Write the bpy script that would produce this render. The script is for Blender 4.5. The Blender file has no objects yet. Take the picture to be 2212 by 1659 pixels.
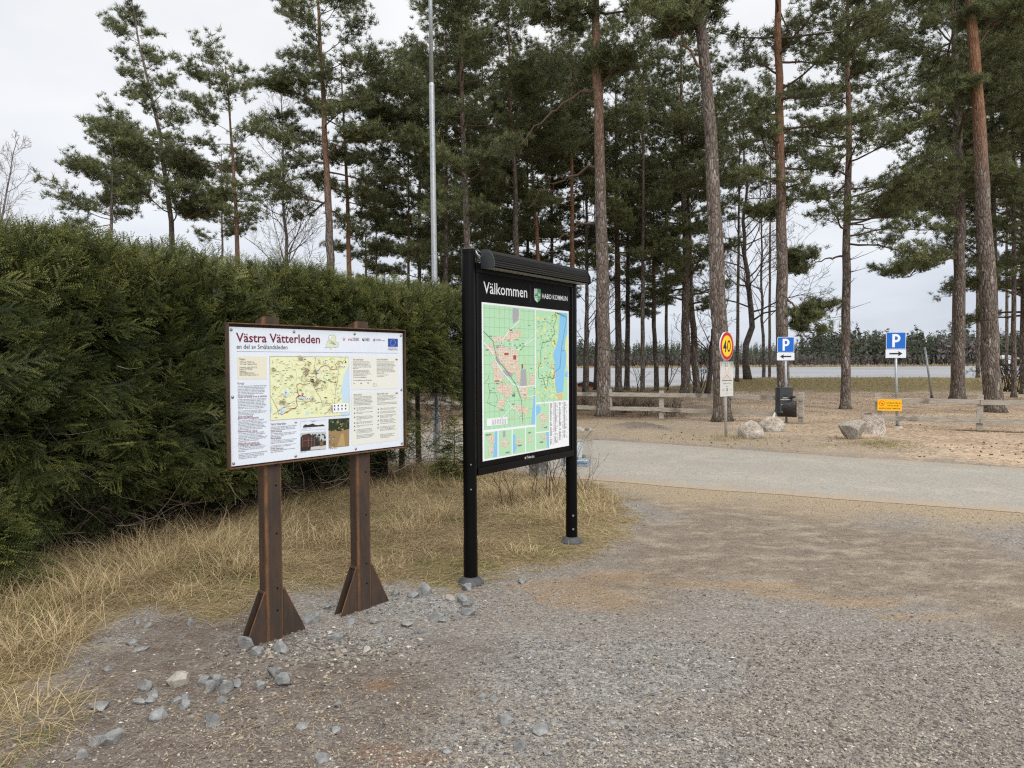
import bpy, bmesh, math, random
import numpy as np
from mathutils import Vector, Matrix
from mathutils.geometry import tessellate_polygon
R = math.radians
SC = bpy.context.scene
COL = SC.collection
rng = np.random.default_rng(7)
random.seed(7)

# ------------------------------------------------------------------ camera
EYE = 1.6
FD = 1534.0                      # focal length in units of a 2212 px wide picture
PITCH, ROLL = R(1.66), R(-0.3)
cam_d = bpy.data.cameras.new("camera")
cam = bpy.data.objects.new("camera", cam_d)
COL.objects.link(cam)
cam_d.sensor_width = 36.0
cam_d.lens = 36.0 * FD / 2212.0
cam_d.clip_start = 0.05
cam_d.clip_end = 3000
RM = Matrix.Rotation(math.pi / 2 - PITCH, 3, 'X') @ Matrix.Rotation(ROLL, 3, 'Z')
cam.matrix_world = Matrix.Translation((0, 0, EYE)) @ RM.to_4x4()
SC.camera = cam
SC.cycles.filter_width = 1.25
SC.cycles.use_denoising = False
SC.cycles.transparent_max_bounces = 16

# ------------------------------------------------------------------ sky, sun, exposure
SUN_EL, SUN_AZ = R(34), R(155)   # azimuth measured from +Y towards +X
world = bpy.data.worlds.new("World")
SC.world = world
world.use_nodes = True
wn, wl = world.node_tree.nodes, world.node_tree.links
wn.clear()
def W(t, **k):
    n = wn.new(t)
    for a, b in k.items():
        setattr(n, a, b)
    return n
wout = W('ShaderNodeOutputWorld')
wbg = W('ShaderNodeBackground')
wl.new(wbg.outputs[0], wout.inputs[0])
tc = W('ShaderNodeTexCoord')
sep = W('ShaderNodeSeparateXYZ')
wl.new(tc.outputs['Generated'], sep.inputs[0])
den = W('ShaderNodeMath', operation='ADD'); den.inputs[1].default_value = 0.22
wl.new(sep.outputs[2], den.inputs[0])
dv = W('ShaderNodeCombineXYZ')
for i in (0, 1):
    d = W('ShaderNodeMath', operation='DIVIDE')
    wl.new(sep.outputs[i], d.inputs[0]); wl.new(den.outputs[0], d.inputs[1])
    wl.new(d.outputs[0], dv.inputs[i])
cn = W('ShaderNodeTexNoise'); cn.inputs['Scale'].default_value = 1.25
cn.inputs['Detail'].default_value = 5; cn.inputs['Roughness'].default_value = 0.5
wl.new(dv.outputs[0], cn.inputs['Vector'])
crmp = W('ShaderNodeValToRGB')
crmp.color_ramp.elements[0].position = 0.34; crmp.color_ramp.elements[0].color = (0.84, 0.855, 0.88, 1)
crmp.color_ramp.elements[1].position = 0.66; crmp.color_ramp.elements[1].color = (1.06, 1.05, 1.04, 1)
wl.new(cn.outputs[0], crmp.inputs[0])
grad = W('ShaderNodeValToRGB')
ge = grad.color_ramp.elements
ge[0].position = 0.0; ge[0].color = (0.62, 0.66, 0.73, 1)
ge[1].position = 1.0; ge[1].color = (2.45, 2.36, 2.24, 1)
for p, c in ((0.10, (0.69, 0.73, 0.795, 1)), (0.25, (0.82, 0.835, 0.86, 1)), (0.45, (0.92, 0.92, 0.92, 1)), (0.65, (1.7, 1.66, 1.6, 1))):
    e = ge.new(p); e.color = c
wl.new(sep.outputs[2], grad.inputs[0])
mulc = W('ShaderNodeMix', data_type='RGBA', blend_type='MULTIPLY'); mulc.inputs[0].default_value = 1
wl.new(grad.outputs[0], mulc.inputs[6]); wl.new(crmp.outputs[0], mulc.inputs[7])
sky = W('ShaderNodeTexSky', sky_type='NISHITA')
sky.sun_disc = False; sky.sun_elevation = SUN_EL; sky.sun_rotation = SUN_AZ
skm = W('ShaderNodeMix', data_type='RGBA', blend_type='MULTIPLY'); skm.inputs[0].default_value = 1
skm.inputs[7].default_value = (0.1, 0.1, 0.1, 1)
wl.new(sky.outputs[0], skm.inputs[6])
cov = W('ShaderNodeMix', data_type='RGBA'); cov.inputs[0].default_value = 0.94   # cloud cover over the clear sky
wl.new(skm.outputs[2], cov.inputs[6]); wl.new(mulc.outputs[2], cov.inputs[7])
wl.new(cov.outputs[2], wbg.inputs[0])
wbg.inputs[1].default_value = 1.0

sd = bpy.data.lights.new("sun", 'SUN'); sd.energy = 1.5; sd.angle = R(36); sd.color = (1, 0.97, 0.92)
sun = bpy.data.objects.new("sun", sd); COL.objects.link(sun)
sdir = Vector((math.sin(SUN_AZ) * math.cos(SUN_EL), math.cos(SUN_AZ) * math.cos(SUN_EL), math.sin(SUN_EL)))
sun.rotation_euler = sdir.to_track_quat('Z', 'Y').to_euler()
SC.view_settings.view_transform = 'Standard'
SC.view_settings.look = 'None'
SC.view_settings.exposure = 0.22
SC.view_settings.gamma = 1.0

# ------------------------------------------------------------------ survey helpers (2212-wide picture units)
def ray(px, py):
    return RM @ Vector(((px - 1106) / FD, -(py - 829.5) / FD, -1.0))
def G(px, py, z=0.0):
    r = ray(px, py); t = (z - EYE) / r.z
    return Vector((r.x * t, r.y * t, z))
def P(px, py, Y):
    r = ray(px, py); t = Y / r.y
    return Vector((r.x * t, Y, EYE + r.z * t))
def sm(a, b, x):
    t = np.clip((x - a) / (b - a), 0, 1)
    return t * t * (3 - 2 * t)
def _h(ix, iy, s):
    n = (ix.astype(np.int64) * 374761393 + iy.astype(np.int64) * 668265263 + s * 982451653) & 0xffffffff
    n = ((n ^ (n >> 13)) * 1274126177) & 0xffffffff
    return ((n ^ (n >> 16)) & 0xffff) / 65535.0
def vn(x, y, s=0):
    x = np.asarray(x, float); y = np.asarray(y, float)
    ix, iy = np.floor(x), np.floor(y); fx, fy = x - ix, y - iy
    fx = fx * fx * (3 - 2 * fx); fy = fy * fy * (3 - 2 * fy)
    a, b, c, d = _h(ix, iy, s), _h(ix + 1, iy, s), _h(ix, iy + 1, s), _h(ix + 1, iy + 1, s)
    return (a * (1 - fx) + b * fx) * (1 - fy) + (c * (1 - fx) + d * fx) * fy
def fbm(x, y, s=0, o=4):
    v, a, t = 0, 1, 0
    for k in range(o):
        v = v + a * vn(x * 2 ** k, y * 2 ** k, s + k * 17); t += a; a *= .5
    return v / t

# ------------------------------------------------------------------ mesh builder
class MB:
    def __init__(s):
        s.v, s.f, s.n, s.a, s.c = [], [], 0, [], []
    def add(s, v, f, a=0.5, c=None):
        v = np.asarray(v, np.float32).reshape(-1, 3)
        f = np.asarray(f, np.int64)
        s.v.append(v); s.f.append(f + s.n); s.n += len(v)
        s.a.append(np.broadcast_to(np.asarray(a, np.float32), (len(v),)))
        if c is not None:
            s.c.append(np.broadcast_to(np.asarray(c, np.float32), (len(v), 3)))
        return s
    def box(s, c, h, U=(1, 0, 0), V=(0, 1, 0), Wd=(0, 0, 1), bev=0.0, a=0.5, col=None):
        """box with centre c, half sizes h along axes U, V, Wd; bev chamfers the edges running along every axis"""
        c = np.array(c, float); ax = [np.array(q, float) for q in (U, V, Wd)]
        bm = bmesh.new(); bmesh.ops.create_cube(bm, size=2)
        for q in bm.verts:
            q.co = Vector((q.co.x * h[0], q.co.y * h[1], q.co.z * h[2]))
        if bev > 0:
            bmesh.ops.bevel(bm, geom=list(bm.edges), offset=bev, segments=2, affect='EDGES', profile=0.6)
        bm.verts.index_update()
        co = np.array([q.co[:] for q in bm.verts])
        w = c + co[:, :1] * ax[0] + co[:, 1:2] * ax[1] + co[:, 2:] * ax[2]
        for fc in bm.faces:
            pass
        idx = {}
        for fc in bm.faces:
            idx.setdefault(len(fc.verts), []).append([q.index for q in fc.verts])
        first = True
        base = s.n
        s.v.append(w.astype(np.float32)); s.n += len(w)
        s.a.append(np.full(len(w), a, np.float32))
        if col is not None:
            s.c.append(np.broadcast_to(np.asarray(col, np.float32), (len(w), 3)))
        for k, fl in idx.items():
            s.f.append(np.array(fl, np.int64) + base)
        bm.free()
        return s
    def tube(s, pts, rad, n=8, cap=True, a=0.5, jit=0.0, col=None):
        pts = np.asarray(pts, float); m = len(pts)
        rad = np.broadcast_to(np.asarray(rad, float), (m,))
        t = np.gradient(pts, axis=0)
        t /= np.linalg.norm(t, axis=1)[:, None] + 1e-9
        ref = np.array([0, 0, 1.0]) if abs(t[:, 2]).mean() < .8 else np.array([1.0, 0, 0])
        u = np.cross(t, ref); u /= np.linalg.norm(u, axis=1)[:, None] + 1e-9
        w = np.cross(t, u)
        th = np.arange(n) * 2 * math.pi / n
        rr = rad[:, None] * (1 + (jit * (rng.random((m, n)) - .5) if jit else 0))
        v = pts[:, None] + rr[:, :, None] * (np.cos(th)[None, :, None] * u[:, None] + np.sin(th)[None, :, None] * w[:, None])
        i = np.arange(m - 1)[:, None] * n; j = np.arange(n)[None]
        j2 = (j + 1) % n
        f = np.stack([i + j, i + j2, i + n + j2, i + n + j], -1).reshape(-1, 4)
        s.add(v, f, a, col)
        if cap and n > 3:
            b = s.n - m * n
            s.f.append(np.array([list(range(n - 1, -1, -1))]) + b)
            s.f.append(np.array([list(range(n))]) + b + (m - 1) * n)
        return s
    def prism(s, pts, h, origin, U, V, N, a=0.5, col=None):
        """polygon pts (u,v) extruded by h along N"""
        o, U, V, N = [np.array(q, float) for q in (origin, U, V, N)]
        p = np.array(pts, float); n = len(p)
        bot = o + p[:, :1] * U + p[:, 1:2] * V
        top = bot + N * h
        tris = np.array(tessellate_polygon([[Vector((q[0], q[1], 0)) for q in pts]]))
        s.add(np.vstack([bot, top]), np.vstack([tris, tris + n]), a, col)
        b = s.n - 2 * n
        s.f.append(np.array([[b + i, b + (i + 1) % n, b + n + (i + 1) % n, b + n + i] for i in range(n)]))
        return s
    def build(s, name, mat, parent=None, smooth=False, loc=None):
        V = np.vstack(s.v) if s.v else np.zeros((0, 3), np.float32)
        if parent is not None:
            V = V - np.array(parent['_o'], np.float32)
        elif loc is not None:
            V = V - np.array(loc, np.float32)
        me = bpy.data.meshes.new(name)
        me.vertices.add(len(V)); me.vertices.foreach_set('co', V.astype(np.float32).ravel())
        tot = np.concatenate([np.full(len(f), f.shape[1]) for f in s.f if len(f)])
        loops = np.concatenate([f.ravel() for f in s.f if len(f)])
        me.loops.add(len(loops)); me.loops.foreach_set('vertex_index', loops.astype(np.int32))
        me.polygons.add(len(tot))
        me.polygons.foreach_set('loop_start', np.concatenate([[0], np.cumsum(tot)[:-1]]).astype(np.int32))
        me.polygons.foreach_set('loop_total', tot.astype(np.int32))
        me.polygons.foreach_set('use_smooth', np.full(len(tot), smooth))
        at = me.attributes.new('var', 'FLOAT', 'POINT'); at.data.foreach_set('value', np.concatenate(s.a).astype(np.float32))
        if s.c:
            ca = me.attributes.new('ink', 'FLOAT_COLOR', 'POINT')
            cc = np.vstack(s.c); cc = np.hstack([cc, np.ones((len(cc), 1))])
            ca.data.foreach_set('color', cc.astype(np.float32).ravel())
        me.update(calc_edges=True)
        me.validate()
        if mat:
            me.materials.append(mat)
        o = bpy.data.objects.new(name, me); COL.objects.link(o)
        if parent is not None:
            o.parent = parent; o['_o'] = list(parent['_o'])
        elif loc is not None:
            o.location = loc
        return o

def thing(name, label, cat, loc=(0, 0, 0), group=None):
    o = bpy.data.objects.new(name, None); COL.objects.link(o)
    o.location = loc; o.empty_display_size = 0.2
    o['_o'] = [float(q) for q in loc]
    o['label'] = label; o['category'] = cat
    if group: o['group'] = group
    return o
def tag(o, label, cat, group=None, kind=None):
    if label: o['label'] = label
    if cat: o['category'] = cat
    if group: o['group'] = group
    if kind: o['kind'] = kind
    return o

# ------------------------------------------------------------------ materials
class NT:
    def __init__(s, name):
        s.m = bpy.data.materials.new(name); s.m.use_nodes = True
        s.n, s.l = s.m.node_tree.nodes, s.m.node_tree.links
        s.b = s.n['Principled BSDF']
    def node(s, t, ins=None, **k):
        q = s.n.new(t)
        for a, b in k.items(): setattr(q, a, b)
        for a, b in (ins or {}).items():
            if hasattr(b, 'is_linked') or isinstance(b, bpy.types.NodeSocket): s.l.new(b, q.inputs[a])
            else: q.inputs[a].default_value = b
        return q
    def coord(s, kind='Object'):
        return s.node('ShaderNodeTexCoord').outputs[kind]
    def pos(s):
        return s.node('ShaderNodeNewGeometry').outputs['Position']
    def noise(s, v, sc, det=4, rough=.55, sx=None):
        if sx: v = s.node('ShaderNodeMapping', {0: v, 'Scale': sx}).outputs[0]
        return s.node('ShaderNodeTexNoise', {'Vector': v, 'Scale': sc, 'Detail': det, 'Roughness': rough}).outputs[0]
    def ramp(s, f, stops):
        q = s.node('ShaderNodeValToRGB', {0: f}); e = q.color_ramp.elements
        while len(e) > 1: e.remove(e[-1])
        e[0].position = stops[0][0]; e[0].color = c4(stops[0][1])
        for p, c in stops[1:]:
            e.new(p).color = c4(c)
        return q.outputs[0]
    def mix(s, f, a, b, mode='MIX'):
        q = s.node('ShaderNodeMix', data_type='RGBA', blend_type=mode)
        for i, x in ((0, f), (6, a), (7, b)):
            if isinstance(x, bpy.types.NodeSocket): s.l.new(x, q.inputs[i])
            else: q.inputs[i].default_value = c4(x) if i else x
        return q.outputs[2]
    def math(s, op, a, b=0.0, clamp=False):
        q = s.node('ShaderNodeMath', operation=op, use_clamp=clamp)
        for i, x in ((0, a), (1, b)):
            if isinstance(x, bpy.types.NodeSocket): s.l.new(x, q.inputs[i])
            else: q.inputs[i].default_value = x
        return q.outputs[0]
    def attr(s, name, out='Fac'):
        return s.node('ShaderNodeAttribute', attribute_name=name).outputs[out]
    def out(s, col=None, rough=None, bump=None, bs=.3, bd=.02, metal=None, spec=None):
        for k, x in (('Base Color', col), ('Roughness', rough), ('Metallic', metal), ('Specular IOR Level', spec)):
            if x is None: continue
            if isinstance(x, bpy.types.NodeSocket): s.l.new(x, s.b.inputs[k])
            else: s.b.inputs[k].default_value = c4(x) if k == 'Base Color' else x
        if bump is not None:
            q = s.node('ShaderNodeBump', {'Height': bump, 'Strength': bs, 'Distance': bd})
            s.l.new(q.outputs[0], s.b.inputs['Normal'])
        return s.m
def c4(c):
    return tuple(c) + (1,) if len(c) == 3 else tuple(c)
def srgb(r, g, b):
    return tuple(((x / 255) / 12.92 if x / 255 <= .04045 else ((x / 255 + .055) / 1.055) ** 2.4) for x in (r, g, b))

def mk_rust():
    t = NT('rusty_steel'); v = t.coord()
    a = t.noise(v, 9, 6, .65, (1, 1, .35)); b = t.noise(v, 60, 4, .6, (1, 1, .12))
    c = t.ramp(a, [(.32, (.020, .017, .015)), (.5, (.034, .026, .021)), (.66, (.055, .035, .024)), (.82, (.13, .062, .028))])
    c = t.mix(t.ramp(b, [(.45, (0, 0, 0)), (.75, (1, 1, 1))]), c, (.05, .034, .026))
    e = t.attr('var')
    c = t.mix(t.math('MULTIPLY', e, t.ramp(t.noise(v, 25, 5, .7, (1, 1, .3)), [(.35, (.15,) * 3), (.62, (1,) * 3)])), c, (.20, .085, .028))
    return t.out(c, .72, t.noise(v, 180, 3), .25, .004, .15)
def mk_plain(name, col, rough=.5, metal=0, var=.12, sc=20, bump=0, spec=.5):
    t = NT(name); v = t.coord()
    n = t.noise(v, sc, 5)
    lo = tuple(q * (1 - var) for q in col); hi = tuple(min(1, q * (1 + var)) for q in col)
    return t.out(t.mix(t.ramp(n, [(.3, (0,) * 3), (.7, (1,) * 3)]), lo, hi), rough, t.noise(v, sc * 8, 3) if bump else None, bump, .003, metal, spec)
def mk_galv():
    t = NT('galvanised_steel'); v = t.coord()
    q = t.node('ShaderNodeTexVoronoi', {'Vector': v, 'Scale': 45}).outputs['Color']
    n = t.noise(v, 6, 5, .6, (1, 1, .3))
    c = t.mix(n, (.20, .225, .245), (.35, .38, .40))
    c = t.mix(.18, c, t.node('ShaderNodeHueSaturation', {'Saturation': 0.0, 'Color': q}).outputs[0])
    return t.out(c, .45, None, metal=.55)
def mk_bark():
    """pine bark: grey plates low down, orange flakes higher; the object's colour alpha/red tell how orange and where"""
    t = NT('pine_bark'); v = t.coord()
    oi = t.node('ShaderNodeObjectInfo')
    oc = t.node('ShaderNodeSeparateColor', {0: oi.outputs['Color']})
    vo = t.node('ShaderNodeMapping', {0: v, 'Scale': (9, 9, 2.6)}).outputs[0]
    vo = t.mix(.12, vo, t.node('ShaderNodeTexNoise', {'Vector': v, 'Scale': 5.0}).outputs['Color'], 'ADD')
    vor = t.node('ShaderNodeTexVoronoi', {'Vector': vo, 'Scale': 1.7}, feature='DISTANCE_TO_EDGE').outputs[0]
    vc = t.node('ShaderNodeTexVoronoi', {'Vector': vo, 'Scale': 1.7}).outputs['Color']
    vcs = t.node('ShaderNodeSeparateColor', {0: vc}).outputs[0]
    fine = t.noise(v, 22, 6, .7, (1, 1, .4))
    plate = t.ramp(vcs, [(0, (.14, .118, .102)), (.45, (.215, .185, .162)), (.85, (.285, .25, .222)), (1, (.46, .43, .39))])
    plate = t.mix(t.ramp(fine, [(.35, (0,) * 3), (.68, (1,) * 3)]), plate, (.11, .08, .064))
    crack = t.ramp(vor, [(0.0, (1,) * 3), (.11, (0,) * 3)])
    grey = t.mix(crack, plate, (.035, .026, .021))
    org = t.ramp(t.noise(v, 9, 6, .7, (1, 1, .5)), [(.3, (.12, .062, .038)), (.5, (.24, .125, .072)), (.7, (.32, .19, .12))])
    org = t.mix(t.math('MULTIPLY', crack, .4), org, (.08, .04, .025))
    z = t.node('ShaderNodeSeparateXYZ', {0: v}).outputs[2]
    # red channel = height (metres / 20) where orange starts, green = strength
    st = t.math('MULTIPLY', oc.outputs[0], 20)
    f = t.math('DIVIDE', t.math('SUBTRACT', t.math('ADD', z, t.math('MULTIPLY', fine, 3.0)), t.math('ADD', st, 1.5)), 3.0, True)
    f = t.math('MULTIPLY', f, oc.outputs[1])
    c = t.mix(f, grey, org)
    moss = t.math('MULTIPLY', t.math('SUBTRACT', .8, z, True), .25, True)
    c = t.mix(moss, c, (.07, .075, .035))
    return t.out(c, .9, t.math('ADD', vor, t.math('MULTIPLY', fine, .2)), 1.0, .05, spec=.2)
def mk_birch():
    t = NT('birch_bark'); v = t.coord()
    n = t.noise(v, 4, 5, .7, (1, 1, 1.6))
    w = t.attr('var')
    c = t.ramp(n, [(.42, (.055, .048, .045)), (.55, (.25, .235, .22)), (.7, (.42, .40, .38))])
    c = t.mix(w, (.065, .05, .043), c)
    return t.out(c, .85, n, .4, .01)
def mk_leaf(name, stops, rough=.6, spec=.3, trans=0.0):
    t = NT(name)
    c = t.ramp(t.attr('var'), stops)
    if trans:
        t.out(c, rough, spec=spec)
        tr = t.node('ShaderNodeBsdfTranslucent', {0: c})
        mx = t.node('ShaderNodeMixShader', {0: trans, 1: t.b.outputs[0], 2: tr.outputs[0]})
        t.l.new(mx.outputs[0], t.n['Material Output'].inputs[0])
        return t.m
    return t.out(c, rough, spec=spec)
def mk_wood():
    t = NT('weathered_wood'); v = t.coord()
    g = t.noise(v, 6, 6, .65, (.6, .6, 9)); k = t.noise(v, 2.2, 3)
    c = t.ramp(g, [(.3, (.21, .188, .155)), (.5, (.34, .31, .262)), (.7, (.48, .445, .39))])
    c = t.mix(t.ramp(k, [(.58, (0,) * 3), (.68, (.7,) * 3)]), c, (.12, .10, .08))
    return t.out(c, .88, g, .35, .008, spec=.2)
def mk_ink():
    t = NT('printed_sheet'); return t.out(t.attr('ink', 'Color'), .42, spec=.35)
def mk_stone():
    t = NT('crushed_rock'); v = t.coord('Object')
    n = t.noise(v, 22, 7, .78); m = t.noise(v, 90, 4, .7)
    r = t.attr('var')
    c = t.ramp(n, [(.3, (.105, .107, .108)), (.5, (.205, .21, .212)), (.62, (.32, .325, .325)), (.75, (.60, .60, .59))])
    c2 = t.ramp(n, [(.3, (.22, .20, .17)), (.55, (.38, .36, .31)), (.8, (.55, .52, .47))])
    c = t.mix(t.ramp(r, [(.55, (0,) * 3), (.7, (1,) * 3)]), c, c2)
    c = t.mix(t.math('MULTIPLY', t.ramp(m, [(.5, (0,) * 3), (.65, (1,) * 3)]), .35), c, (.10, .10, .10))
    return t.out(c, .8, m, .5, .01, spec=.3)
def mk_boulder():
    t = NT('granite'); v = t.coord('Object')
    n = t.noise(v, 3, 7, .72); m = t.noise(v, 28, 4, .7)
    r = t.attr('var')
    c = t.ramp(n, [(.30, (.20, .165, .135)), (.42, (.42, .36, .305)), (.54, (.60, .54, .475)), (.68, (.75, .70, .64))])
    c = t.mix(t.math('MULTIPLY', r, t.ramp(n, [(.35, (0,) * 3), (.6, (.6,) * 3)])), c, (.25, .28, .26))
    c = t.mix(t.math('MULTIPLY', t.ramp(m, [(.48, (0,) * 3), (.62, (1,) * 3)]), .5), c, (.13, .115, .10))
    return t.out(c, .85, t.math('ADD', m, n), .95, .06, spec=.2)
def mk_glass():
    t = NT('clear_acrylic'); t.n.remove(t.b)
    tr = t.node('ShaderNodeBsdfTransparent', {0: (.985, .99, .99, 1)}); gl = t.node('ShaderNodeBsdfGlossy', {0: (1, 1, 1, 1), 1: .06})
    fr = t.node('ShaderNodeFresnel', {0: 1.5})
    mx = t.node('ShaderNodeMixShader', {0: t.math('MULTIPLY', fr.outputs[0], .6), 1: tr.outputs[0], 2: gl.outputs[0]})
    t.l.new(mx.outputs[0], t.n['Material Output'].inputs[0]); return t.m

M = dict(
    rust=mk_rust(), ink=mk_ink(), galv=mk_galv(), bark=mk_bark(), birch=mk_birch(), wood=mk_wood(), stone=mk_stone(),
    granite=mk_boulder(), glass=mk_glass(),
    black=mk_plain('black_lacquer', (.003, .003, .0034), .3, 0, .2, 8, 0, .14),
    sheet=mk_plain('black_sheet', (.004, .004, .004), .5, 0, .2, 8, 0, .08),
    rubber=mk_plain('grey_plastic', (.05, .053, .06), .6, 0, .3, 30, .2),
    bin=mk_plain('charcoal_paint', (.030, .034, .038), .42, 0, .15, 12, 0),
    white=mk_plain('white_paint', (.66, .71, .79), .35, 0, .03, 8, 0),
    acryl=mk_plain('lamp_cover', (.36, .37, .31), .4, 0, .08, 8, 0),
    bolt=mk_plain('bolt_steel', (.30, .30, .30), .38, .8, .2, 60, 0),
    concrete=mk_plain('concrete', (.42, .40, .36), .9, 0, .25, 25, .3),
    bag=mk_plain('black_bag', (.012, .010, .010), .35, 0, .3, 20, .2),
    paper=mk_plain('paper', (.72, .74, .74), .7, 0, .05, 9, 0),
    pine=mk_leaf('pine_needles', [(0, (.045, .053, .028)), (.45, (.105, .122, .052)), (.8, (.18, .197, .076)), (1, (.27, .28, .115))], .55, .3, .12),
    spruce=mk_leaf('spruce_needles', [(0, (.016, .022, .009)), (.38, (.036, .050, .015)), (.7, (.090, .110, .028)), (1, (.27, .27, .075))], .5, .35, .1),
    twig=mk_leaf('twig_bark', [(0, (.045, .034, .026)), (.6, (.11, .085, .065)), (1, (.30, .25, .19))], .9, .1),
    straw=mk_leaf('dry_grass', [(0, (.12, .086, .048)), (.35, (.30, .225, .125)), (.7, (.52, .41, .24)), (.9, (.66, .54, .34)), (.95, (.14, .17, .04)), (1, (.19, .21, .05))], .7, .2, .2),
    litter=mk_leaf('beach_litter', [(0, (.022, .016, .011)), (.5, (.09, .065, .045)), (1, (.22, .16, .10))], .9, .1),
    gravel=mk_leaf('gravel_stones', [(0, (.07, .064, .058)), (.3, (.13, .119, .106)), (.6, (.20, .18, .156)), (.85, (.28, .245, .20)), (.97, (.38, .345, .30)), (1, (.55, .52, .48))], .85, .2),
    birchtwig=mk_leaf('birch_twigs', [(0, (.13, .105, .095)), (1, (.34, .30, .27))], .9, .1),
    far=mk_leaf('far_conifers', [(0, (.068, .080, .060)), (.5, (.092, .106, .078)), (1, (.122, .134, .098))], .9, .0),  # lightened and low in contrast: distance haze put into the colour
    farb=mk_leaf('far_bare_trees', [(0, (.10, .092, .088)), (.5, (.135, .122, .115)), (1, (.19, .17, .158))], .9, .0),
    reed=mk_leaf('reeds', [(0, (.24, .18, .11)), (1, (.40, .31, .20))], .9, .0),
)
# ------------------------------------------------------------------ the ground
def world_poly(pts):
    return np.array([[G(x, y).x, G(x, y).y] for x, y in pts])
def inside(poly, x, y):
    """signed distance, positive inside"""
    n = len(poly); ins = np.zeros(x.shape, bool); dmin = np.full(x.shape, 1e9)
    for i in range(n):
        x1, y1 = poly[i]; x2, y2 = poly[(i + 1) % n]
        c = ((y1 > y) != (y2 > y)) & (x < (x2 - x1) * (y - y1) / (y2 - y1 + 1e-12) + x1)
        ins ^= c
        dx, dy = x2 - x1, y2 - y1
        t = np.clip(((x - x1) * dx + (y - y1) * dy) / (dx * dx + dy * dy + 1e-12), 0, 1)
        dmin = np.minimum(dmin, np.hypot(x - x1 - t * dx, y - y1 - t * dy))
    return np.where(ins, dmin, -dmin)
GRASS = world_poly([(-700, 1750), (-60, 1659), (20, 1560), (120, 1470), (200, 1395), (300, 1335), (440, 1335), (560, 1300), (700, 1285), (860, 1262), (1000, 1270),
                    (1085, 1250), (1250, 1205), (1330, 1165), (1380, 1120), (1340, 1068), (1262, 1040), (1120, 1018), (985, 1000), (880, 985), (300, 1000), (-900, 1100)])
ROAD_N = [(-9, 13.3), (-3, 11.9), (-.6, 10.65), (.96, 9.62), (3.0, 8.62), (5.33, 7.42), (9, 5.5), (14, 3.0)]
ROAD_F = [(-9, 17.6), (-3, 16.6), (0, 15.6), (1.8, 14.75), (3.44, 13.45), (5.97, 11.5), (7.63, 10.55), (11, 8.6), (16, 5.6)]
def interp_line(L, x):
    L = np.array(L); return np.interp(x, L[:, 0], L[:, 1])
def shore(x):
    return 43.0 + 34 * sm(4.6, -2.0, x) + 3.0 * (fbm(x * .08, x * 0 + 3, 5) - .5)
def height(x, y):
    x = np.asarray(x, float); y = np.asarray(y, float)
    h = 0.05 * (fbm(x * .35, y * .35, 1, 3) - .5) * sm(2, 6, y)
    h = h + 0.012 * (fbm(x * 3, y * 3, 2, 3) - .5)
    road = sm(-1.6, -.4, y - interp_line(ROAD_N, x)) * sm(1.6, .4, y - interp_line(ROAD_F, x))
    h = h * (1 - .65 * road)
    # grassy hump behind the town map and along the hedge
    h = h + .10 * np.exp(-(((x - .35) / .9) ** 2 + ((y - 8.0) / 1.1) ** 2))
    h = h + .16 * np.exp(-(((x - 3.05) / .75) ** 2 + ((y - 17.0) / 1.0) ** 2)) * (.7 + .6 * fbm(x * 3, y * 3, 33, 3))
    # rough beach surface
    b = sm(0, 1.5, y - interp_line(ROAD_F, x))
    h = h + b * (.05 * (fbm(x * 1.2, y * 1.2, 9, 4) - .5) + .10 * (fbm(x * .25, y * .25, 12, 2) - .5))
    # low ridge along the shore, higher to the right of the crooked tree
    s = shore(x)
    ridge = np.exp(-((y - (s - 2.6)) / 1.6) ** 2) * (.62 * sm(8.5, 12.5, x) + .1) * (.9 + .25 * fbm(x * .3, y * .3, 21, 3))
    h = h + ridge + .1 * sm(22, 30, y) * sm(12, 8, x)
    h = h - sm(s - 1.5, s + 3.5, y) * 1.6
    return h - sm(s + 3, s + 25, y) * 2.0 * (y > s + 3)

def axis(lo, d0, d1, hi, step, gr):
    a = list(np.arange(d0, d1 + 1e-6, step))
    s, q = step, d1
    while q < hi:
        s *= gr; q += s; a.append(min(q, hi + s))
    s, q = step, d0
    while q > lo:
        s *= gr; q -= s; a.insert(0, q)
    return np.array(a)
gx = axis(-900, -5.2, 8.0, 900, .055, 1.045); gy = axis(-30, 2.2, 13.5, 60, .055, 1.022)
gy = np.concatenate([gy, np.array([70, 90, 130, 200, 300, 329, 339, 420, 600, 900, 1500])])
X, Y = np.meshgrid(gx, gy)
Z = height(X, Y)
far_land = sm(331, 338, Y) * (Y > 320)
Z = Z + far_land * (3.6 + 0 * X)
sx, sy = X.ravel(), Y.ravel()
nz = (fbm(sx * 2.2, sy * 2.2, 40, 4) - .5)
a_grass = sm(-.12, .18, inside(GRASS, sx, sy) + .75 * nz + .35 * (fbm(sx * 7, sy * 7, 44, 3) - .5))
rf = interp_line(ROAD_F, sx); rn = interp_line(ROAD_N, sx)
beyond = sm(-.1, .3, sy - rf + .5 * nz)
sandx = sm(-1.2, 2.2, sx - (4.6 + .12 * (sy - 14)) + 3.0 * nz + .35 * (sy - 17) * (sy < 21))
a_sand = beyond * np.clip(sandx, 0, 1)
forest = beyond * (1 - sandx) * sm(19.3, 20.6, sy + nz)
sh = shore(sx)
a_ridge = sm(sh - 6.3, sh - 4.6, sy + 1.6 * nz) * beyond * (sx > 0)
a_sand *= (1 - a_ridge)
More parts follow.
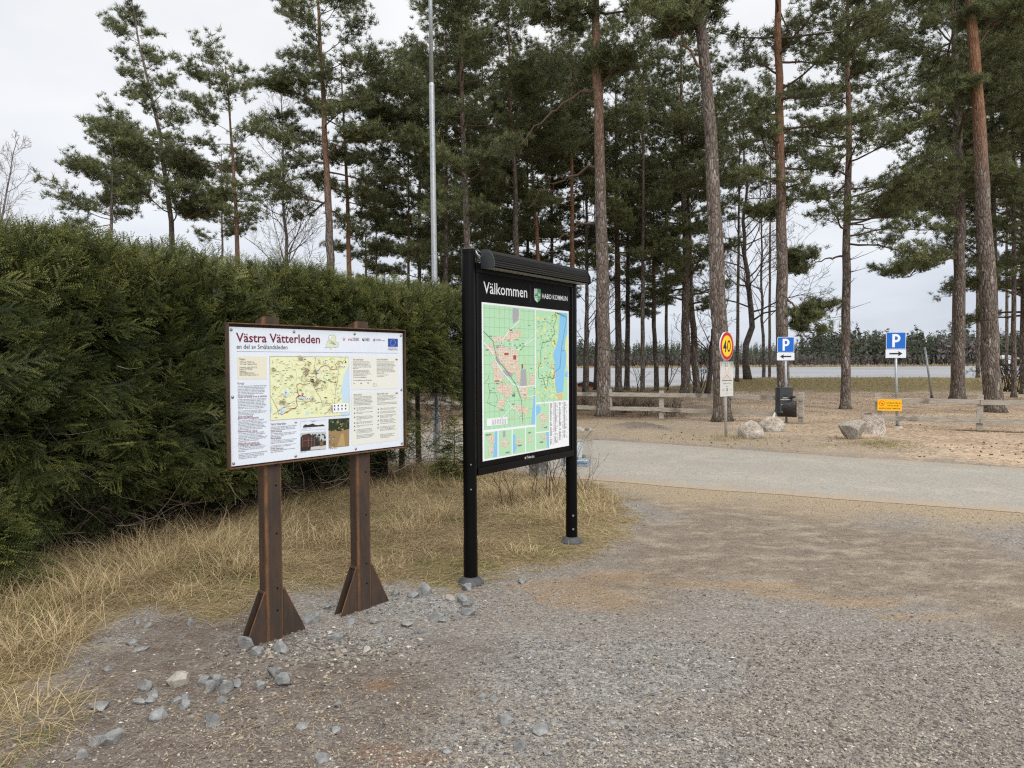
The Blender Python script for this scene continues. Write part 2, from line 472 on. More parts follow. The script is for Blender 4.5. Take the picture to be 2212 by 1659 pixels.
# verge of needles and straw on the near side of the road, trodden earth between
verge = sm(-1.7, -.2, sy - rn + 1.2 * nz) * (sy < rn + .8) * (sx > .4)
verge = np.maximum(verge, beyond * (1 - sandx) * .9 * sm(0, 1.2, sy - rf + nz))
mound = np.exp(-(((sx - 3.05) / .8) ** 2 + ((sy - 17.0) / 1.0) ** 2))
earth = world_poly([(1370, 1060), (1700, 1090), (2212, 1180), (2600, 1300), (2300, 1420), (1900, 1290), (1560, 1255), (1330, 1300), (1240, 1260), (1300, 1190), (1400, 1120)])
a_earth = sm(-.35, .45, inside(earth, sx, sy) + 1.0 * nz)
dirt = world_poly([(-300, 1900), (40, 1560), (150, 1420), (290, 1320), (430, 1315), (560, 1300), (620, 1440), (760, 1420), (1000, 1400), (1020, 1520), (900, 1800), (300, 1800)])
a_dirt = np.maximum(sm(-.25, .3, inside(dirt, sx, sy) + .9 * nz), 1.0 * sm(.35, .8, mound + .8 * nz))
verge = verge * (1 - .85 * sm(.3, .7, mound + .6 * nz))
need = np.zeros_like(sx)
for (px, py, rx, ry) in ((1240, 1290, .42, .28), (1190, 1262, .4, .2), (1560, 1262, .55, .14), (1330, 1240, .3, .2), (1880, 1300, .35, .1), (1700, 1285, .3, .08), (2000, 1330, .3, .1)):
    g = G(px, py); need = np.maximum(need, np.exp(-(((sx - g.x) / rx) ** 2 + ((sy - g.y) / ry) ** 2) * 1.2))
a_need = sm(.25, .6, need + .8 * nz)
blue = np.zeros_like(sx)
for (px, py, rx, ry) in ((700, 1390, .75, .22), (900, 1310, .55, .25), (1200, 1620, 1.0, .35), (700, 1560, .4, .2), (1300, 1450, .9, .5)):
    g = G(px, py); blue = np.maximum(blue, np.exp(-(((sx - g.x) / rx) ** 2 + ((sy - g.y) / ry) ** 2)))
a_blue = sm(.2, .7, blue + .7 * nz)
iron = np.zeros_like(sx)
for (px, py, rx, ry) in ((820, 1625, .16, .07), (890, 1640, .2, .06), (1060, 1575, .07, .04), (960, 1625, .12, .04), (1020, 1500, .1, .05), (820, 1480, .12, .06)):
    g = G(px, py); iron = np.maximum(iron, np.exp(-(((sx - g.x) / rx) ** 2 + ((sy - g.y) / ry) ** 2)))
a_iron = sm(.3, .8, iron + .8 * nz)
ny, nx = X.shape
i = np.arange(ny - 1)[:, None] * nx + np.arange(nx - 1)[None]
F = np.stack([i, i + 1, i + nx + 1, i + nx], -1).reshape(-1, 4)
gb = MB(); gb.add(np.stack([sx, sy, Z.ravel()], -1), F)

def mk_ground():
    t = NT('ground_earth'); p = t.pos()
    A = t.attr
    n1 = t.noise(p, 1.3, 6, .6); n2 = t.noise(p, 9, 6, .65); n3 = t.noise(p, 60, 5, .7)
    v1 = t.node('ShaderNodeTexVoronoi', {'Vector': p, 'Scale': 85}); v2 = t.node('ShaderNodeTexVoronoi', {'Vector': p, 'Scale': 38})
    vs = t.node('ShaderNodeSeparateColor', {0: v1.outputs['Color']}).outputs[0]
    vs2 = t.node('ShaderNodeSeparateColor', {0: v2.outputs['Color']}).outputs[0]
    grav = t.ramp(vs, [(0, (.10, .092, .083)), (.35, (.168, .152, .136)), (.7, (.235, .218, .20)), (.9, (.32, .30, .275)), (1, (.46, .43, .40))])
    grav = t.mix(.45, grav, t.ramp(n2, [(.3, (.15, .138, .125)), (.7, (.27, .25, .23))]))
    grav = t.mix(t.math('MULTIPLY', A('blue'), .35), grav, t.ramp(vs2, [(0, (.10, .11, .12)), (.6, (.24, .26, .275)), (1, (.45, .47, .48))]))
    dirt = t.ramp(n3, [(.3, (.055, .041, .032)), (.55, (.12, .093, .075)), (.75, (.25, .21, .175))])
    c = t.mix(t.math('MULTIPLY', A('dirt'), t.ramp(n2, [(.35, (.95,) * 3), (.65, (.45,) * 3)])), grav, dirt)
    c = t.mix(t.math('MULTIPLY', A('iron'), .7), c, t.ramp(n3, [(.3, (.13, .075, .045)), (.7, (.25, .15, .095))]))
    # trodden grey-brown earth streaked with pale straw dust
    st = t.noise(t.node('ShaderNodeMapping', {0: p, 'Rotation': (0, 0, R(-25)), 'Scale': (.8, 1.35, 1)}).outputs[0], 3.4, 9, .74)
    ear = t.ramp(n2, [(.3, (.115, .092, .075)), (.7, (.205, .172, .145))])
    ear = t.mix(t.ramp(t.noise(p, 110, 4, .7), [(.5, (0,) * 3), (.66, (.6,) * 3)]), ear, (.36, .30, .22))
    ear = t.mix(t.ramp(st, [(.48, (0,) * 3), (.64, (.6,) * 3)]), ear, (.37, .318, .248))
    c = t.mix(A('earth'), c, ear)
    ver = t.ramp(t.noise(p, 45, 5, .75), [(.3, (.15, .11, .075)), (.5, (.31, .245, .165)), (.7, (.47, .39, .27))])
    c = t.mix(t.math('MULTIPLY', A('verge'), .85), c, ver)
    ned = t.ramp(t.noise(p, 95, 5, .75), [(.32, (.13, .08, .045)), (.5, (.30, .19, .10)), (.7, (.46, .33, .20))])
    c = t.mix(t.math('MULTIPLY', A('need'), t.math('MULTIPLY', t.ramp(n3, [(.35, (1,) * 3), (.65, (.35,) * 3)]), t.ramp(n2, [(.3, (.85,) * 3), (.7, (.25,) * 3)]))), c, ned)
    gra = t.ramp(t.noise(p, 30, 6, .75), [(.3, (.09, .068, .038)), (.55, (.22, .17, .095)), (.72, (.36, .285, .16))])
    gra = t.mix(t.ramp(n1, [(.52, (0,) * 3), (.62, (.5,) * 3)]), gra, (.10, .11, .03))
    c = t.mix(A('grass'), c, gra)
    san = t.ramp(n2, [(.25, (.38, .29, .205)), (.6, (.54, .425, .305)), (.8, (.60, .485, .36))])
    lit = t.noise(t.node('ShaderNodeMapping', {0: p, 'Scale': (1, 1.0, 1)}).outputs[0], 11, 8, .78)
    lit2 = t.noise(p, .55, 4, .6)
    thr = t.math('SUBTRACT', lit, t.math('MULTIPLY', t.math('SUBTRACT', lit2, .5), -.35))
    san = t.mix(t.ramp(thr, [(.43, (0,) * 3), (.56, (.8,) * 3)]), san, (.17, .12, .085))
    c = t.mix(A('sand'), c, san)
    fo = t.ramp(t.noise(p, 5, 7, .75), [(.3, (.075, .053, .035)), (.55, (.16, .115, .075)), (.75, (.27, .21, .14))])
    c = t.mix(A('forest'), c, fo)
    ri = t.ramp(t.noise(p, 7, 7, .75), [(.3, (.10, .08, .04)), (.5, (.20, .165, .08)), (.72, (.31, .26, .14))])
    c = t.mix(A('ridge'), c, ri)
    hgt = t.math('ADD', t.math('MULTIPLY', v2.outputs[0], -1.1), t.math('ADD', t.math('MULTIPLY', v1.outputs[0], -.7), t.math('MULTIPLY', n2, 1.6)))
    return t.out(c, .93, hgt, .85, .012, spec=.15)
ground = gb.build('ground', mk_ground(), smooth=True)
ground['kind'] = 'structure'
for nm, arr in (('grass', a_grass), ('sand', a_sand), ('forest', forest), ('ridge', a_ridge), ('verge', verge), ('earth', a_earth), ('dirt', a_dirt),
                ('need', a_need), ('blue', a_blue), ('iron', a_iron)):
    at = ground.data.attributes.new(nm, 'FLOAT', 'POINT'); at.data.foreach_set('value', arr.astype(np.float32))

# road: a sheet a few millimetres above the ground, with an uneven edge
rb = MB(); ks = []
xs = np.concatenate([np.arange(-9, 11, .06), np.arange(11, 16, .3)])
T = np.linspace(0, 1, 44)
yn = interp_line(ROAD_N, xs) + .09 * (fbm(xs * 2.5, xs * 0, 60, 5) - .5)
yf = interp_line(ROAD_F, xs) + .16 * (fbm(xs * 2.5, xs * 0 + 9, 61, 5) - .5)
def smooth_line(v, k=25):
    pad = np.pad(v, k, mode='edge'); return np.convolve(pad, np.ones(2 * k + 1) / (2 * k + 1), 'valid')
yn = smooth_line(interp_line(ROAD_N, xs)) + .09 * (fbm(xs * 2.5, xs * 0, 60, 5) - .5)
yf = smooth_line(interp_line(ROAD_F, xs)) + .16 * (fbm(xs * 2.5, xs * 0 + 9, 61, 5) - .5)
RX = np.repeat(xs[None], len(T), 0); RT = np.repeat(T[:, None], len(xs), 1)
RY = yn[None] * (1 - RT) + yf[None] * RT
RZ = height(RX, RY) + .012 * np.minimum(1, 8 * np.minimum(RT, 1 - RT)) + .004
ny, nx = RX.shape
i = np.arange(ny - 1)[:, None] * nx + np.arange(nx - 1)[None]
rb.add(np.stack([RX.ravel(), RY.ravel(), RZ.ravel()], -1), np.stack([i, i + 1, i + nx + 1, i + nx], -1).reshape(-1, 4), a=RT.ravel())
t = NT('worn_asphalt'); p = t.pos()
vo = t.node('ShaderNodeTexVoronoi', {'Vector': p, 'Scale': 70})
vs = t.node('ShaderNodeSeparateColor', {0: vo.outputs['Color']}).outputs[0]
c = t.ramp(vs, [(0, (.15, .14, .125)), (.5, (.27, .255, .228)), (1, (.39, .365, .325))])
c = t.mix(.4, c, t.ramp(t.noise(p, 2.2, 6, .6), [(.3, (.24, .225, .20)), (.7, (.325, .308, .275))]))
e = t.attr('var')
wt = t.node('ShaderNodeMath', {0: t.math('MULTIPLY', e, 12.57)}, operation='COSINE').outputs[0]
c = t.mix(t.math('MULTIPLY', t.math('ADD', t.math('MULTIPLY', wt, .5), .5), .28), c, (.22, .21, .19))
c = t.mix(t.ramp(t.noise(p, 1.1, 8, .75), [(.52, (0,) * 3), (.7, (.5,) * 3)]), c, (.36, .32, .26))
ed = t.math('SUBTRACT', .5, t.math('ABSOLUTE', t.math('SUBTRACT', e, .5)))
edn = t.math('ADD', ed, t.math('MULTIPLY', t.math('SUBTRACT', t.noise(p, 3.5, 6, .7), .5), .35))
c = t.mix(t.ramp(edn, [(.0, (1,) * 3), (.10, (0,) * 3)]), c, t.ramp(t.noise(p, 60, 5, .7), [(.3, (.20, .155, .11)), (.65, (.38, .315, .235))]))
t.out(c, .9, vs, .35, .006, spec=.2)
road = rb.build('road', t.m, smooth=True); road['kind'] = 'structure'

# lake
wb = MB(); wb.add([(-900, 36, -.8), (900, 36, -.8), (900, 345, -.8), (-900, 345, -.8)], [(0, 1, 2, 3)])
t = NT('lake_surface'); p = t.pos()
st = t.noise(p, .012, 5, .6, (1, 5, 1))
c = t.ramp(st, [(.35, (.175, .185, .20)), (.5, (.215, .226, .242)), (.7, (.27, .28, .295))])
t.out(c, .7, t.noise(p, 1.2, 4, .6, (1, 3, 1)), .25, .03, spec=.15)
lake = wb.build('water', t.m); lake['kind'] = 'structure'

# ------------------------------------------------------------------ scattered fine stuff
def pebbles(n, pts, size, name, mat, label, cat, flat=.6):
    base = np.array([(1, 0, 0), (-1, 0, 0), (0, 1, 0), (0, -1, 0), (0, 0, 1), (0, 0, -1), (.6, .6, .5), (-.6, .5, .5)], float)
    tris = np.array([(0, 6, 4), (0, 2, 6), (2, 7, 6), (6, 7, 4), (2, 1, 7), (7, 1, 4), (1, 3, 4), (3, 0, 4), (2, 0, 5), (1, 2, 5), (3, 1, 5), (0, 3, 5)])
    v = base[None] * (1 + .7 * (rng.random((n, 8, 3)) - .5))
    v = v * size[:, None, None] * np.stack([.6 + .7 * rng.random(n), .6 + .7 * rng.random(n), flat * (.6 + .6 * rng.random(n))], -1)[:, None]
    th = rng.random(n) * 6.283; tl = (rng.random(n) - .5) * .8
    c, s_ = np.cos(tl)[:, None], np.sin(tl)[:, None]
    x, z = v[..., 0] * c - v[..., 2] * s_, v[..., 0] * s_ + v[..., 2] * c
    v = np.stack([x, v[..., 1], z], -1)
    c, s_ = np.cos(th)[:, None], np.sin(th)[:, None]
    v = np.stack([v[..., 0] * c - v[..., 1] * s_, v[..., 0] * s_ + v[..., 1] * c, v[..., 2]], -1)
    v = v + pts[:, None]
    f = tris[None] + (np.arange(n) * 8)[:, None, None]
    m = MB(); m.add(v.reshape(-1, 3), f.reshape(-1, 3), np.repeat(rng.random(n), 8))
    o = m.build(name, M[mat]); tag(o, label, cat, kind='stuff'); return o
def zone(poly_or_attr, x, y):
    return inside(poly_or_attr, x, y)
def scatter(n, x0, x1, y0, y1, power=1.0):
    x = rng.uniform(x0, x1, n)
    y = y0 + (y1 - y0) * rng.random(n) ** power
    return x, y
# gravel: keep inside the view, off the grass
x, y = scatter(170000, -1, 1, 2.55, 9.0, 1.7)
x = x * (y * .76 + .2)
keep = (inside(GRASS, x, y) < .05 + .5 * (vn(x * 3, y * 3, 4) - .5)) & (y < interp_line(ROAD_N, x) - .1) & (x > -3.9)
kb = np.zeros(len(x))
for (px, py, rx, ry) in ((700, 1390, .75, .25), (900, 1310, .6, .28), (1200, 1620, 1.2, .4), (560, 1540, .9, .4), (1300, 1450, 1.0, .5), (1800, 1550, 2.0, .6), (2000, 1450, 1.5, .5)):
    g = G(px, py); kb = np.maximum(kb, np.exp(-(((x - g.x) / rx) ** 2 + ((y - g.y) / ry) ** 2)))
dens = .22 + .78 * sm(.1, .7, kb + .7 * (fbm(x * 2, y * 2, 8) - .5))
dens *= 1 - .75 * sm(-.3, .4, inside(earth, x, y))
dens *= 1 - .45 * sm(-.2, .4, inside(dirt, x, y) + .8 * (fbm(x * 2.2, y * 2.2, 40, 4) - .5))
keep &= rng.random(len(x)) < dens
x, y = x[keep], y[keep]; n = len(x)
size = .0030 + .0060 * rng.random(n) ** 5 * (1 + .8 * (rng.random(n) < .08)) + .0016 * rng.random(n)
big = sm(.4, .9, np.exp(-(((x - G(640, 1420).x) / .9) ** 2 + ((y - G(640, 1420).y) / .45) ** 2)) + .1 * rng.random(n))
size *= 1 + .7 * big
z = height(x, y) + size * .2
pebbles(n, np.stack([x, y, z], -1), size, 'gravel', 'gravel', 'loose grey and brown gravel covering the parking ground', 'gravel')

def blades(x, y, L, wd, az, el, curl, var, seg=4, z0=None):
    """curved ribbons starting on the ground"""
    n = len(x)
    z = height(x, y) if z0 is None else z0
    p = np.stack([x, y, z], -1); rows = []
    side = np.stack([-np.sin(az), np.cos(az), np.zeros(n)], -1)
    e = el.copy(); a2 = az.copy()
    for k in range(seg + 1):
        w = wd * (1 - .92 * (k / seg)) * .5
        rows.append(p - side * w[:, None]); rows.append(p + side * w[:, None])
        d = np.stack([np.cos(a2) * np.cos(e), np.sin(a2) * np.cos(e), np.sin(e)], -1)
        p = p + d * (L / seg)[:, None]
        e = e - curl / seg; a2 = a2 + (rng.random(n) - .5) * .3
    if z0 is None:
        pass
    v = np.stack(rows, 1)          # n, 2(seg+1), 3
    gz = height(v[..., 0].ravel(), v[..., 1].ravel()).reshape(v.shape[:2]) if z0 is None else None
    if gz is not None:
        v[..., 2] = np.maximum(v[..., 2], gz + .004 + .012 * rng.random(n)[:, None])
    k = 2 * (seg + 1)
    q = np.array([(2 * j, 2 * j + 1, 2 * j + 3, 2 * j + 2) for j in range(seg)])
    f = q[None] + (np.arange(n) * k)[:, None, None]
    return v.reshape(-1, 3), f.reshape(-1, 4), np.repeat(var, k)

HA, HB = np.array([-3.73, 5.17]), np.array([-.75, 10.9])
HD = (HB - HA) / np.linalg.norm(HB - HA); HN = np.array([HD[1], -HD[0]])
def hedge_dist(x, y):
    return (x - HA[0]) * HN[0] + (y - HA[1]) * HN[1]       # metres in front of the hedge face
gm = MB()
# matted straw over the whole grass zone
x, y = scatter(330000, -5.6, 3.2, 2.6, 12.5)
d = inside(GRASS, x, y) + .75 * (fbm(x * 2.2, y * 2.2, 40, 4) - .5) + .35 * (fbm(x * 7, y * 7, 44, 3) - .5)
vis = (np.abs(x) < y * .78 + .4)
hd = hedge_dist(x, y)
near = sm(4.4, 3.2, y) * sm(-1.6, -2.4, x)
dens = (1 - .45 * near) * sm(-.22, .3, d) * (hd > -.7) * (.35 + .65 * sm(.35, .6, fbm(x * 1.3, y * 1.3, 77, 3)))
k = vis & (rng.random(len(x)) < dens)
x, y, d, hd = x[k], y[k], d[k], hd[k]; n = len(x)
cl = fbm(x * 1.8, y * 1.8, 90, 3) * (1 - .35 * sm(4.4, 3.2, y))
tall = sm(1.5, .2, hd) * (x < .2) + .8 * np.exp(-(((x - .5) / 1.1) ** 2 + ((y - 8.0) / 1.0) ** 2)) + .25 * sm(.1, .6, d)
tall = np.clip(tall, .12, .85)
L = (.09 + .30 * tall * (.4 + rng.random(n))) * (.6 + .7 * cl)
az = 6.283 * fbm(x * 1.2, y * 1.2, 55, 2) * 2.0 + rng.normal(0, .75, n) - .8
el = np.clip(rng.normal(.30, .34, n) * (.35 + .75 * tall), .0, 1.4)
patch = fbm(x * 1.1, y * 1.1, 101, 3)
var = np.clip(rng.normal(.44, .24, n) - .1 * sm(4.4, 3.2, y) + (patch - .5) * .7, 0, .92)
grn = (rng.random(n) < .05 + .35 * sm(.6, .75, fbm(x * 1.6, y * 1.6, 66, 3)))
var = np.where(grn, .95 + .05 * rng.random(n), var)
gm.add(*blades(x, y, L, .0020 + .0022 * rng.random(n), az, el, rng.uniform(.3, 1.5, n), var, 3))
# tall arching tufts near the first post and at the hedge foot
for (px, py, m_, hh) in ((300, 1190, 260, .42), (470, 1200, 520, .5), (520, 1235, 420, .42), (180, 1300, 300, .4), (60, 1420, 260, .34), (690, 1180, 260, .4), (760, 1160, 200, .36), (880, 1150, 300, .4), (950, 1120, 300, .45), (1100, 1085, 500, .4),
                         (1160, 1075, 400, .36), (1200, 1130, 300, .3), (1290, 1120, 260, .26), (1010, 1180, 200, .25), (1120, 1200, 260, .2), (60, 1560, 200, .28), (380, 1300, 160, .22), (1290, 1095, 260, .3), (830, 1235, 140, .22), (110, 1380, 240, .35)):
    g = G(px, py); x = g.x + rng.normal(0, .13, m_); y = g.y + rng.normal(0, .13, m_)
    az = np.arctan2(y - g.y, x - g.x) + rng.normal(0, 1.1, m_)
    gm.add(*blades(x, y, hh * (.4 + .9 * rng.random(m_)), .0024 + .0024 * rng.random(m_), az, rng.uniform(.3, 1.35, m_), rng.uniform(.9, 2.6, m_), np.clip(rng.normal(.55, .2, m_), 0, .92), 5))
tag(gm.build('dry_grass', M['straw']), 'matted straw coloured grass under the hedge and round the map stand', 'grass', kind='stuff')

# grass on the far verge, at the boulders and on the shore ridge
fm = MB()
x, y = scatter(60000, -2, 42, 12, 46)
f_ = interp_line(ROAD_F, x); s_ = shore(x)
rid = sm(s_ - 6.0, s_ - 4.2, y) * (y < s_ + .5)
w = .9 * rid + .28 * ((y - f_ > .05) & (y - f_ < 1.5) & (x < 5.2)) * vn(x * 2, y * 2, 3) + .5 * ((y > 19.5) & (y < s_) & (x < 5.0 + .2 * (y - 18))) * sm(.4, .6, fbm(x * .5, y * .5, 14, 3))
k = (rng.random(len(x)) < w) & (np.abs(x) < y * .78) & (y > f_ + .05)
x, y = x[k], y[k]; n = len(x); rid = rid[k]
fm.add(*blades(x, y, .06 + (.10 + .14 * rid) * rng.random(n), .010 + .006 * rid, rng.random(n) * 6.28, rng.uniform(.3, 1.3, n), rng.uniform(.3, 1.8, n), np.clip(rng.normal(.42, .18, n), 0, .9) * (1 - .2 * rid) + (rng.random(n) < .12) * .5, 3))
for (px, py, m_, hh, gr) in ((1580, 948, 260, .13, .35), (1570, 943, 120, .16, .2), (1640, 948, 200, .08, .3), (1845, 952, 200, .1, .1), (1900, 962, 500, .1, .75), (1930, 968, 300, .08, .8), (1780, 965, 160, .06, .8), (1870, 960, 200, .09, .4), (1690, 950, 150, .06, .5)):
    g = G(px, py); x = g.x + rng.normal(0, .28, m_); y = g.y + rng.normal(0, .16, m_)
    v_ = np.where(rng.random(m_) < gr, .95 + .05 * rng.random(m_), np.clip(rng.normal(.5, .2, m_), 0, .9))
    fm.add(*blades(x, y, hh * (.5 + rng.random(m_)), np.full(m_, .006), rng.random(m_) * 6.28, rng.uniform(.3, 1.3, m_), rng.uniform(.3, 1.8, m_), v_, 3))
tag(fm.build('verge_grass', M['straw']), 'short dry grass on the shore ridge and round the boulders beyond the road', 'grass', kind='stuff')

# needles, twigs and cones lying about
lm = MB()
def sticks(x, y, L, w, var):
    n = len(x); az = rng.random(n) * 6.283
    lm.add(*blades(x, y, L, w, az, rng.uniform(0, .25, n), rng.uniform(-.3, .6, n), var, 3))
x, y = scatter(60000, -1, 36, 9, 42, 1.1)
k = (y > interp_line(ROAD_F, x)) & (np.abs(x) < y * .78) & (y < shore(x) - 3) & (rng.random(len(x)) < .25 + .9 * sm(.42, .62, fbm(x * .5, y * .5, 31, 3)))
x, y = x[k], y[k]; n = len(x)
sticks(x, y, .03 + .22 * rng.random(n) ** 3, .006 + .006 * rng.random(n), rng.random(n) ** 1.6 * .75)
x, y = scatter(110000, -3.5, 7.5, 2.6, 9.5, 1.3)
k = (np.abs(x) < y * .78) & (y < interp_line(ROAD_N, x) + .1)
nd = .18 + .8 * sm(-.3, .3, inside(earth, x, y)) * sm(.4, .6, fbm(x, y, 3, 3)) + (np.exp(-(((x - G(1230, 1290).x) / .55) ** 2 + ((y - G(1230, 1290).y) / .35) ** 2))) * 1.5 + .5 * (y > interp_line(ROAD_N, x) - 1.0)
for (px, py, rx, ry) in ((1560, 1262, .6, .2), (1880, 1300, .4, .15), (1700, 1285, .4, .12), (600, 1560, .5, .3)):
    g = G(px, py); nd = nd + 1.2 * np.exp(-(((x - g.x) / rx) ** 2 + ((y - g.y) / ry) ** 2))
k &= rng.random(len(x)) < nd * .5
x, y = x[k], y[k]; n = len(x)
sticks(x, y, .02 + .07 * rng.random(n) ** 2, .0014 + .001 * rng.random(n), .35 + .5 * rng.random(n))
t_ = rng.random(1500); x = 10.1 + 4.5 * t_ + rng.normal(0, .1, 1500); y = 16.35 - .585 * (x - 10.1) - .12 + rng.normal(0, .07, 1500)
sticks(x, y, .04 + .12 * rng.random(1500), .012 + .012 * rng.random(1500), .12 * rng.random(1500))  # dense strip of dark sticks along the right fence's lower rail
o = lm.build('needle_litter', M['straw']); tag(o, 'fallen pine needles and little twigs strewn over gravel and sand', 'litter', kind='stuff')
x, y = scatter(9000, 3, 36, 10, 42)
k = (y > interp_line(ROAD_F, x) + .4) & (np.abs(x) < y * .78) & (y < shore(x) - 4) & (rng.random(len(x)) < .05 + sm(.45, .65, fbm(x * .4, y * .4, 31, 3)))
x, y = x[k], y[k]; n = len(x)
pebbles(n, np.stack([x, y, height(x, y) + .006], -1), .010 + .018 * rng.random(n), 'pine_cones_litter', 'litter', 'dark pine cones and bark bits lying on the beach sand', 'litter', .7)
# ------------------------------------------------------------------ flat artwork helper
Zv = np.array([0, 0, 1.0])
def solve_plane(TL, TR, BR, BL, H):
    """vertical rectangle of height H through four picture corners -> bottom-left corner, U, N, width"""
    def edge(a, b):
        ra, rb_ = ray(*a), ray(*b)
        sa, sb = ra.z / ra.y, rb_.z / rb_.y
        y = H / (sa - sb); x = .5 * (ra.x / ra.y + rb_.x / rb_.y) * y
        return np.array([x, y]), EYE + sb * y
    l, zl = edge(TL, BL); r, zr = edge(TR, BR)
    w = np.linalg.norm(r - l); U = (r - l) / w
    return np.array([l[0], l[1], (zl + zr) / 2]), np.array([U[0], U[1], 0]), np.array([U[1], -U[0], 0]), w
def homog(src, dst):
    A = []
    for (x, y), (u, v) in zip(src, dst):
        A.append([x, y, 1, 0, 0, 0, -u * x, -u * y, -u]); A.append([0, 0, 0, x, y, 1, -v * x, -v * y, -v])
    return np.linalg.svd(np.array(A, float))[2][-1].reshape(3, 3)
INK = dict(white=srgb(226, 229, 234), maroon=srgb(108, 26, 44), dark=srgb(50, 48, 52), black=(.01, .01, .01), cream=srgb(216, 217, 209), cream2=srgb(214, 211, 192))
_tc = {}
def text_geo(body, spacing=1.0, off=0.0):
    k = (body, spacing, off)
    if k not in _tc:
        cu = bpy.data.curves.new('t', 'FONT'); cu.body = body; cu.size = 1; cu.resolution_u = 2; cu.space_line = spacing; cu.offset = off
        ob = bpy.data.objects.new('t', cu); COL.objects.link(ob)
        me = ob.to_mesh(); me.calc_loop_triangles()
        v = np.array([q.co[:] for q in me.vertices]).reshape(-1, 3); f = np.array([q.vertices[:] for q in me.loop_triangles]).reshape(-1, 3)
        ob.to_mesh_clear(); bpy.data.objects.remove(ob); bpy.data.curves.remove(cu)
        _tc[k] = (v, f)
    return _tc[k]
class Sheet:
    def __init__(s, O, U, N, Hm=None, off=.001, V=(0, 0, 1)):
        s.O, s.U, s.N, s.V = np.array(O, float), np.array(U, float), np.array(N, float), np.array(V, float)
        s.H = Hm; s.off = off; s.mb = MB()
    def uv(s, p):
        p = np.atleast_2d(np.array(p, float))
        if s.H is None: return p
        q = np.hstack([p, np.ones((len(p), 1))]) @ s.H.T
        return q[:, :2] / q[:, 2:]
    def put(s, uv, layer):
        uv = np.asarray(uv)
        return s.O + uv[:, :1] * s.U + uv[:, 1:2] * s.V + s.N * (s.off + .0003 * layer)
    def poly(s, pts, col, layer=1):
        uv = s.uv(pts)
        tr = np.array(tessellate_polygon([[Vector((a, b, 0)) for a, b in uv]]))
        if len(tr):
            # keep faces turned to the viewer
            a, b, c = uv[tr[:, 0]], uv[tr[:, 1]], uv[tr[:, 2]]
            cr = (b[:, 0] - a[:, 0]) * (c[:, 1] - a[:, 1]) - (b[:, 1] - a[:, 1]) * (c[:, 0] - a[:, 0])
            tr[cr < 0] = tr[cr < 0][:, ::-1]
            s.mb.add(s.put(uv, layer), tr, .5, INK.get(col, col) if isinstance(col, str) else col)
    def quad(s, x0, y0, x1, y1, col, layer=1):
        s.poly([(x0, y0), (x1, y0), (x1, y1), (x0, y1)], col, layer)
    def line(s, pts, w, col, layer=2, closed=False):
        uv = s.uv(pts)
        if closed: uv = np.vstack([uv, uv[:1]])
        d = np.gradient(uv, axis=0); d /= np.linalg.norm(d, axis=1)[:, None] + 1e-9
        nn = np.stack([-d[:, 1], d[:, 0]], -1) * w / 2
        v = np.empty((2 * len(uv), 2)); v[0::2] = uv + nn; v[1::2] = uv - nn
        i = np.arange(len(uv) - 1) * 2
        s.mb.add(s.put(v, layer), np.stack([i, i + 1, i + 3, i + 2], -1), .5, INK.get(col, col) if isinstance(col, str) else col)
    def disc(s, c, r, col, layer=2, n=24, r2=None):
        c = s.uv([c])[0]; th = np.arange(n) * 6.2832 / n
        v = np.vstack([c[None], c + np.stack([np.cos(th) * r, np.sin(th) * (r2 or r)], -1)])
        s.mb.add(s.put(v, layer), [(0, 1 + k, 1 + (k + 1) % n) for k in range(n)], .5, INK.get(col, col) if isinstance(col, str) else col)
    def text(s, body, a, b=None, h=None, col='dark', layer=3, off=0.0, spacing=1.0, size=None, wide=None):
        """baseline from a to b; b fixes the width, h (in metres) the letter height"""
        v, f = text_geo(body, spacing, off)
        if not len(f): return
        a = s.uv([a])[0]
        x0, x1 = v[:, 0].min(), v[:, 0].max(); w = x1 - x0
        if b is not None:
            b = s.uv([b])[0]; d = b - a; Wd = np.linalg.norm(d); d = d / Wd
            sxx = Wd / w; syy = h if h else sxx
        else:
            d = np.array([1.0, 0]); syy = size; sxx = size * (wide or 1)
        n_ = np.array([-d[1], d[0]])
        p = a + (v[:, :1] - x0) * sxx * d + v[:, 1:2] * syy * n_
        s.mb.add(s.put(p, layer), f, .5, INK.get(col, col) if isinstance(col, str) else col)
    def block(s, a, bottom, right, lines, col='dark', layer=3, off=0.0):
        """paragraph: first baseline at a, last baseline at bottom, widest line reaches right"""
        n = len(lines); A, B_, C = s.uv([a])[0], s.uv([bottom])[0], s.uv([right])[0]
        sp = np.linalg.norm(B_ - A) / max(1, n - 1)
        v, f = text_geo('\n'.join(lines), 1.0, off)
        w = v[:, 0].max()
        Wd = C[0] - A[0]
        p = np.stack([A[0] + v[:, 0] / w * Wd, A[1] + v[:, 1] * sp * 1.0], -1)
        s.mb.add(s.put(p, layer), f, .5, INK.get(col, col) if isinstance(col, str) else col)
    def build(s, name, parent):
        return s.mb.build(name, M['ink'], parent)

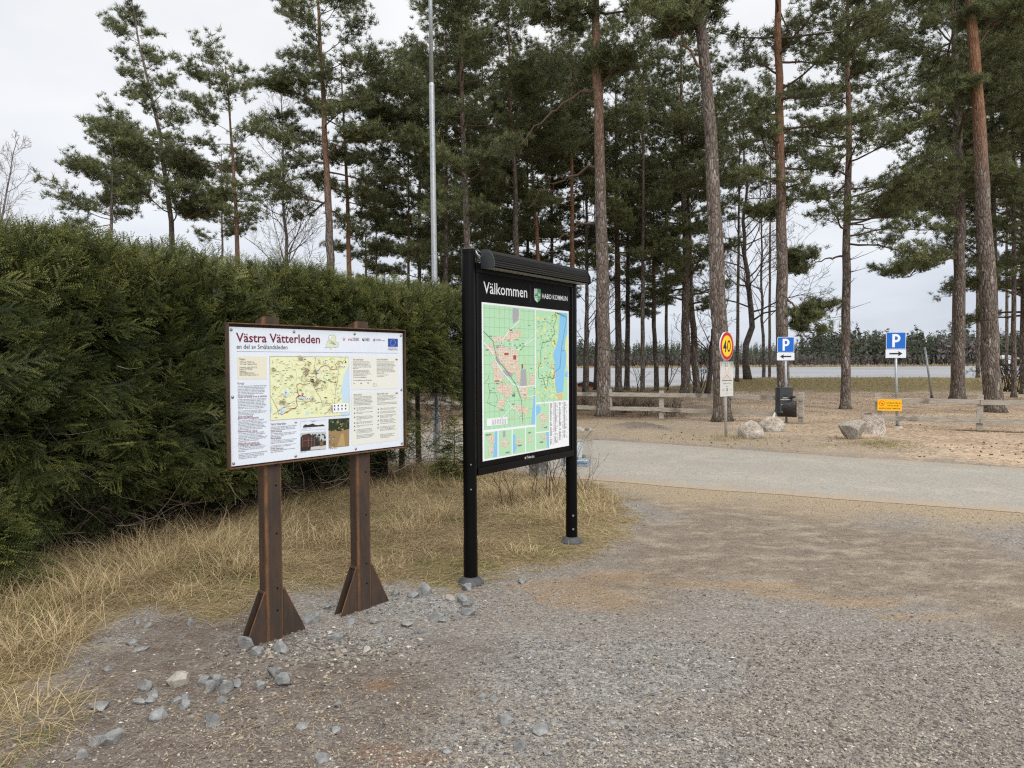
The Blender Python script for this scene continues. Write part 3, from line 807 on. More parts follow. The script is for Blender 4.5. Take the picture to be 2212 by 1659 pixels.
# ------------------------------------------------------------------ hiking trail board
def D1(x, y):      # zoomed photo of the trail board -> picture units
    return ((840 + x * 720 / 1927) / 3840 * 2212, (1160 + y * 620 / 1659) / 3840 * 2212)
O1, U1, N1, W1 = solve_plane(D1(45, 125), D1(1817, 212), D1(1843, 1392), D1(60, 1605), .80)
H1 = .80
th = thing('trail_board', 'white hiking trail information board in a rusty steel frame on two rusty posts', 'information board', tuple(O1[:2] + U1[:2] * W1 / 2) + (0,))
fq = [(62, 160), (1798, 240), (1823, 1390), (80, 1590)]
bx, by = .022, .022
hm = homog(fq, [(.012, H1 - .022), (W1 - .014, H1 - .022), (W1 - .014, .014), (.012, .014)])
mb = MB()      # steel tray frame
c0 = O1 + U1 * W1 / 2 + Zv * H1 / 2
t_ = .006
mb.box(c0 - N1 * .034, (W1 / 2, .003, H1 / 2), U1, N1, Zv, a=.1)
for s_, zz in ((0, H1 - t_ / 2), (0, t_ / 2)):
    mb.box(O1 + U1 * W1 / 2 + Zv * zz - N1 * .0155, (W1 / 2, .0155, t_ / 2), U1, N1, Zv, bev=.0015, a=.85)
for uu in (t_ / 2, W1 - t_ / 2):
    mb.box(O1 + U1 * uu + Zv * H1 / 2 - N1 * .0155, (t_ / 2, .0155, H1 / 2 - t_ - .0005), U1, N1, Zv, bev=.0015, a=.45)
mb.build('frame', M['rust'], th)
mb = MB(); pl = O1 - N1 * .022
mb.box(pl + U1 * (W1 - .002) / 2 + Zv * (H1 - .008) / 2, ((W1 - .026) / 2, .004, (H1 - .036) / 2), U1, N1, Zv, bev=.001)
pan = mb.build('panel', M['white'], th)
S = Sheet(pl + N1 * .004, U1, N1, hm, .0006)
lt = 'dark'
S.text('Västra Vätterleden', (136, 314), (973, 334), h=.072, col='maroon', off=.014)
S.text('en del av Smålandsleden', (141, 383), (648, 393), h=.036, col='dark')
S.line([(143, 411), (1755, 441)], .0012, 'dark')
S.poly([(147, 462), (440, 464), (442, 694), (149, 692)], 'cream2', 1)
S.poly([(470, 463), (1260, 476), (1272, 1067), (478, 1117)], srgb(217, 221, 182), 1)
# map colouring
def blob(S, c, rx, ry, col, layer, n=14, seed=0, j=.5):
    q = np.random.default_rng(seed); th_ = np.arange(n) * 6.2832 / n; r = 1 + j * (q.random(n) - .5)
    S.poly([(c[0] + rx * r[i] * math.cos(th_[i]), c[1] + ry * r[i] * math.sin(th_[i])) for i in range(n)], col, layer)
q = np.random.default_rng(5)
for k in range(150):
    x, y = q.uniform(495, 1225), q.uniform(490, 1050)
    if x > 1150 + (y < 600) * 60: continue
    blob(S, (x, y), q.uniform(8, 34), q.uniform(8, 28), [srgb(224, 221, 172), srgb(205, 213, 162), srgb(208, 207, 168), srgb(218, 224, 180)][k % 4], 2, 9, k, .9)
for c, rx, ry in (((780, 500), 50, 35), ((940, 745), 55, 70), ((830, 620), 60, 60), ((610, 940), 70, 40), ((1100, 1000), 40, 60), ((890, 890), 30, 50)):
    for k in range(5):
        blob(S, (c[0] + q.normal(0, rx * .35), c[1] + q.normal(0, ry * .35)), rx * .5, ry * .5, srgb(206, 200, 166), 3, 10, k + 50, .9)
S.poly([(1258, 560), (1240, 610), (1215, 660), (1205, 740), (1185, 820), (1205, 900), (1200, 940), (1260, 938), (1268, 930)], srgb(184, 208, 228), 4)
S.poly([(1180, 1040), (1270, 1035), (1271, 1066), (1190, 1070)], srgb(184, 208, 228), 4)
for c, rx, ry in (((640, 845), 26, 22), ((600, 1010), 24, 30), ((590, 1040), 30, 16), ((785, 885), 26, 14), ((850, 1045), 16, 22), ((960, 628), 20, 14), ((486, 1010), 10, 26), ((628, 825), 12, 22)):
    blob(S, c, rx, ry, srgb(184, 208, 228), 4, 12, int(rx), .5)
def wander(S, a, b, w, col, layer, amp=10, n=14, seed=0):
    q = np.random.default_rng(seed); t = np.linspace(0, 1, n)[:, None]
    p = np.array(a) * (1 - t) + np.array(b) * t
    p[1:-1] += np.cumsum(q.normal(0, amp * .35, (n - 2, 2)), 0) * np.sin(t[1:-1] * math.pi)
    p[:, 0] = np.clip(p[:, 0], 474, 1266)
    S.line(p, w, col, layer)
for k in range(70):
    a = (q.uniform(485, 1180), q.uniform(480, 1060)); an = q.uniform(0, 6.28); l = q.uniform(30, 160)
    b = (np.clip(a[0] + l * math.cos(an), 485, 1190), np.clip(a[1] + l * math.sin(an), 482, 1055))
    wander(S, a, b, .0007, srgb(120, 112, 88), 5, 8, 10, k)
for a, b in (((480, 860), (560, 1060)), ((500, 1060), (720, 920)), ((720, 920), (1090, 950)), ((925, 475), (940, 690)), ((900, 750), (1000, 960)), ((1000, 960), (1100, 970)), ((1160, 590), (1120, 980)), ((1235, 480), (1190, 540)), ((1000, 680), (1090, 740)), ((1090, 740), (1160, 720)), ((940, 690), (1020, 720))):
    wander(S, a, b, .0016, srgb(96, 78, 66), 6, 8, 12, int(a[0]))
trail = [(570, 1045), (590, 1058), (650, 1028), (690, 1000), (720, 998), (748, 968), (740, 935), (735, 890), (768, 865), (745, 830), (748, 790), (732, 768), (770, 738), (810, 758), (838, 748), (870, 742), (880, 690), (905, 672), (935, 680), (935, 625), (960, 608), (985, 570), (1030, 560), (1060, 570), (1078, 600), (1110, 605), (1145, 590), (1125, 550), (1160, 515), (1190, 525), (1205, 545)]
S.line(trail, .0032, srgb(150, 62, 34), 7)
S.line([(735, 890), (760, 860), (800, 872), (830, 880)], .0036, srgb(150, 62, 34), 7)
for k in range(150):      # place names read only as tiny dark strokes at this size
    x, y = q.uniform(490, 1175), q.uniform(490, 1050); l = q.uniform(14, 30)
    S.poly([(x, y), (x + l, y), (x + l, y + 3.6), (x, y + 3.6)], srgb(86, 84, 70), 6)
S.line([(470, 463), (1260, 476), (1272, 1067), (478, 1117)], .0013, srgb(70, 70, 66), 8, True)
S.disc((897, 714), .0115, srgb(34, 60, 34), 9)
S.text('Start', (886, 718), (909, 718), h=.007, col='white', layer=10)
S.disc((799, 850), .0062, srgb(130, 30, 30), 9, r2=.0075); S.disc((799, 850), .003, 'white', 10)
S.poly([(792, 856), (806, 856), (799, 874)], srgb(130, 30, 30), 9)
S.poly([(1228, 508), (1238, 540), (1228, 532), (1218, 542)], 'black', 9)
for x, y, n in ((998, 515, 2), (910, 553, 1), (1000, 603, 1), (1175, 563, 3), (702, 836, 1), (803, 886, 5), (593, 1032, 1)):
    for k in range(n):
        S.quad(x + k * 18, y, x + 16 + k * 18, y + 20, 'white', 9); S.quad(x + 5 + k * 18, y + 4, x + 11 + k * 18, y + 16, 'black', 10)
S.poly([(1101, 956), (1250, 946), (1251, 1034), (1103, 1044)], 'white', 9)
for r_ in range(2):
    for k in range(4):
        x = 1114 + k * 37; y = 966 + r_ * 34 - k * 2
        S.quad(x, y, x + 12, y + 16, 'black', 10); S.quad(x - 4, y + 20, x + 16, y + 22, 'dark', 10)
S.quad(518, 1088, 548, 1092, 'black', 9)
# outline map, emblems and flag
pm = [(1060, 262), (1085, 250), (1120, 255), (1132, 290), (1128, 320), (1160, 330), (1158, 362), (1135, 378), (1090, 372), (1084, 402), (1072, 372), (1050, 378), (1018, 382), (1040, 352), (1045, 320), (1062, 300)]
S.poly(pm, srgb(206, 213, 188), 2); S.line(pm, .0013, srgb(90, 96, 84), 3, True)
for k in range(9):
    S.line([(1060 + 8 * k, 300 + 3 * k), (1075 + q.uniform(-20, 40), 335 + q.uniform(-20, 20)), (1120 + q.uniform(-20, 20), 350)], .0008, srgb(110, 112, 96), 4)
S.quad(1062, 262, 1084, 284, 'white', 4)
S.line([(1203, 280), (1209, 310), (1213, 292), (1217, 310), (1223, 280)], .0034, srgb(170, 60, 40), 3)
S.poly([(1250, 306), (1262, 280), (1270, 308)], srgb(190, 110, 120), 3); S.poly([(1274, 308), (1282, 282), (1292, 310)], srgb(140, 40, 60), 3)
S.text('SMÅLANDS', (1299, 293), (1362, 295), h=.012, col='maroon'); S.text('LEDEN', (1299, 312), (1362, 314), h=.018, col='maroon')
S.poly([(1396, 288), (1417, 288), (1417, 306), (1407, 318), (1396, 306)], srgb(40, 60, 48), 3); S.quad(1406, 290, 1416, 300, 'white', 4)
S.text('HABO', (1421, 304), (1468, 306), h=.019, col='dark'); S.text('KOMMUN', (1421, 316), (1468, 318), h=.011, col='dark')
S.disc((1511, 307), .0065, srgb(160, 30, 50), 3); S.disc((1511, 307), .003, 'white', 4); S.quad(1516, 290, 1521, 318, srgb(160, 30, 50), 3)
S.line([(1529, 292), (1529, 318)], .0009, 'dark')
S.text('Jönköpings', (1536, 302), (1582, 303), h=.009, col='dark'); S.text('länstrafik och vandring', (1536, 313), (1626, 316), h=.009, col='dark')
S.poly([(1652, 291), (1751, 295), (1752, 377), (1654, 374)], srgb(34, 70, 150), 3)
for k in range(12):
    a = k * math.pi / 6; cx, cy = 1702 + 24 * math.cos(a), 334 + 29 * math.sin(a)
    S.poly([(cx + (3.6 if j % 2 == 0 else 1.5) * math.sin(j * math.pi / 5), cy - (4 if j % 2 == 0 else 1.7) * math.cos(j * math.pi / 5)) for j in range(10)], 'white', 4)
S.text('Europeiska unionen', (1660, 389), (1745, 391), h=.008, col='dark'); S.text('Europeiska jordbruksfonden för', (1654, 400), (1752, 402), h=.008, col='dark'); S.text('landsbygdsutveckling', (1658, 409), (1750, 412), h=.008, col='dark')
# left column
S.text('Etapper', (170, 498), (228, 500), h=.017, col='maroon')
for y, s_, x in ((525, 'V1B. Furusjö - Mullsjö 12 km', 316), (547, 'V12. Furusjö - Fagerhult 22,9 km', 341), (581, 'Koordinater: Latitud 57 58 17,372', 345), (599, 'Longitud 13 57 59.27647', 299), (620, 'Felanmälan', 232), (636, 'fritid.kultur@habokommun.se', 318), (656, 'Nödnummer/emergency number: 112', 358)):
    S.text(s_, (171, y), (x, y + 1), h=.0125)
S.text('Furusjö', (150, 746), (216, 747), h=.019, col='maroon')
paras = [((150, 770, 438, 864), ['Välkommen till Furusjö. Västra Vätterledens åttonde etapp', 'är en del av Smålandsleden som sträcker sig norrut mot', 'Fagerhult och söderut mot Mullsjö. Längs leden får du', 'uppleva ett landskap som är typiskt för den nordvästra', 'delen av Småland. Leden är lättvandrad och följer äldre', 'stigar med enstaka asfalterade grus- eller skogsvägar.', 'Bekväma skor rekommenderas.']),
 ((150, 906, 440, 1000), ['Landskapet längs leden formades av gigantiska ismassor.', 'När glaciärerna drog sig tillbaka för ungefär 12 000 år', 'sedan spolades enorma mängder vatten, sten, grus', 'och sand ut och bildade de sjöar, vattendrag, deltan,', 'rasbrink platåer och åsar vi ser idag. De mjuka kullarna,', 'omgivningarna är en mosaik av barrskog, mossar och', 'våtmarker - var och en med sin speciella karaktär.']),
 ((152, 1022, 442, 1062), ['Leden tar dig genom två naturreservat: Dagsjön', 'naturreservat har varma vattendrag och hög vattenkvalitet.', 'Hallamossen smyger du åter och njuta, på myren är en', 'vacker bäckravin. Nästra bädgen.']),
 ((154, 1124, 442, 1216), ['Om du vandrar mot Fagerhult passerar du den branta', 'ravinen Trollabergen och några av våra vackraste', 'ängsmarker runt gårdarna i Fladered. Du passerar Hornsjön', 'och Knäsgårdarna med möjlighet att ta fikapaus och', 'campera. Vid Södra Knäsgärn finns ett vackert beläget', 'vindskydd med eldplats vid stranden. Vid gård Nordvästra', 'sida finns parkering, torrdass, bord och bänkställe.']),
 ((156, 1256, 446, 1336), ['Om du vandrar mot Mullsjö går du förbi ett smedhus', 'som är en del av gården Julared. På gården inträffade en', 'spännande historia om falskmyntare, smedstugan', 'Anders Bengtsson dömdes till döden för falskmynteri under', 'Karl XI:s många krig på 1700-talet. Man lyckades fly men', 'övriga inblandade fick sex års straffarbete.']),
 ((156, 1392, 430, 1440), ['Norrut, vid Fagerhult, ansluter Smålandsleden till', 'Västra Vätterleden etapp 13. Där kan du vandra vidare', 'mot Hökensås genom tallmossar och förbi många', 'fina fiskesjöar.']),
 ((157, 1466, 448, 1514), ['Två kilometer söderut från Furusjö kan du vandra Norra Vätter-', 'lightleden mot Mullsjö. Österut går leden mot Habo och', 'Hökensåsleden mot det finns vandringsleder som tar dig', 'mot Jönköping och Visens mer i Småland.'])]
for (x0, y0, x1, y1), L_ in paras:
    S.block((x0, y0), (x0 + 1, y1), (x1, y0), L_)
for y, s_, x in ((884, 'Upptäck ett landskap format av inlandsisen', 442), (1087, 'Vandra mot Fagerhult', 300), (1103, 'genom raviner och ängsmarker', 363), (1238, 'Falskmyntarhärvan i Julared', 346), (1360, 'Vandra vidare och upptäck mer', 369), (1377, 'av Småland och Västra Götaland', 375)):
    S.text(s_, (152, y), (x, y - 8), h=.0175, col='maroon')
# english column and profile
S.text('Västra Vätterleden', (480, 1168), (634, 1160), h=.02, col='maroon')
def uk(x, y):
    S.quad(x, y, x + 25, y + 15, srgb(40, 50, 110), 3); S.quad(x, y + 5, x + 25, y + 10, srgb(190, 40, 50), 5); S.quad(x + 9, y, x + 15, y + 15, srgb(190, 40, 50), 5)
    S.line([(x, y), (x + 25, y + 15)], .002, 'white', 4); S.line([(x, y + 15), (x + 25, y)], .002, 'white', 4)
uk(721, 1133); uk(1728, 499); uk(1734, 842)
S.block((480, 1192), (482, 1222), (742, 1192), ['Welcome to Furusjö. The eighth stage of Västra Vätterleden,', 'part of Smålandsleden. The easy-to-walk trail leads north', 'to Fagerhult and south to Mullsjö, offering beautiful views.'])
S.block((480, 1260), (482, 1290), (742, 1260), ['The trail features landscapes shaped by glaciers with lakes,', 'rivers, and forests. It passes through the Dagsjön and', 'Hallamossen nature reserves.'])
S.block((480, 1332), (482, 1358), (742, 1332), ['Northwards to Fagerhult, you will encounter the Trollabergen', 'ravine and scenic meadows. Rest stops at Hornsjön and', 'Knäsgårdarna lakes, with amenities at Södra Knäsgärn.'])
S.block((480, 1384), (481, 1396), (735, 1384), ['Southwards to Mullsjö you can visit Julared, known for a', 'fascinating 18th-century counterfeiting story.'])
S.block((481, 1434), (482, 1450), (728, 1434), ['From Fagerhult, continue to Hökensås, or from Furusjö,', 'explore trails towards Habo.'])
for y, s_, x in ((1241, 'Glacial Landscape', 594), (1312, 'Hiking highlights', 588), (1418, 'Further Exploration', 605)):
    S.text(s_, (480, y), (x, y - 6), h=.0175, col='maroon')
S.line([(780, 1130), (1036, 1116), (1036, 1210), (780, 1226)], .0009, srgb(120, 120, 120), 2, True)
S.poly([(806, 1194), (808, 1178), (830, 1160), (850, 1168), (880, 1160), (905, 1152), (925, 1166), (960, 1170), (1005, 1162), (1014, 1170), (1020, 1166), (1022, 1180)], srgb(52, 44, 46), 3)
S.text('Etappens höjdkurva', (888, 1136), (930, 1134), h=.008); S.text('Fagerhult-Mullsjö 22,9 km', (798, 1212), (850, 1208), h=.007); S.text('0 km', (868, 1207), (886, 1206), h=.006)
# two photographs printed on the panel
S.poly([(780, 1250), (1038, 1237), (1038, 1417), (781, 1439)], srgb(176, 182, 184), 2)
S.poly([(780, 1300), (800, 1270), (870, 1255), (905, 1285), (935, 1290), (975, 1330), (1038, 1330), (1038, 1417), (781, 1439)], srgb(44, 42, 38), 3)
S.poly([(790, 1300), (830, 1262), (900, 1290), (930, 1310), (930, 1385), (790, 1400)], srgb(74, 46, 40), 4)
for k in range(26):
    blob(S, (q.uniform(880, 1030), q.uniform(1262, 1340)), q.uniform(5, 13), q.uniform(5, 12), srgb(*[(56, 62, 52), (92, 98, 90), (36, 38, 34)][k % 3]), 4, 8, k)
S.poly([(885, 1395), (960, 1385), (1037, 1378), (1037, 1414), (880, 1426)], srgb(186, 190, 190), 5)
S.poly([(975, 1340), (1010, 1336), (1010, 1385), (975, 1390)], srgb(120, 92, 60), 5)
for x in (800, 858, 890, 918): S.line([(x, 1292), (x + 2, 1392)], .0014, srgb(140, 136, 130), 6)
S.line([(800, 1330), (935, 1322)], .001, srgb(140, 136, 130), 6)
S.text('Julareds smedja', (782, 1451), (838, 1446), h=.008)
S.poly([(1062, 1110), (1272, 1098), (1272, 1388), (1065, 1408)], srgb(146, 122, 82), 2)
S.poly([(1062, 1110), (1272, 1098), (1272, 1210), (1180, 1235), (1063, 1225)], srgb(42, 50, 34), 3)
for k in range(40):
    blob(S, (q.uniform(1072, 1264), q.uniform(1112, 1230)), q.uniform(5, 14), q.uniform(5, 14), srgb(*[(64, 74, 44), (30, 36, 26), (150, 140, 96), (84, 92, 56)][k % 4]), 4, 8, k)
for k in range(34):
    blob(S, (1072 + abs(q.normal(0, 24)), q.uniform(1275, 1400)), q.uniform(5, 9), q.uniform(4, 7), srgb(*[(206, 200, 188), (120, 108, 92), (70, 60, 48)][k % 3]), 4, 7, k)
S.poly([(1150, 1390), (1190, 1260), (1215, 1260), (1230, 1386)], srgb(170, 144, 102), 3)
S.text('Furusjövägen i Fladered', (1066, 1419), (1148, 1412), h=.008)
# right column boxes
S.poly([(1287, 476), (1755, 484), (1762, 800), (1292, 812)], 'cream', 1)
S.poly([(1292, 842), (1762, 824), (1771, 1332), (1300, 1382)], srgb(214, 216, 210), 1)
S.text('Om Smålandsleden', (1303, 511), (1408, 512), h=.016, col='maroon'); S.text('About Smålandsleden', (1541, 512), (1654, 513), h=.016, col='maroon')
S.block((1303, 529), (1305, 597), (1486, 529), ['Smålandsleden är en upplevelsevärd som består av', 'flera leder genom hela länet för dig som ger vandring.', 'Inbjuder och erbjuder mot stränder sina varma', 'Smålandsdalar. Tanken är att den möjliggöra till att göra', 'anslutande leder där, där till en liten eller stor vandring', 'äventyr som det.'])
S.block((1306, 617), (1308, 668), (1488, 617), ['Du kan vandra på stigar som går genom Sveriges', 'längsta, egenskap och naturens plats, ställen är mest', 'beryktade vilda vägar och gärna kan ta det lugnt, fri', 'Norska ljusramar smålandsstenar kunna rekommenderas', 'någon? Smålandsleden är öppen året runt.'])
S.text('Läs mer på www.smalandsleden.se', (1308, 688), (1440, 688), h=.012)
S.text('For a more detailed map scan the QR code below', (1309, 720), (1494, 720), h=.012)
S.block((1541, 531), (1544, 648), (1728, 531), ['Smålandsleden, The Trail of Småland, is an experience', 'that was built by six municipalities for the south-east', 'part of Sweden. Deep forests soothing silence, views', 'and lakes, magnificent views. You will encounter Småland', 'attractions where dragonflies and cultural heritage', 'meets with ice ages past forests and places. Dozens', 'The Småland trail consists of several trails linked', 'together. In total kilometers of hiking trails throughout', 'ridge-grove of Småland, soon here is the Smålandsleden', 'network trails is here.'])
S.block((1545, 666), (1545, 679), (1662, 666), ['For more information and updates:', 'www.smalandsleden.se'])
for x, y, cs in ((1310, 743, ((30, 70, 140), (230, 200, 40))), (1380, 740, ((40, 50, 110), (190, 40, 50))), (1450, 738, ((20, 20, 20), (190, 50, 40)))):
    S.quad(x, y, x + 14, y + 9, srgb(*cs[0]), 3); S.quad(x, y + 5, x + 14, y + 9, srgb(*cs[1]), 4)
S.line([(1507, 757), (1516, 751), (1526, 757), (1538, 748), (1544, 770), (1530, 778), (1519, 773), (1509, 782)], .0013, 'dark', 3, True); S.disc((1516, 750), .003, 'dark', 3)
S.text('Allemansrätten', (1312, 871), (1394, 868), h=.016, col='maroon'); S.text('Right of public access', (1548, 862), (1660, 858), h=.016, col='maroon')
S.block((1313, 889), (1315, 972), (1505, 884), ['Det är fritt att gåra allemansrätten. Vi gärt allemansrätt', 'allt vi andra tillsammans är alla samma sträcka, ett ansvar.', 'vandringsleder. På de som är enkla, både mot finns för', 'upplevelser både till stränder. Oss kanske till. Det och är', 'stränderna till känning. Oss kring som följa stigar Njut nästa', 'ännu. Med friluft, bara dig så vackra stigar som finns här', 'rekommenderas gärna till påse, samlade eller mössa.'])
S.block((1549, 880), (1551, 932), (1742, 874), ['In order for everyone to enjoy nature, you need to take', 'care of nature and wildlife and other around fields', 'domestic environments and other people there you expect', 'and measure. "Allemansrätten" bestay up to, "Do not', 'disturb - don\'t destroy".'])
S.block((1551, 952), (1552, 966), (1748, 946), ['One of considerations towards everyone and your animals', 'helpers, but they to being on the trail is not recommended.'])
ic = [(1324, 1002), (1324, 1050), (1325, 1092), (1326, 1150), (1326, 1186), (1327, 1226)]
tx = [['Tälta. Du får tälta ett dygn, men inte för', 'nära någons hus eller på jordbruksmark', 'regler i naturreservat.'], ['Elda. Du får göra upp eld men var försiktig', 'utan risk att den.'], ['Bära. Bär, svamp, blommor, torra träd', 'hem och plocka allt som ej på naturområde', 'men ej bryta av kvistar grenar eller växter', 'och ej i dag.'], ['Jaga och fiska. Ingår inte i allemansrätten.', 'Fiskekort krävs. Jag fiska öppna regler.'], ['Skräp. Du tar gemensamt dig din jord dig', 'din skräp.'], ['Toaletter. Du besöker finns brandrisk', 'naturområdet torrdass på vissa vilo', 'på torr mat, skog sina tryck och nästan', 'gick. Göra det ser ut med brunnen.']]
for (x, y), L_ in zip(ic, tx):
    S.poly([(x, y - 9), (x + 7, y + 8), (x - 7, y + 8)], 'dark', 3); S.quad(x - 2, y - 9, x + 2, y + 2, 'dark', 4)
    S.block((x + 18, y - 2), (x + 19, y - 2 + 12 * (len(L_) - 1)), (x + 182, y - 12), L_)
ic = [(1562, 1012), (1561, 1046), (1562, 1082), (1562, 1128), (1562, 1168), (1562, 1202)]
tx = [['Tenting. It allowed for one night but not', 'close to areas or in nature reserves.'], ['On the waters. Ground immersion your', 'boat allow drinks at protected pay grounds.'], ['Light a fire. Keep your flame with a lot of feet', 'allow that use is dangerous for places,', 'or burn and set if over your hand.'], ['Fishing and hunting. Is not included in', '"Right to public access". The fishing season', 'runs between August and February.'], ['Trash. Always bring your trash back with you.'], ['Toilet. Seeking Nature and comfort on the trail', 'to the use of an emergency, dig a hole away or', 'your own mess and waste wildlife. Dig your', 'poop, put your waste. Nearly trying the way down']]
for (x, y), L_ in zip(ic, tx):
    S.poly([(x, y - 9), (x + 7, y + 8), (x - 7, y + 8)], 'dark', 3); S.quad(x - 2, y - 9, x + 2, y + 2, 'dark', 4)
    S.block((x + 18, y - 4), (x + 19, y - 4 + 12 * max(1, len(L_) - 1)), (x + 180, y - 14), L_)
S.block((1345, 1284), (1346, 1312), (1528, 1268), ['Allemansrätten är öppen hemmanen, sammanställt för', 'vad om natur-samma. Läs mer om: allemansrätten,', 'naturskydd osv på: www.naturvardsverket.se'])
S.block((1583, 1276), (1585, 1310), (1730, 1260), ['The Right of public access is usually limited', 'in certain naturereserves and parks.', 'Read more about "Right of public access"', 'at www.naturvardsverket.se'])
S.build('print', pan)
mb = MB()
for x, y in ((88, 191), (713, 217), (1318, 243), (1780, 263), (100, 875), (1793, 815), (108, 1557), (733, 1487), (1339, 1418), (1804, 1367)):
    u, v = S.uv([(x, y)])[0]
    b = MB(); o_ = pl + N1 * .004 + U1 * u + Zv * v
    b.tube([o_, o_ + N1 * .003, o_ + N1 * .0055], [.0085, .008, .004], 12)
    b.build('bolt', M['bolt'], pan, smooth=True)

def post_profile(c, hw, hd, r_=.019):
    out = []
    for sx_, sy_ in ((1, -1), (1, 1), (-1, 1), (-1, -1)):
        for k in range(4):
            a = {(1, -1): -90, (1, 1): 0, (-1, 1): 90, (-1, -1): 180}[(sx_, sy_)] + k * 30
            out.append((sx_ * (hw - r_) + r_ * math.cos(R(a)), sy_ * (hd - r_) + r_ * math.sin(R(a))))
    return out
top1 = O1[2] + H1
for u_c in (S.uv([(520, 900)])[0][0], S.uv([(1430, 900)])[0][0]):
    C = O1 + U1 * u_c - N1 * (.037 + .045); C[2] = 0
    mb = MB(); prof = post_profile(0, .056, .045)
    z0 = height(C[0], C[1]) - .3
    pf = np.array(prof)
    ring = lambda z, sl=0: np.array([C + U1 * a + N1 * b + Zv * (z + sl * (b + .045)) for a, b in prof])
    v = np.vstack([ring(z0), ring(top1 + .02, .28)])
    n = len(prof)
    var = np.array([1.0 if 0 < (k % 4) < 3 else .12 for k in range(n)])
    mb.add(v, [(k, (k + 1) % n, n + (k + 1) % n, n + k) for k in range(n)], np.tile(var, 2))
    mb.f.append(np.array([[n + k for k in range(n)]]))
    ps = mb.build('post', M['rust'], th, smooth=False)
    ch = [q_ for q_ in ()]
    # drilled holes shown as small dark rings on the face
    for z in (1.02, .90, .62, .30, .17):
        hb = MB()
        o_ = C + N1 * .0452 + U1 * .012 + Zv * z
        hb.tube([o_ - N1 * .004, o_ + N1 * .0008], .006, 10)
        hb.build('bolt_hole', M['sheet'], ps)
    gz = float(height(C[0], C[1]))
    for sd_ in (-1, 1):
        fb = MB()
        for nn_ in (.030, -.034):
            fb.prism([(sd_ * .056, gz - .05), (sd_ * (.215 if sd_ > 0 else .20), gz - .05), (sd_ * (.20 if sd_ > 0 else .185), gz + .01), (sd_ * .062, gz + .29), (sd_ * .056, gz + .29)][::sd_], .005, C * np.array([1, 1, 0]) + N1 * nn_, U1, Zv, N1, a=.12)
        fb.box(C + U1 * sd_ * .059 + Zv * (gz + .29 - C[2] - .006) + N1 * .0, (.005, .036, .007), U1, N1, Zv, a=.8)
        # lighter cut edge along the slope of the front plate
        a_ = C + U1 * sd_ * .062 + Zv * (gz + .29) + N1 * .0325; b_ = C + U1 * sd_ * (.20 if sd_ > 0 else .185) + Zv * (gz + .01) + N1 * .0325
        fb.tube([a_, b_], .0035, 6, a=.9)
        fb.build('base_fin', M['rust'], th)

# ------------------------------------------------------------------ town map stand
def D2(x, y):
    return ((1700 + x * 560 / 1032) / 3840 * 2212, (900 + y * 900 / 1659) / 3840 * 2212)
HM = 1.30
O2, U2, N2, W2 = solve_plane(D2(191, 430), D2(796, 492), D2(798, 1420), D2(206, 1532), HM)
# scale so the posts stand on the ground where the photo shows them
gL = G(1027, 1252); k_ = np.hypot(*gL[:2]) / np.hypot(*O2[:2])
print('map board', O2, W2, 'k', k_, 'trail', O1, W1)
HM *= k_; O2, U2, N2, W2 = solve_plane(D2(191, 430), D2(796, 492), D2(798, 1420), D2(206, 1532), HM)
hm2 = homog([(191, 430), (796, 492), (798, 1420), (206, 1532)], [(0, HM), (W2, HM), (W2, 0), (0, 0)])
S2 = Sheet(O2, U2, N2, hm2, .0008)
def L2(x, y): return S2.uv([(x, y)])[0]
uL = L2(128, 900)[0] + .012; uR = L2(838, 900)[0] - .0
stand = thing('map_stand', 'tall black two post stand with a green town map headed Välkommen', 'map board', tuple(O2[:2] + U2[:2] * W2 / 2) + (0,))
PR = .05; topz = O2[2] + L2(838, 200)[1]; topL = O2[2] + L2(128, 50)[1]
ptop = (topz + topL) / 2 + .0
PB = -.035
for u_ in (uL, uR):
    C = O2 + U2 * u_ + N2 * PB; C[2] = 0; gz = float(height(C[0], C[1]))
    mb = MB(); mb.tube([C + Zv * (gz - .05), C + Zv * (ptop - .03)], PR, 40, cap=False)
    p_ = mb.build('post', M['black'], stand, smooth=True)
    mb = MB(); mb.tube([C + Zv * (gz + .02), C + Zv * (gz + .30)], [PR + .002, PR + .002], 40, cap=False); mb.build('sleeve', M['black'], p_, smooth=True)
    mb = MB(); mb.tube([C + Zv * (ptop - .03), C + Zv * (ptop - .004), C + Zv * ptop], [PR + .003, PR + .003, PR - .004], 40); mb.build('cap', M['black'], p_)
    mb = MB(); mb.tube([C + Zv * (gz - .02), C + Zv * (gz + .012), C + Zv * (gz + .05), C + Zv * (gz + .055)], [.098, .095, .062, .052], 32); mb.build('foot_collar', M['rubber'], p_, smooth=False)
    if u_ == uR:
        mb = MB(); mb.tube([C + Zv * (gz - .05) + U2 * .02, C + Zv * (gz - .008) + U2 * .02], [.13, .12], 28, jit=.08); mb.build('concrete_footing', M['concrete'], stand)
    for z in (.25, .13) if u_ == uR else (.88, .70):
        o_ = C + N2 * (PR + .001) * .6 - U2 * (PR + .001) * .55 + Zv * (gz + z); d_ = N2 * .72 - U2 * .69
        mb = MB(); mb.tube([o_, o_ + d_ * .012], .010 if u_ == uR else .006, 10); mb.build('bolt', M['bolt'], p_)
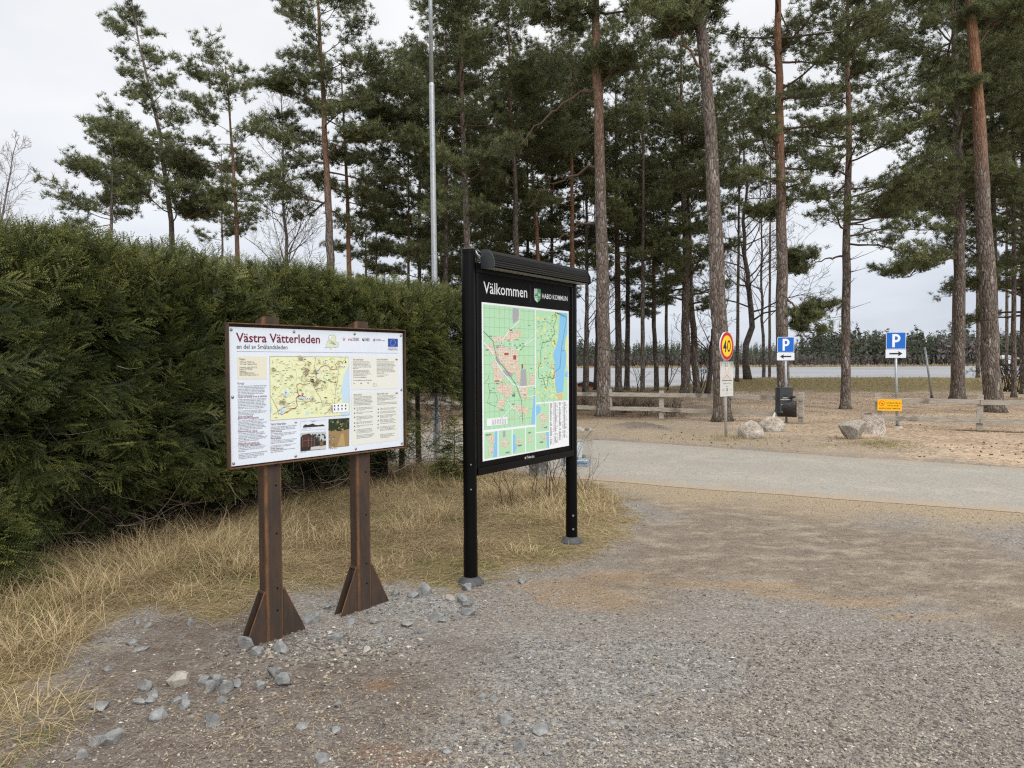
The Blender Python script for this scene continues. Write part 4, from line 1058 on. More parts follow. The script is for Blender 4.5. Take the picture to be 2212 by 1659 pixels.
    # slim groove rail between post and panel
zb = L2(200, 1570)[1]; zt = L2(400, 225)[1] - .0
zt = L2(500, 290)[1] + .17
ub0, ub1 = uL + PR * .7, uR - PR * .7
ctr = lambda u, v, d=0: O2 + U2 * u + Zv * v + N2 * d
mb = MB(); z_lo, z_hi = L2(190, 1625)[1] + .055, L2(180, 225)[1]
mb.box(ctr((ub0 + ub1) / 2, (z_lo + z_hi) / 2, -.012), ((ub1 - ub0) / 2, .0118, (z_hi - z_lo) / 2), U2, N2, Zv)
pan2 = mb.build('panel', M['sheet'], stand)
mb = MB(); mb.box(ctr((ub0 + ub1) / 2, z_lo - .028, -.006), ((ub1 - ub0) / 2, .02, .027), U2, N2, Zv, bev=.004); mb.build('bottom_rail', M['black'], stand)
mb = MB(); mb.box(ctr((ub0 + ub1) / 2, z_hi + .035, -.012), ((ub1 - ub0) / 2, .022, .035), U2, N2, Zv, bev=.004); mb.build('top_rail', M['black'], stand)
for u_ in (ub0 + .012, ub1 - .012):
    mb = MB(); mb.box(ctr(u_, (z_lo + z_hi) / 2, -.008), (.012, .016, (z_hi - z_lo) / 2 - .001), U2, N2, Zv, bev=.003); mb.build('side_rail', M['black'], stand)
# lamp hood: quarter-round ribbed cover above the panel, end plates, light strip beneath
zl = z_hi + .03
hoodp = [(0.0, .0), (.015, .13), (.03, .137), (.07, .13), (.105, .10), (.125, .06), (.13, .01), (.125, 0)]
dense = []
for a_, b_ in zip(hoodp[1:-1], hoodp[2:]):
    for k in range(6):
        f_ = k / 6; w_ = .0035 * (k % 2)
        x_ = a_[0] * (1 - f_) + b_[0] * f_; z_ = a_[1] * (1 - f_) + b_[1] * f_
        nl = math.hypot(x_, z_) or 1
        dense.append((x_ * (1 - w_ / nl * 1.0), z_ * (1 - w_ / nl)))
dense.append(hoodp[-1]); prof_h = [hoodp[0], hoodp[1]] + dense[1:]
hu0, hu1 = L2(240, 100)[0], L2(955, 280)[0] - .13
hu0, hu1 = uL + .095, uR + .055
mb = MB(); n = len(prof_h)
v = np.vstack([[ctr(hu, zl + b_, a_ + .0) for a_, b_ in prof_h] for hu in (hu0, hu1)])
mb.add(v, [(k, (k + 1) % n, n + (k + 1) % n, n + k) for k in range(n - 1)])
mb.build('lamp_hood', M['black'], stand)
for hu, sg in ((hu0, -1), (hu1, 1)):
    mb = MB(); mb.prism([(a_ * 1.03, b_ * 1.02) for a_, b_ in hoodp], .008 * sg, ctr(hu, zl, 0), N2, Zv, U2); mb.build('hood_end', M['bin'], stand)
mb = MB(); mb.box(ctr((hu0 + hu1) / 2, zl + .004, .068), ((hu1 - hu0) / 2 - .006, .045, .003), U2, N2, Zv); mb.build('light_strip', M['acryl'], stand)
mb = MB(); mb.tube([ctr(uL + .03, zl + .13, .0), ctr(uL + .06, zl + .10, .0), ctr(uL + .10, zl + .085, .0)], .006, 8); mb.build('cable', M['white'], stand, smooth=True)
# print
gm_, wl_, tan, lb, gr = srgb(170, 211, 175), 'white', srgb(204, 184, 158), srgb(128, 187, 228), srgb(160, 160, 168)
S2.text('Välkommen', (204, 366), (508, 398), h=.122, col='white', layer=2, off=.006)
S2.line([(531, 312), (531, 432)], .0015, srgb(90, 90, 90), 2)
S2.poly([(556, 334), (579, 335), (579, 432), (562, 415), (556, 392)], srgb(190, 198, 196), 2)
S2.poly([(579, 335), (602, 337), (602, 395), (596, 416), (579, 432)], srgb(60, 150, 90), 2)
for k in range(5): S2.poly([(558 + 8 * k, 388 - k), (563 + 8 * k, 362 - k), (568 + 8 * k, 388 - k)], srgb(50, 130, 80) if k < 3 else srgb(190, 198, 196), 3)
for k in range(3): S2.line([(558, 392 + 6 * k), (570, 389 + 6 * k), (580, 394 + 6 * k), (590, 389 + 6 * k), (600, 393 + 6 * k)], .003, srgb(50, 130, 80) if k % 2 else srgb(150, 190, 165), 3)
S2.text('HABO KOMMUN', (611, 402), (788, 420), h=.058, col='white', layer=2, off=.006)
S2.poly([(191, 430), (796, 492), (798, 1420), (206, 1532)], 'white', 1)
S2.poly([(201, 444), (560, 480), (566, 1276), (214, 1318)], gm_, 2)
S2.poly([(567, 482), (789, 505), (789, 1108), (571, 1126)], gm_, 2)
S2.poly([(571, 1137), (661, 1130), (661, 1320), (572, 1329)], gm_, 2)
S2.poly([(572, 1337), (661, 1327), (661, 1436), (573, 1450)], gm_, 2)
for a, b in (((216, 1335), (306, 1324)), ((314, 1322), (404, 1311)), ((411, 1310), (496, 1300)), ((502, 1299), (566, 1291))):
    S2.poly([(a[0], a[1]), (b[0], b[1]), (b[0] + 1, 1500 - (b[0] - 306) * .17), (a[0] + 1, 1516 - (a[0] - 216) * .17)], gm_, 2)
for k in range(11):
    x = 213 + k * 34; S2.line([(x, 446 + (x - 201) * .1), (x + 5, 1317 - (x - 214) * .118)], .0012, srgb(96, 130, 100), 3)
for k in range(13):
    y = 470 + k * 66; S2.line([(203 + k, y), (560, y + 28 - k * 5.2)], .0012, srgb(96, 130, 100), 3)
q = np.random.default_rng(11)
def town(S, pts, seed, st=12, w=.003):
    S.poly(pts, tan, 4); pts = np.array(pts, float)
    q = np.random.default_rng(seed); x0, y0 = pts.min(0); x1, y1 = pts.max(0)
    for k in range(int((x1 - x0) / st)):
        x = x0 + st * (k + .5) + q.uniform(-2, 2); ys = np.linspace(y0, y1, 30)
        xs_ = x + np.cumsum(q.normal(0, .6, 30)); ok = inside(pts, xs_, ys) > 1
        run = []
        for a, b, o_ in zip(xs_, ys, ok):
            if o_ and q.random() < .93: run.append((a, b))
            else:
                if len(run) > 2: S.line(run, w, 'white', 5)
                run = []
        if len(run) > 2: S.line(run, w, 'white', 5)
    for k in range(int((y1 - y0) / (st * 1.5))):
        y = y0 + st * 1.5 * (k + .5) + q.uniform(-3, 3); xs_ = np.linspace(x0, x1, 30); ys = y + (xs_ - x0) * .05 + np.cumsum(q.normal(0, .5, 30)); ok = inside(pts, xs_, ys) > 1; run = []
        for a, b, o_ in zip(xs_, ys, ok):
            if o_ and q.random() < .9: run.append((a, b))
            else:
                if len(run) > 2: S.line(run, w, 'white', 5)
                run = []
        if len(run) > 2: S.line(run, w, 'white', 5)
    for k in range(int((x1 - x0) * (y1 - y0) / 330)):
        x, y = q.uniform(x0, x1), q.uniform(y0, y1)
        if inside(pts, np.array([x]), np.array([y]))[0] > 2: S.poly([(x, y), (x + 3.5, y), (x + 3.5, y + 5), (x, y + 5)], srgb(176, 132, 104), 5)
town(S2, [(395, 632), (455, 625), (466, 650), (440, 690), (400, 705), (350, 690), (345, 665), (385, 640)], 1)
town(S2, [(262, 690), (290, 672), (340, 668), (352, 690), (325, 708), (270, 712)], 2)
town(S2, [(212, 725), (262, 722), (300, 790), (270, 800), (230, 760)], 3)
town(S2, [(300, 745), (330, 730), (360, 745), (400, 755), (440, 765), (450, 850), (462, 920), (462, 1000), (440, 985), (425, 920), (390, 930), (350, 880), (310, 830), (298, 790)], 4)
town(S2, [(258, 860), (285, 838), (320, 880), (345, 940), (345, 990), (275, 985), (278, 920)], 5)
town(S2, [(298, 1010), (330, 1000), (385, 990), (415, 1040), (370, 1110), (350, 1075), (305, 1060)], 6)
town(S2, [(310, 1110), (340, 1095), (362, 1110), (330, 1186), (303, 1160)], 7)
town(S2, [(528, 930), (562, 922), (562, 960), (545, 1030), (522, 1010)], 8)
town(S2, [(440, 1015), (515, 1020), (510, 1105), (470, 1090)], 9)
town(S2, [(412, 1145), (460, 1140), (525, 1175), (500, 1215), (470, 1200), (420, 1170)], 10)
for p_ in ([(408, 470), (448, 476), (450, 520), (440, 560), (410, 580), (406, 520)], [(292, 730), (350, 728), (355, 745), (292, 755)], [(466, 898), (500, 896), (508, 1010), (462, 1014)], [(340, 905), (365, 905), (412, 935), (405, 950), (350, 940)], [(285, 815), (305, 815), (312, 860), (295, 850)]): S2.poly(p_, gr, 4)
S2.quad(308, 492, 326, 508, tan, 4); S2.poly([(225, 795), (240, 800), (235, 815)], tan, 4); S2.quad(400, 1215, 416, 1235, tan, 4)
for x, y, w_, h_ in ((350, 785, 30, 14), (412, 800, 20, 30), (470, 862, 10, 30), (285, 975, 30, 8), (385, 620, 20, 10), (330, 712, 5, 10)): S2.quad(x, y, x + w_, y + h_, srgb(150, 70, 66), 6)
for x, y in ((455, 725), (470, 740), (430, 745), (460, 755), (480, 730)): S2.quad(x, y, x + 10, y + 10, srgb(60, 150, 80), 6)
for pl_, w_, c_ in (([(205, 635), (270, 700), (300, 830), (360, 900), (430, 1000), (470, 1110), (480, 1270)], .006, srgb(120, 120, 110)), ([(207, 715), (260, 770), (290, 840), (340, 920), (410, 1000), (455, 1020), (560, 1010)], .008, 'white'), ([(450, 480), (455, 560), (390, 620), (340, 690), (330, 740)], .007, 'white'), ([(400, 690), (405, 740), (440, 765), (560, 680)], .006, 'white'), ([(370, 1110), (400, 1160), (440, 1180), (480, 1270)], .006, 'white'), ([(400, 1160), (330, 1240)], .006, 'white'), ([(455, 480), (470, 700), (510, 900), (512, 1100), (490, 1260)], .004, srgb(220, 222, 110)), ([(560, 480), (562, 700), (545, 660), (490, 720)], .004, 'white'), ([(455, 1020), (520, 1090), (562, 1075)], .005, 'white')):
    S2.line(pl_, w_, c_, 6)
S2.line([(240, 995), (250, 1060), (235, 1130), (290, 1155), (305, 1100), (290, 1060), (250, 1060)], .0022, srgb(70, 90, 70), 6)
S2.line([(212, 995), (240, 965), (243, 940)], .0022, srgb(70, 90, 70), 6)
S2.poly([(566, 1040), (566, 1276), (538, 1278), (545, 1200), (555, 1100)], lb, 5)
S2.poly([(230, 1240), (373, 1225), (374, 1275), (231, 1292)], 'white', 6)
for k in range(6):
    x = 268 + k * 17
    for j in range(6): S2.quad(x, 1247 + j * 6 - k * 1.6, x + 11, 1249 + j * 6 - k * 1.6, 'dark', 7)
def cap(S, s_, a, b, h=.02, c='dark'): S.text(s_, a, b, h=h, col=c, layer=8, off=.01)
cap(S2, 'HABO', (405, 1087), (427, 1086), .03)
for s_, x, y, w_ in (('ROGBERG', 246, 672, 16), ('MALMEN', 220, 768, 20), ('HÄSTEBERG', 294, 1001, 18), ('BÄCKEN', 330, 1182, 17), ('ELESTORP', 403, 1142, 20), ('BÖRSTORP', 485, 1078, 18), ('ÅSA', 374, 704, 10), ('NORR', 430, 696, 16)): cap(S2, s_, (x, y), (x + w_, y), .012)
for x, y in ((250, 1045), (268, 1028), (380, 720), (415, 728), (470, 718), (378, 755), (515, 590), (530, 888), (553, 1030), (458, 1218), (410, 1060), (395, 638)):
    S2.quad(x, y, x + 14, y + 3, 'dark', 8)
# county map on the right
for k in range(90):
    x, y = q.uniform(572, 700), q.uniform(495, 1095)
    if q.random() < .35: x = q.uniform(690, 715)
    blob(S2, (x, y), q.uniform(3, 11), q.uniform(4, 16), [srgb(226, 224, 160), srgb(190, 212, 150), srgb(218, 214, 140)][k % 3], 3, 9, k, .9)
S2.poly([(735, 500), (786, 506), (788, 640), (772, 690), (768, 740), (783, 820), (768, 900), (762, 990), (756, 1050), (714, 1062), (704, 1000), (694, 915), (700, 850), (690, 790), (722, 700), (732, 600)], lb, 4)
S2.poly([(786, 640), (788, 880), (775, 870), (780, 800), (768, 740), (775, 690)], srgb(210, 214, 140), 5); S2.poly([(770, 925), (789, 905), (789, 950), (772, 945)], lb, 5)
for c_, rx, ry in (((590, 855), 9, 22), ((735, 1080), 28, 22), ((680, 870), 7, 20), ((700, 930), 8, 25)): blob(S2, c_, rx, ry, srgb(212, 180, 130), 5, 10, 3, .8)
S2.line([(703, 500), (712, 540), (690, 600), (700, 640), (665, 700), (615, 712), (602, 770), (604, 850), (585, 890), (590, 960), (620, 960), (640, 1030), (652, 1000), (650, 950), (690, 960), (700, 915), (735, 885), (745, 760), (782, 540), (703, 500)], .005, srgb(52, 120, 70), 6)
S2.line([(715, 502), (782, 530)], .005, srgb(52, 120, 70), 6)
for k in range(26):
    a = (q.uniform(575, 690), q.uniform(500, 1100)); S2.line([a, (a[0] + q.uniform(-25, 25), a[1] + q.uniform(10, 50)), (min(700, a[0] + q.uniform(-25, 35)), a[1] + q.uniform(30, 70))], .0014, srgb(120, 130, 90), 5)
for k in range(60):
    x, y = q.uniform(573, 700), q.uniform(500, 1090); S2.quad(x, y, x + 9, y + 2.6, 'dark', 6)
S2.disc((631, 822), .008, srgb(150, 40, 50), 7); S2.text('Sjön Vättern', (748, 770), (768, 767), h=.012, col=srgb(60, 110, 160), layer=7)
# insets
S2.poly([(571, 1150), (590, 1145), (606, 1165), (598, 1195), (572, 1215)], lb, 3); town(S2, [(590, 1205), (630, 1200), (655, 1235), (630, 1265), (600, 1245)], 21, 9); town(S2, [(606, 1270), (630, 1262), (620, 1298), (606, 1300)], 22, 9)
S2.poly([(640, 1329), (661, 1327), (661, 1436), (650, 1438)], lb, 3); town(S2, [(600, 1350), (640, 1345), (652, 1375), (620, 1380)], 23, 9)
S2.poly([(290, 1326), (306, 1324), (307, 1500), (278, 1503), (283, 1420)], lb, 3); town(S2, [(245, 1345), (275, 1340), (290, 1400), (275, 1410), (240, 1400)], 24, 9); town(S2, [(248, 1430), (282, 1425), (275, 1480), (245, 1490)], 25, 9)
S2.poly([(343, 1325), (360, 1322), (362, 1360), (345, 1370)], gr, 3); town(S2, [(330, 1390), (370, 1370), (385, 1400), (370, 1440), (330, 1420)], 26, 9)
S2.poly([(412, 1345), (432, 1350), (428, 1400), (440, 1440), (420, 1475), (413, 1470)], lb, 3); town(S2, [(438, 1380), (468, 1370), (462, 1420), (440, 1425)], 27, 9)
town(S2, [(520, 1370), (545, 1350), (540, 1390), (518, 1400)], 28, 9)
for s_, a, b in (('SÖDRA HABO', (224, 1357), (262, 1351)), ('BRANDSTORP', (362, 1476), (390, 1472)), ('VÄSTERBY', (444, 1428), (474, 1424)), ('DUVEKULLA', (516, 1339), (537, 1336)), ('FURUSJÖ', (627, 1302), (647, 1300)), ('GUNNARED', (596, 1403), (620, 1400))): cap(S2, s_, a, b, .016)
for c_ in range(4):
    x = 667 + c_ * 31
    for j in range(int(46 - c_ * 2)):
        y = 1130 + j * (6.3 - c_ * .03) - c_ * 3
        if q.random() < .93: S2.quad(x, y, x + 8 + q.uniform(0, 9), y + 2.6, 'dark', 3)
        if q.random() < .6: S2.quad(x + 21, y, x + 25, y + 2.6, 'dark', 3)
S2.disc((499, 1506), .0085, 'white', 2); S2.disc((499, 1506), .0055, srgb(170, 40, 60), 3); S2.disc((499, 1506), .0028, 'white', 4)
S2.text('Tavlans plats', (508, 1510), (560, 1502), h=.03, col='white', layer=2)
S2.build('print', pan2)
# ------------------------------------------------------------------ road signs
def axes(theta):
    """facing direction turned theta (radians) to the right of straight towards the camera side"""
    return np.array([math.cos(theta), math.sin(theta), 0]), np.array([math.sin(theta), -math.cos(theta), 0])
def rrect(w, h, r, n=4):
    out = []
    for cx, cy, a0 in ((w / 2 - r, h / 2 - r, 0), (-w / 2 + r, h / 2 - r, 90), (-w / 2 + r, -h / 2 + r, 180), (w / 2 - r, -h / 2 + r, 270)):
        for k in range(n + 1):
            a = R(a0 + 90 * k / n); out.append((cx + r * math.cos(a), cy + r * math.sin(a)))
    return out
BLUE = srgb(14, 96, 190)
def parking_sign(base, top, Y, arrow, label, th=0.0, w=.455, concrete=False, wp=.45):
    B0 = np.array(P(base[0], base[1], Y)); B0[2] = float(height(B0[0], B0[1])); T0 = np.array(P(top[0], top[1], Y))
    t = thing('parking_sign', label, 'road sign', tuple(B0), 'parking signs beyond the road')
    mb = MB(); mb.tube([B0 - Zv * .1, T0 - Zv * .02], .030, 16); mb.build('post', M['galv'], t, smooth=True)
    U, N = axes(th)
    h = .405; cz = T0 - Zv * h / 2 + N * .036
    mb = MB(); mb.prism(rrect(w, h, .03), .004, cz, U, Zv, N); pn = mb.build('sign_panel', M['white'], t)
    S = Sheet(cz + N * .004, U, N, None, .0006)
    S.poly(rrect(w - .022, h - .022, .024), BLUE, 1)
    # letter P drawn with the sign's own bold shape
    sx_ = .115; x0 = -.085; lw = .058
    S.poly([(x0, -.155), (x0 + lw, -.155), (x0 + lw, .155), (x0, .155)], 'white', 2)
    out, inn = [], []
    for k in range(13):
        a = R(90 - 15 * k); out.append((x0 + .085 + .1 * math.cos(a), .058 + .097 * math.sin(a))); inn.append((x0 + .085 + .044 * math.cos(a), .058 + .044 * math.sin(a)))
    S.poly([(x0 + lw - .001, .155)] + out + [(x0 + lw - .001, -.039)] + [(x0 + lw - .001, .014)] + inn[::-1] + [(x0 + lw - .001, .102)], 'white', 3)
    S.build('print', pn)
    h2 = .20; c2 = cz - Zv * (h / 2 + .006 + h2 / 2)
    mb = MB(); mb.prism(rrect(w + .015, h2, .008), .004, c2, U, Zv, N); ap = mb.build('arrow_plate', M['white'], t)
    S = Sheet(c2 + N * .004, U, N, None, .0006)
    s = arrow
    S.poly([(-.15 * s, -.018), (.06 * s, -.018), (.05 * s, -.062), (.155 * s, 0), (.05 * s, .062), (.06 * s, .018), (-.15 * s, .018)][::s], 'black', 1)
    S.build('print', ap)
    for z in (.1, -.1):
        mb = MB(); mb.box(cz - N * .012 + Zv * z, (.05, .006, .012), U, N, Zv); mb.build('bracket', M['galv'], t)
    if concrete:
        mb = MB(); mb.tube([B0 - Zv * .05, B0 + Zv * .045], [.125, .11], 20, jit=.06); mb.build('concrete_foot', M['concrete'], t)
        mb = MB(); mb.tube([B0 + Zv * .045, B0 + Zv * .07], [.05, .045], 16); mb.build('pole_sleeve', M['rubber'], t)
    return t, B0, T0
parking_sign((1938.5, 931), (1934, 717.5), 16.9, 1, 'blue parking sign with right pointing arrow beside the yellow dog sign', R(-4), concrete=True)
tp, BP, TP = parking_sign((1699, 917), (1696, 728), 18.65, -1, 'blue parking sign with left pointing arrow above the dark waste bin', R(4))

# speed limit sign with neighbourhood watch plate
B0 = np.array(G(1568.5, 943)); Ys = B0[1]; B0[2] = float(height(B0[0], B0[1]))
Tt = np.array(P(1564.5, 735, Ys))
t = thing('speed_limit_sign', 'round red and yellow 40 speed limit sign with a faded white plate below', 'road sign', tuple(B0))
mb = MB(); mb.tube([B0 - Zv * .1, Tt], .030, 16); mb.build('post', M['concrete'], t, smooth=True)
U, N = axes(R(46.4))
c = np.array(P(1569.5, 747.5, Ys - .04)); c = c + N * .01
mb = MB(); mb.prism([(.305 * math.cos(k * math.pi / 24), .305 * math.sin(k * math.pi / 24)) for k in range(48)], .022, c - N * .022, U, Zv, N); pn = mb.build('sign_panel', M['white'], t)
S = Sheet(c, U, N, None, .0008)
S.disc((0, 0), .298, srgb(178, 26, 42), 1, 56); S.disc((0, 0), .226, srgb(250, 196, 12), 2, 56)
v_, f_ = text_geo('0', 1, 0)
# digits drawn as strokes so that they read as the bold road numerals
S.text('4', (-.175, -.125), (-.018, -.125), h=.345, col='black', off=.028)
ring = None
o_ = [(.085 + .082 * math.cos(a), .128 * math.sin(a)) for a in np.linspace(0, 2 * math.pi, 33)]; i_ = [(.085 + .042 * math.cos(a), .088 * math.sin(a)) for a in np.linspace(0, 2 * math.pi, 33)]
for k in range(32): S.poly([o_[k], o_[k + 1], i_[k + 1], i_[k]], 'black', 3)
S.build('print', pn)
U, N = axes(R(41.2)); c = np.array(P(1569, 819, Ys - .04)) + N * .012
mb = MB(); mb.prism(rrect(.5, .735, .012), .004, c - N * .004, U, Zv, N); pn = mb.build('notice_plate', M['white'], t)
S = Sheet(c, U, N, None, .0006)
S.poly([(-.245, -.36), (.245, -.36), (.245, .36), (-.245, .36)], srgb(196, 196, 192), 1)
q = np.random.default_rng(3)
for k in range(60):   # algae and dirt running down from the top edge
    x = q.uniform(-.24, .23); l = q.uniform(.03, .2) * (1 if q.random() < .8 else 1.6)
    S.poly([(x, .358), (x + q.uniform(.004, .014), .358), (x + .006, .358 - l)], srgb(*[(132, 134, 112), (150, 148, 130), (112, 112, 92), (164, 162, 150)][k % 4]), 2)
for k in range(60):
    x, y = q.uniform(-.24, .22), q.uniform(-.34, .3); r = q.uniform(.004, .02)
    S.poly([(x, y), (x + r, y + r * .3), (x + r * .8, y + r), (x, y + r * .8)], srgb(*[(176, 176, 170), (206, 206, 202)][k % 2]), 2)
for sg in (-1, 1):
    S.poly([(sg * .012, .27), (sg * .05, .27), (sg * .055, .12), (sg * .16, 0), (sg * .11, 0), (sg * .02, .08)][::sg], srgb(214, 206, 200), 3)
    S.line([(sg * .05, .24), (sg * .055, .12), (sg * .165, 0)], .007, srgb(150, 96, 92), 4); S.line([(sg * .012, .2), (sg * .02, .09), (sg * .1, .02)], .005, srgb(130, 84, 80), 4)
    S.disc((sg * .028, .275), .013, srgb(110, 92, 84), 4, 10)
S.line([(-.15, .005), (0, .09), (.15, .005)], .006, srgb(140, 70, 66), 4)
for k in range(5): S.line([(-.1 + .01 * k, .01 + .018 * k), (.1 - .01 * k, .01 + .018 * k)], .004, srgb(196, 136, 126), 3)
S.text('Grannsamverkan', (-.19, -.04), (.20, -.04), h=.047, col=srgb(34, 34, 34), layer=5, off=.02)
S.text('Neighbourhood Watch', (-.14, -.10), (.16, -.10), h=.036, col=srgb(110, 110, 110), layer=5)
S.poly([(-.03, -.155), (-.012, -.14), (-.012, -.17)], 'dark', 5); S.poly([(.05, -.155), (.03, -.14), (.03, -.17)], 'dark', 5)
S.poly([(-.012, -.26), (.03, -.26), (.03, -.20), (.01, -.18), (-.012, -.20)], srgb(96, 100, 110), 5); S.text('Polisen', (-.012, -.285), (.03, -.285), h=.016, layer=5)
for k in range(3): S.quad(-.17, -.215 - .016 * k, -.09, -.221 - .016 * k, srgb(130, 130, 128), 5)
S.text('SSF', (.12, -.24), (.185, -.24), h=.03, col=srgb(130, 130, 128), layer=5)
S.quad(-.08, -.315, .1, -.32, srgb(130, 130, 128), 5)
S.build('print', pn)
mb = MB(); mb.box(c + Zv * .372 - N * .004, (.25, .008, .007), U, N, Zv); mb.build('plate_rim', M['galv'], t)

# dark waste bin on the left parking sign's post
bc = np.array(P(1694.5, 864, 18.42)); bz0 = np.array(P(1694.5, 892, 18.42))[2]; bz1 = np.array(P(1694.5, 838, 18.42))[2]
U, N = axes(R(-8))
t = thing('waste_bin', 'dark grey six sided waste bin with white lettering on the parking post', 'bin', (bc[0], bc[1], float(bz0)))
prof = [(-.195, -.0), (-.14, .13), (.12, .13), (.20, .04), (.20, -.16), (-.195, -.16)]
o_ = bc.copy(); o_[2] = bz0
def hexprof(z0, z1, sc=1.0):
    mb = MB(); mb.prism([(a * sc, b * sc) for a, b in prof], z1 - z0, o_ + Zv * (z0 - bz0), U, N, Zv); return mb
bb_ = hexprof(bz0, bz1 - .012).build('bin_body', M['bin'], t)
li_ = hexprof(bz1 - .011, bz1 + .008, 1.03).build('lid', M['bin'], t)
mb = MB(); mb.tube([o_ + Zv * (bz1 - bz0 + .006), o_ + Zv * (bz1 - bz0 + .024)], [.105, .10], 24); mb.build('lid_ring', M['rubber'], li_)
S = Sheet(o_ + N * .130, U, N, None, .0008)
hb = bz1 - bz0
S.quad(-.065, hb - .19, .05, hb - .215, 'black', 1)
S.text('ENDAST', (-.06, hb - .26), (.045, hb - .26), h=.034, col='white', layer=1, off=.012)
S.text('HUNDLATRINER', (-.125, hb - .305), (.11, hb - .305), h=.034, col='white', layer=1, off=.012)
for k in range(5): S.quad(-.11 + k * .045, hb - .425, -.08 + k * .045, hb - .432, 'white', 1)
S.text('HABO KOMMUN', (-.09, .03), (.08, .03), h=.032, col='white', layer=1, off=.012)
S.build('print', bb_)
mb = MB(); mb.box(o_ - N * .165 + Zv * .3, (.03, .02, .25), U, N, Zv); mb.build('mounting_bar', M['galv'], t)

# ------------------------------------------------------------------ rail fences
def beam(mb, a, b, hw, hh, a_=.5, jit=0):
    a, b = np.array(a, float), np.array(b, float); d = b - a; L = np.linalg.norm(d); d /= L
    s_ = np.cross(d, Zv); s_ /= np.linalg.norm(s_); u_ = np.cross(s_, d)
    mb.box((a + b) / 2, (L / 2, hw, hh), d, s_, u_, bev=.004, a=a_)
def rail_fence(pts, label, top=.81, rails=(.665, .245), yellow=False, extra=()):
    pts = [np.array(p_, float) for p_ in pts]
    t = thing('rail_fence', label, 'fence', (pts[0][0], pts[0][1], 0), 'low wooden fences between road and beach')
    for k, p_ in enumerate(pts):
        z = float(height(p_[0], p_[1]))
        d = pts[min(k + 1, len(pts) - 1)] - pts[max(k - 1, 0)]; d = d / np.linalg.norm(d); U = np.array([d[0], d[1], 0]); N = np.array([d[1], -d[0], 0])
        mb = MB(); le = rng.normal(0, .012, 2)
        mb.box(np.array([p_[0], p_[1], z + (top - .2) / 2]), (.062, .045, (top + .2) / 2), U, N, Zv + U * le[0] + N * le[1], bev=.006)
        mb.build('post', M['wood'], t)
    for r_ in rails:
        for k in range(len(pts) - 1):
            d = pts[k + 1] - pts[k]; d /= np.linalg.norm(d); N = np.array([d[1], -d[0], 0])
            a = np.array([*pts[k], r_]) + N * .066 + np.array([*d, 0]) * .004; b = np.array([*pts[k + 1], r_ + rng.normal(0, .008)]) + N * .066 - np.array([*d, 0]) * .004
            if k == 0: a = a - np.array([*d, 0]) * .07
            if k == len(pts) - 2: b = b + np.array([*d, 0]) * .07
            mb = MB(); beam(mb, a, b, .02, .058); mb.build('rail', M['wood'], t)
    return t
Lf = [(-6.0, 27.6), (-4.1, 26.1), (-2.21, 24.6), (-.5, 23.4), (1.25, 22.3), (2.92, 21.2), (4.33, 20.55), (5.95, 19.4), (7.45, 18.28)]
rail_fence(Lf, 'weathered two rail wooden fence on the left running behind the map stand and waste bin')
Rf = [(8.85, 17.15), (10.62, 16.1), (12.6, 15.0), (14.6, 13.9)]
rail_fence(Rf, 'weathered two rail wooden fence on the right starting at the yellow sign')
# yellow sign
c = np.array(P(1921.5, 875, 16.92)); U, N = axes(R(-30.5))
t = thing('yellow_dog_sign', 'yellow rectangular sign with black Swedish text and a crossed out dog', 'sign', tuple(c))
mb = MB(); mb.prism(rrect(.512, .272, .006), .006, c, U, Zv, N); pn = mb.build('sign_panel', mk_plain('yellow_plastic', srgb(252, 184, 8), .45, 0, .03), t)
S = Sheet(c + N * .006, U * .89, N, None, .0008)
S.text('HUNDAR FÅR EJ', (-.085, .035), (.255, .035), h=.043, col=(.02, .015, .01), layer=1, off=.01)
S.text('VISTAS INOM', (-.055, -.027), (.215, -.027), h=.043, col=(.02, .015, .01), layer=1, off=.01)
S.text('BADPLATSENS OMRÅDE', (-.25, -.095), (.25, -.095), h=.043, col=(.02, .015, .01), layer=1, off=.01)
S.disc((-.183, .038), .066, srgb(206, 60, 20), 1, 30); S.disc((-.183, .038), .054, srgb(250, 188, 14), 2, 30)
dg = [(-.214, .064), (-.205, .068), (-.198, .058), (-.19, .045), (-.165, .044), (-.158, .056), (-.155, .044), (-.16, .036), (-.162, .008), (-.169, .008), (-.17, .03), (-.188, .03), (-.193, .008), (-.2, .008), (-.198, .034), (-.203, .055), (-.214, .058)]
S.poly(dg[::-1], (.02, .01, .01), 3)
S.line([(-.222, .077), (-.144, -.001)], .009, srgb(206, 60, 20), 4)
S.build('print', pn)

# black sheet sack hanging on the fence next to the bin
A_, B_ = np.array([6.98, 18.56, 0]), np.array([7.36, 18.29, 0]); d = (B_ - A_) / np.linalg.norm(B_ - A_); n_ = np.array([d[1], -d[0], 0])
t = thing('black_sack', 'black plastic sack tied to the fence between waste bin and end post', 'sack', tuple(A_))
mb = MB(); uu, vv = np.meshgrid(np.linspace(0, 1, 22), np.linspace(0, 1, 26))
bulge = .05 + .10 * np.sin(uu * math.pi) ** .6 * np.sin(np.clip(vv * 1.1, 0, 1) * math.pi) ** .7 + .02 * (fbm(uu * 6, vv * 9, 4, 3) - .5)
zz = .60 - vv * .42 + .02 * (vn(uu * 5, vv * 0, 2) - .5) * (vv < .1)
pt = A_ + uu[..., None] * (B_ - A_) + n_ * (.09 + bulge[..., None]) + Zv * zz[..., None]
i = np.arange(25)[:, None] * 22 + np.arange(21)[None]
mb.add(pt.reshape(-1, 3), np.stack([i, i + 1, i + 23, i + 22], -1).reshape(-1, 4))
pt2 = A_ + uu[..., None] * (B_ - A_) + n_ * .092 + Zv * zz[..., None]
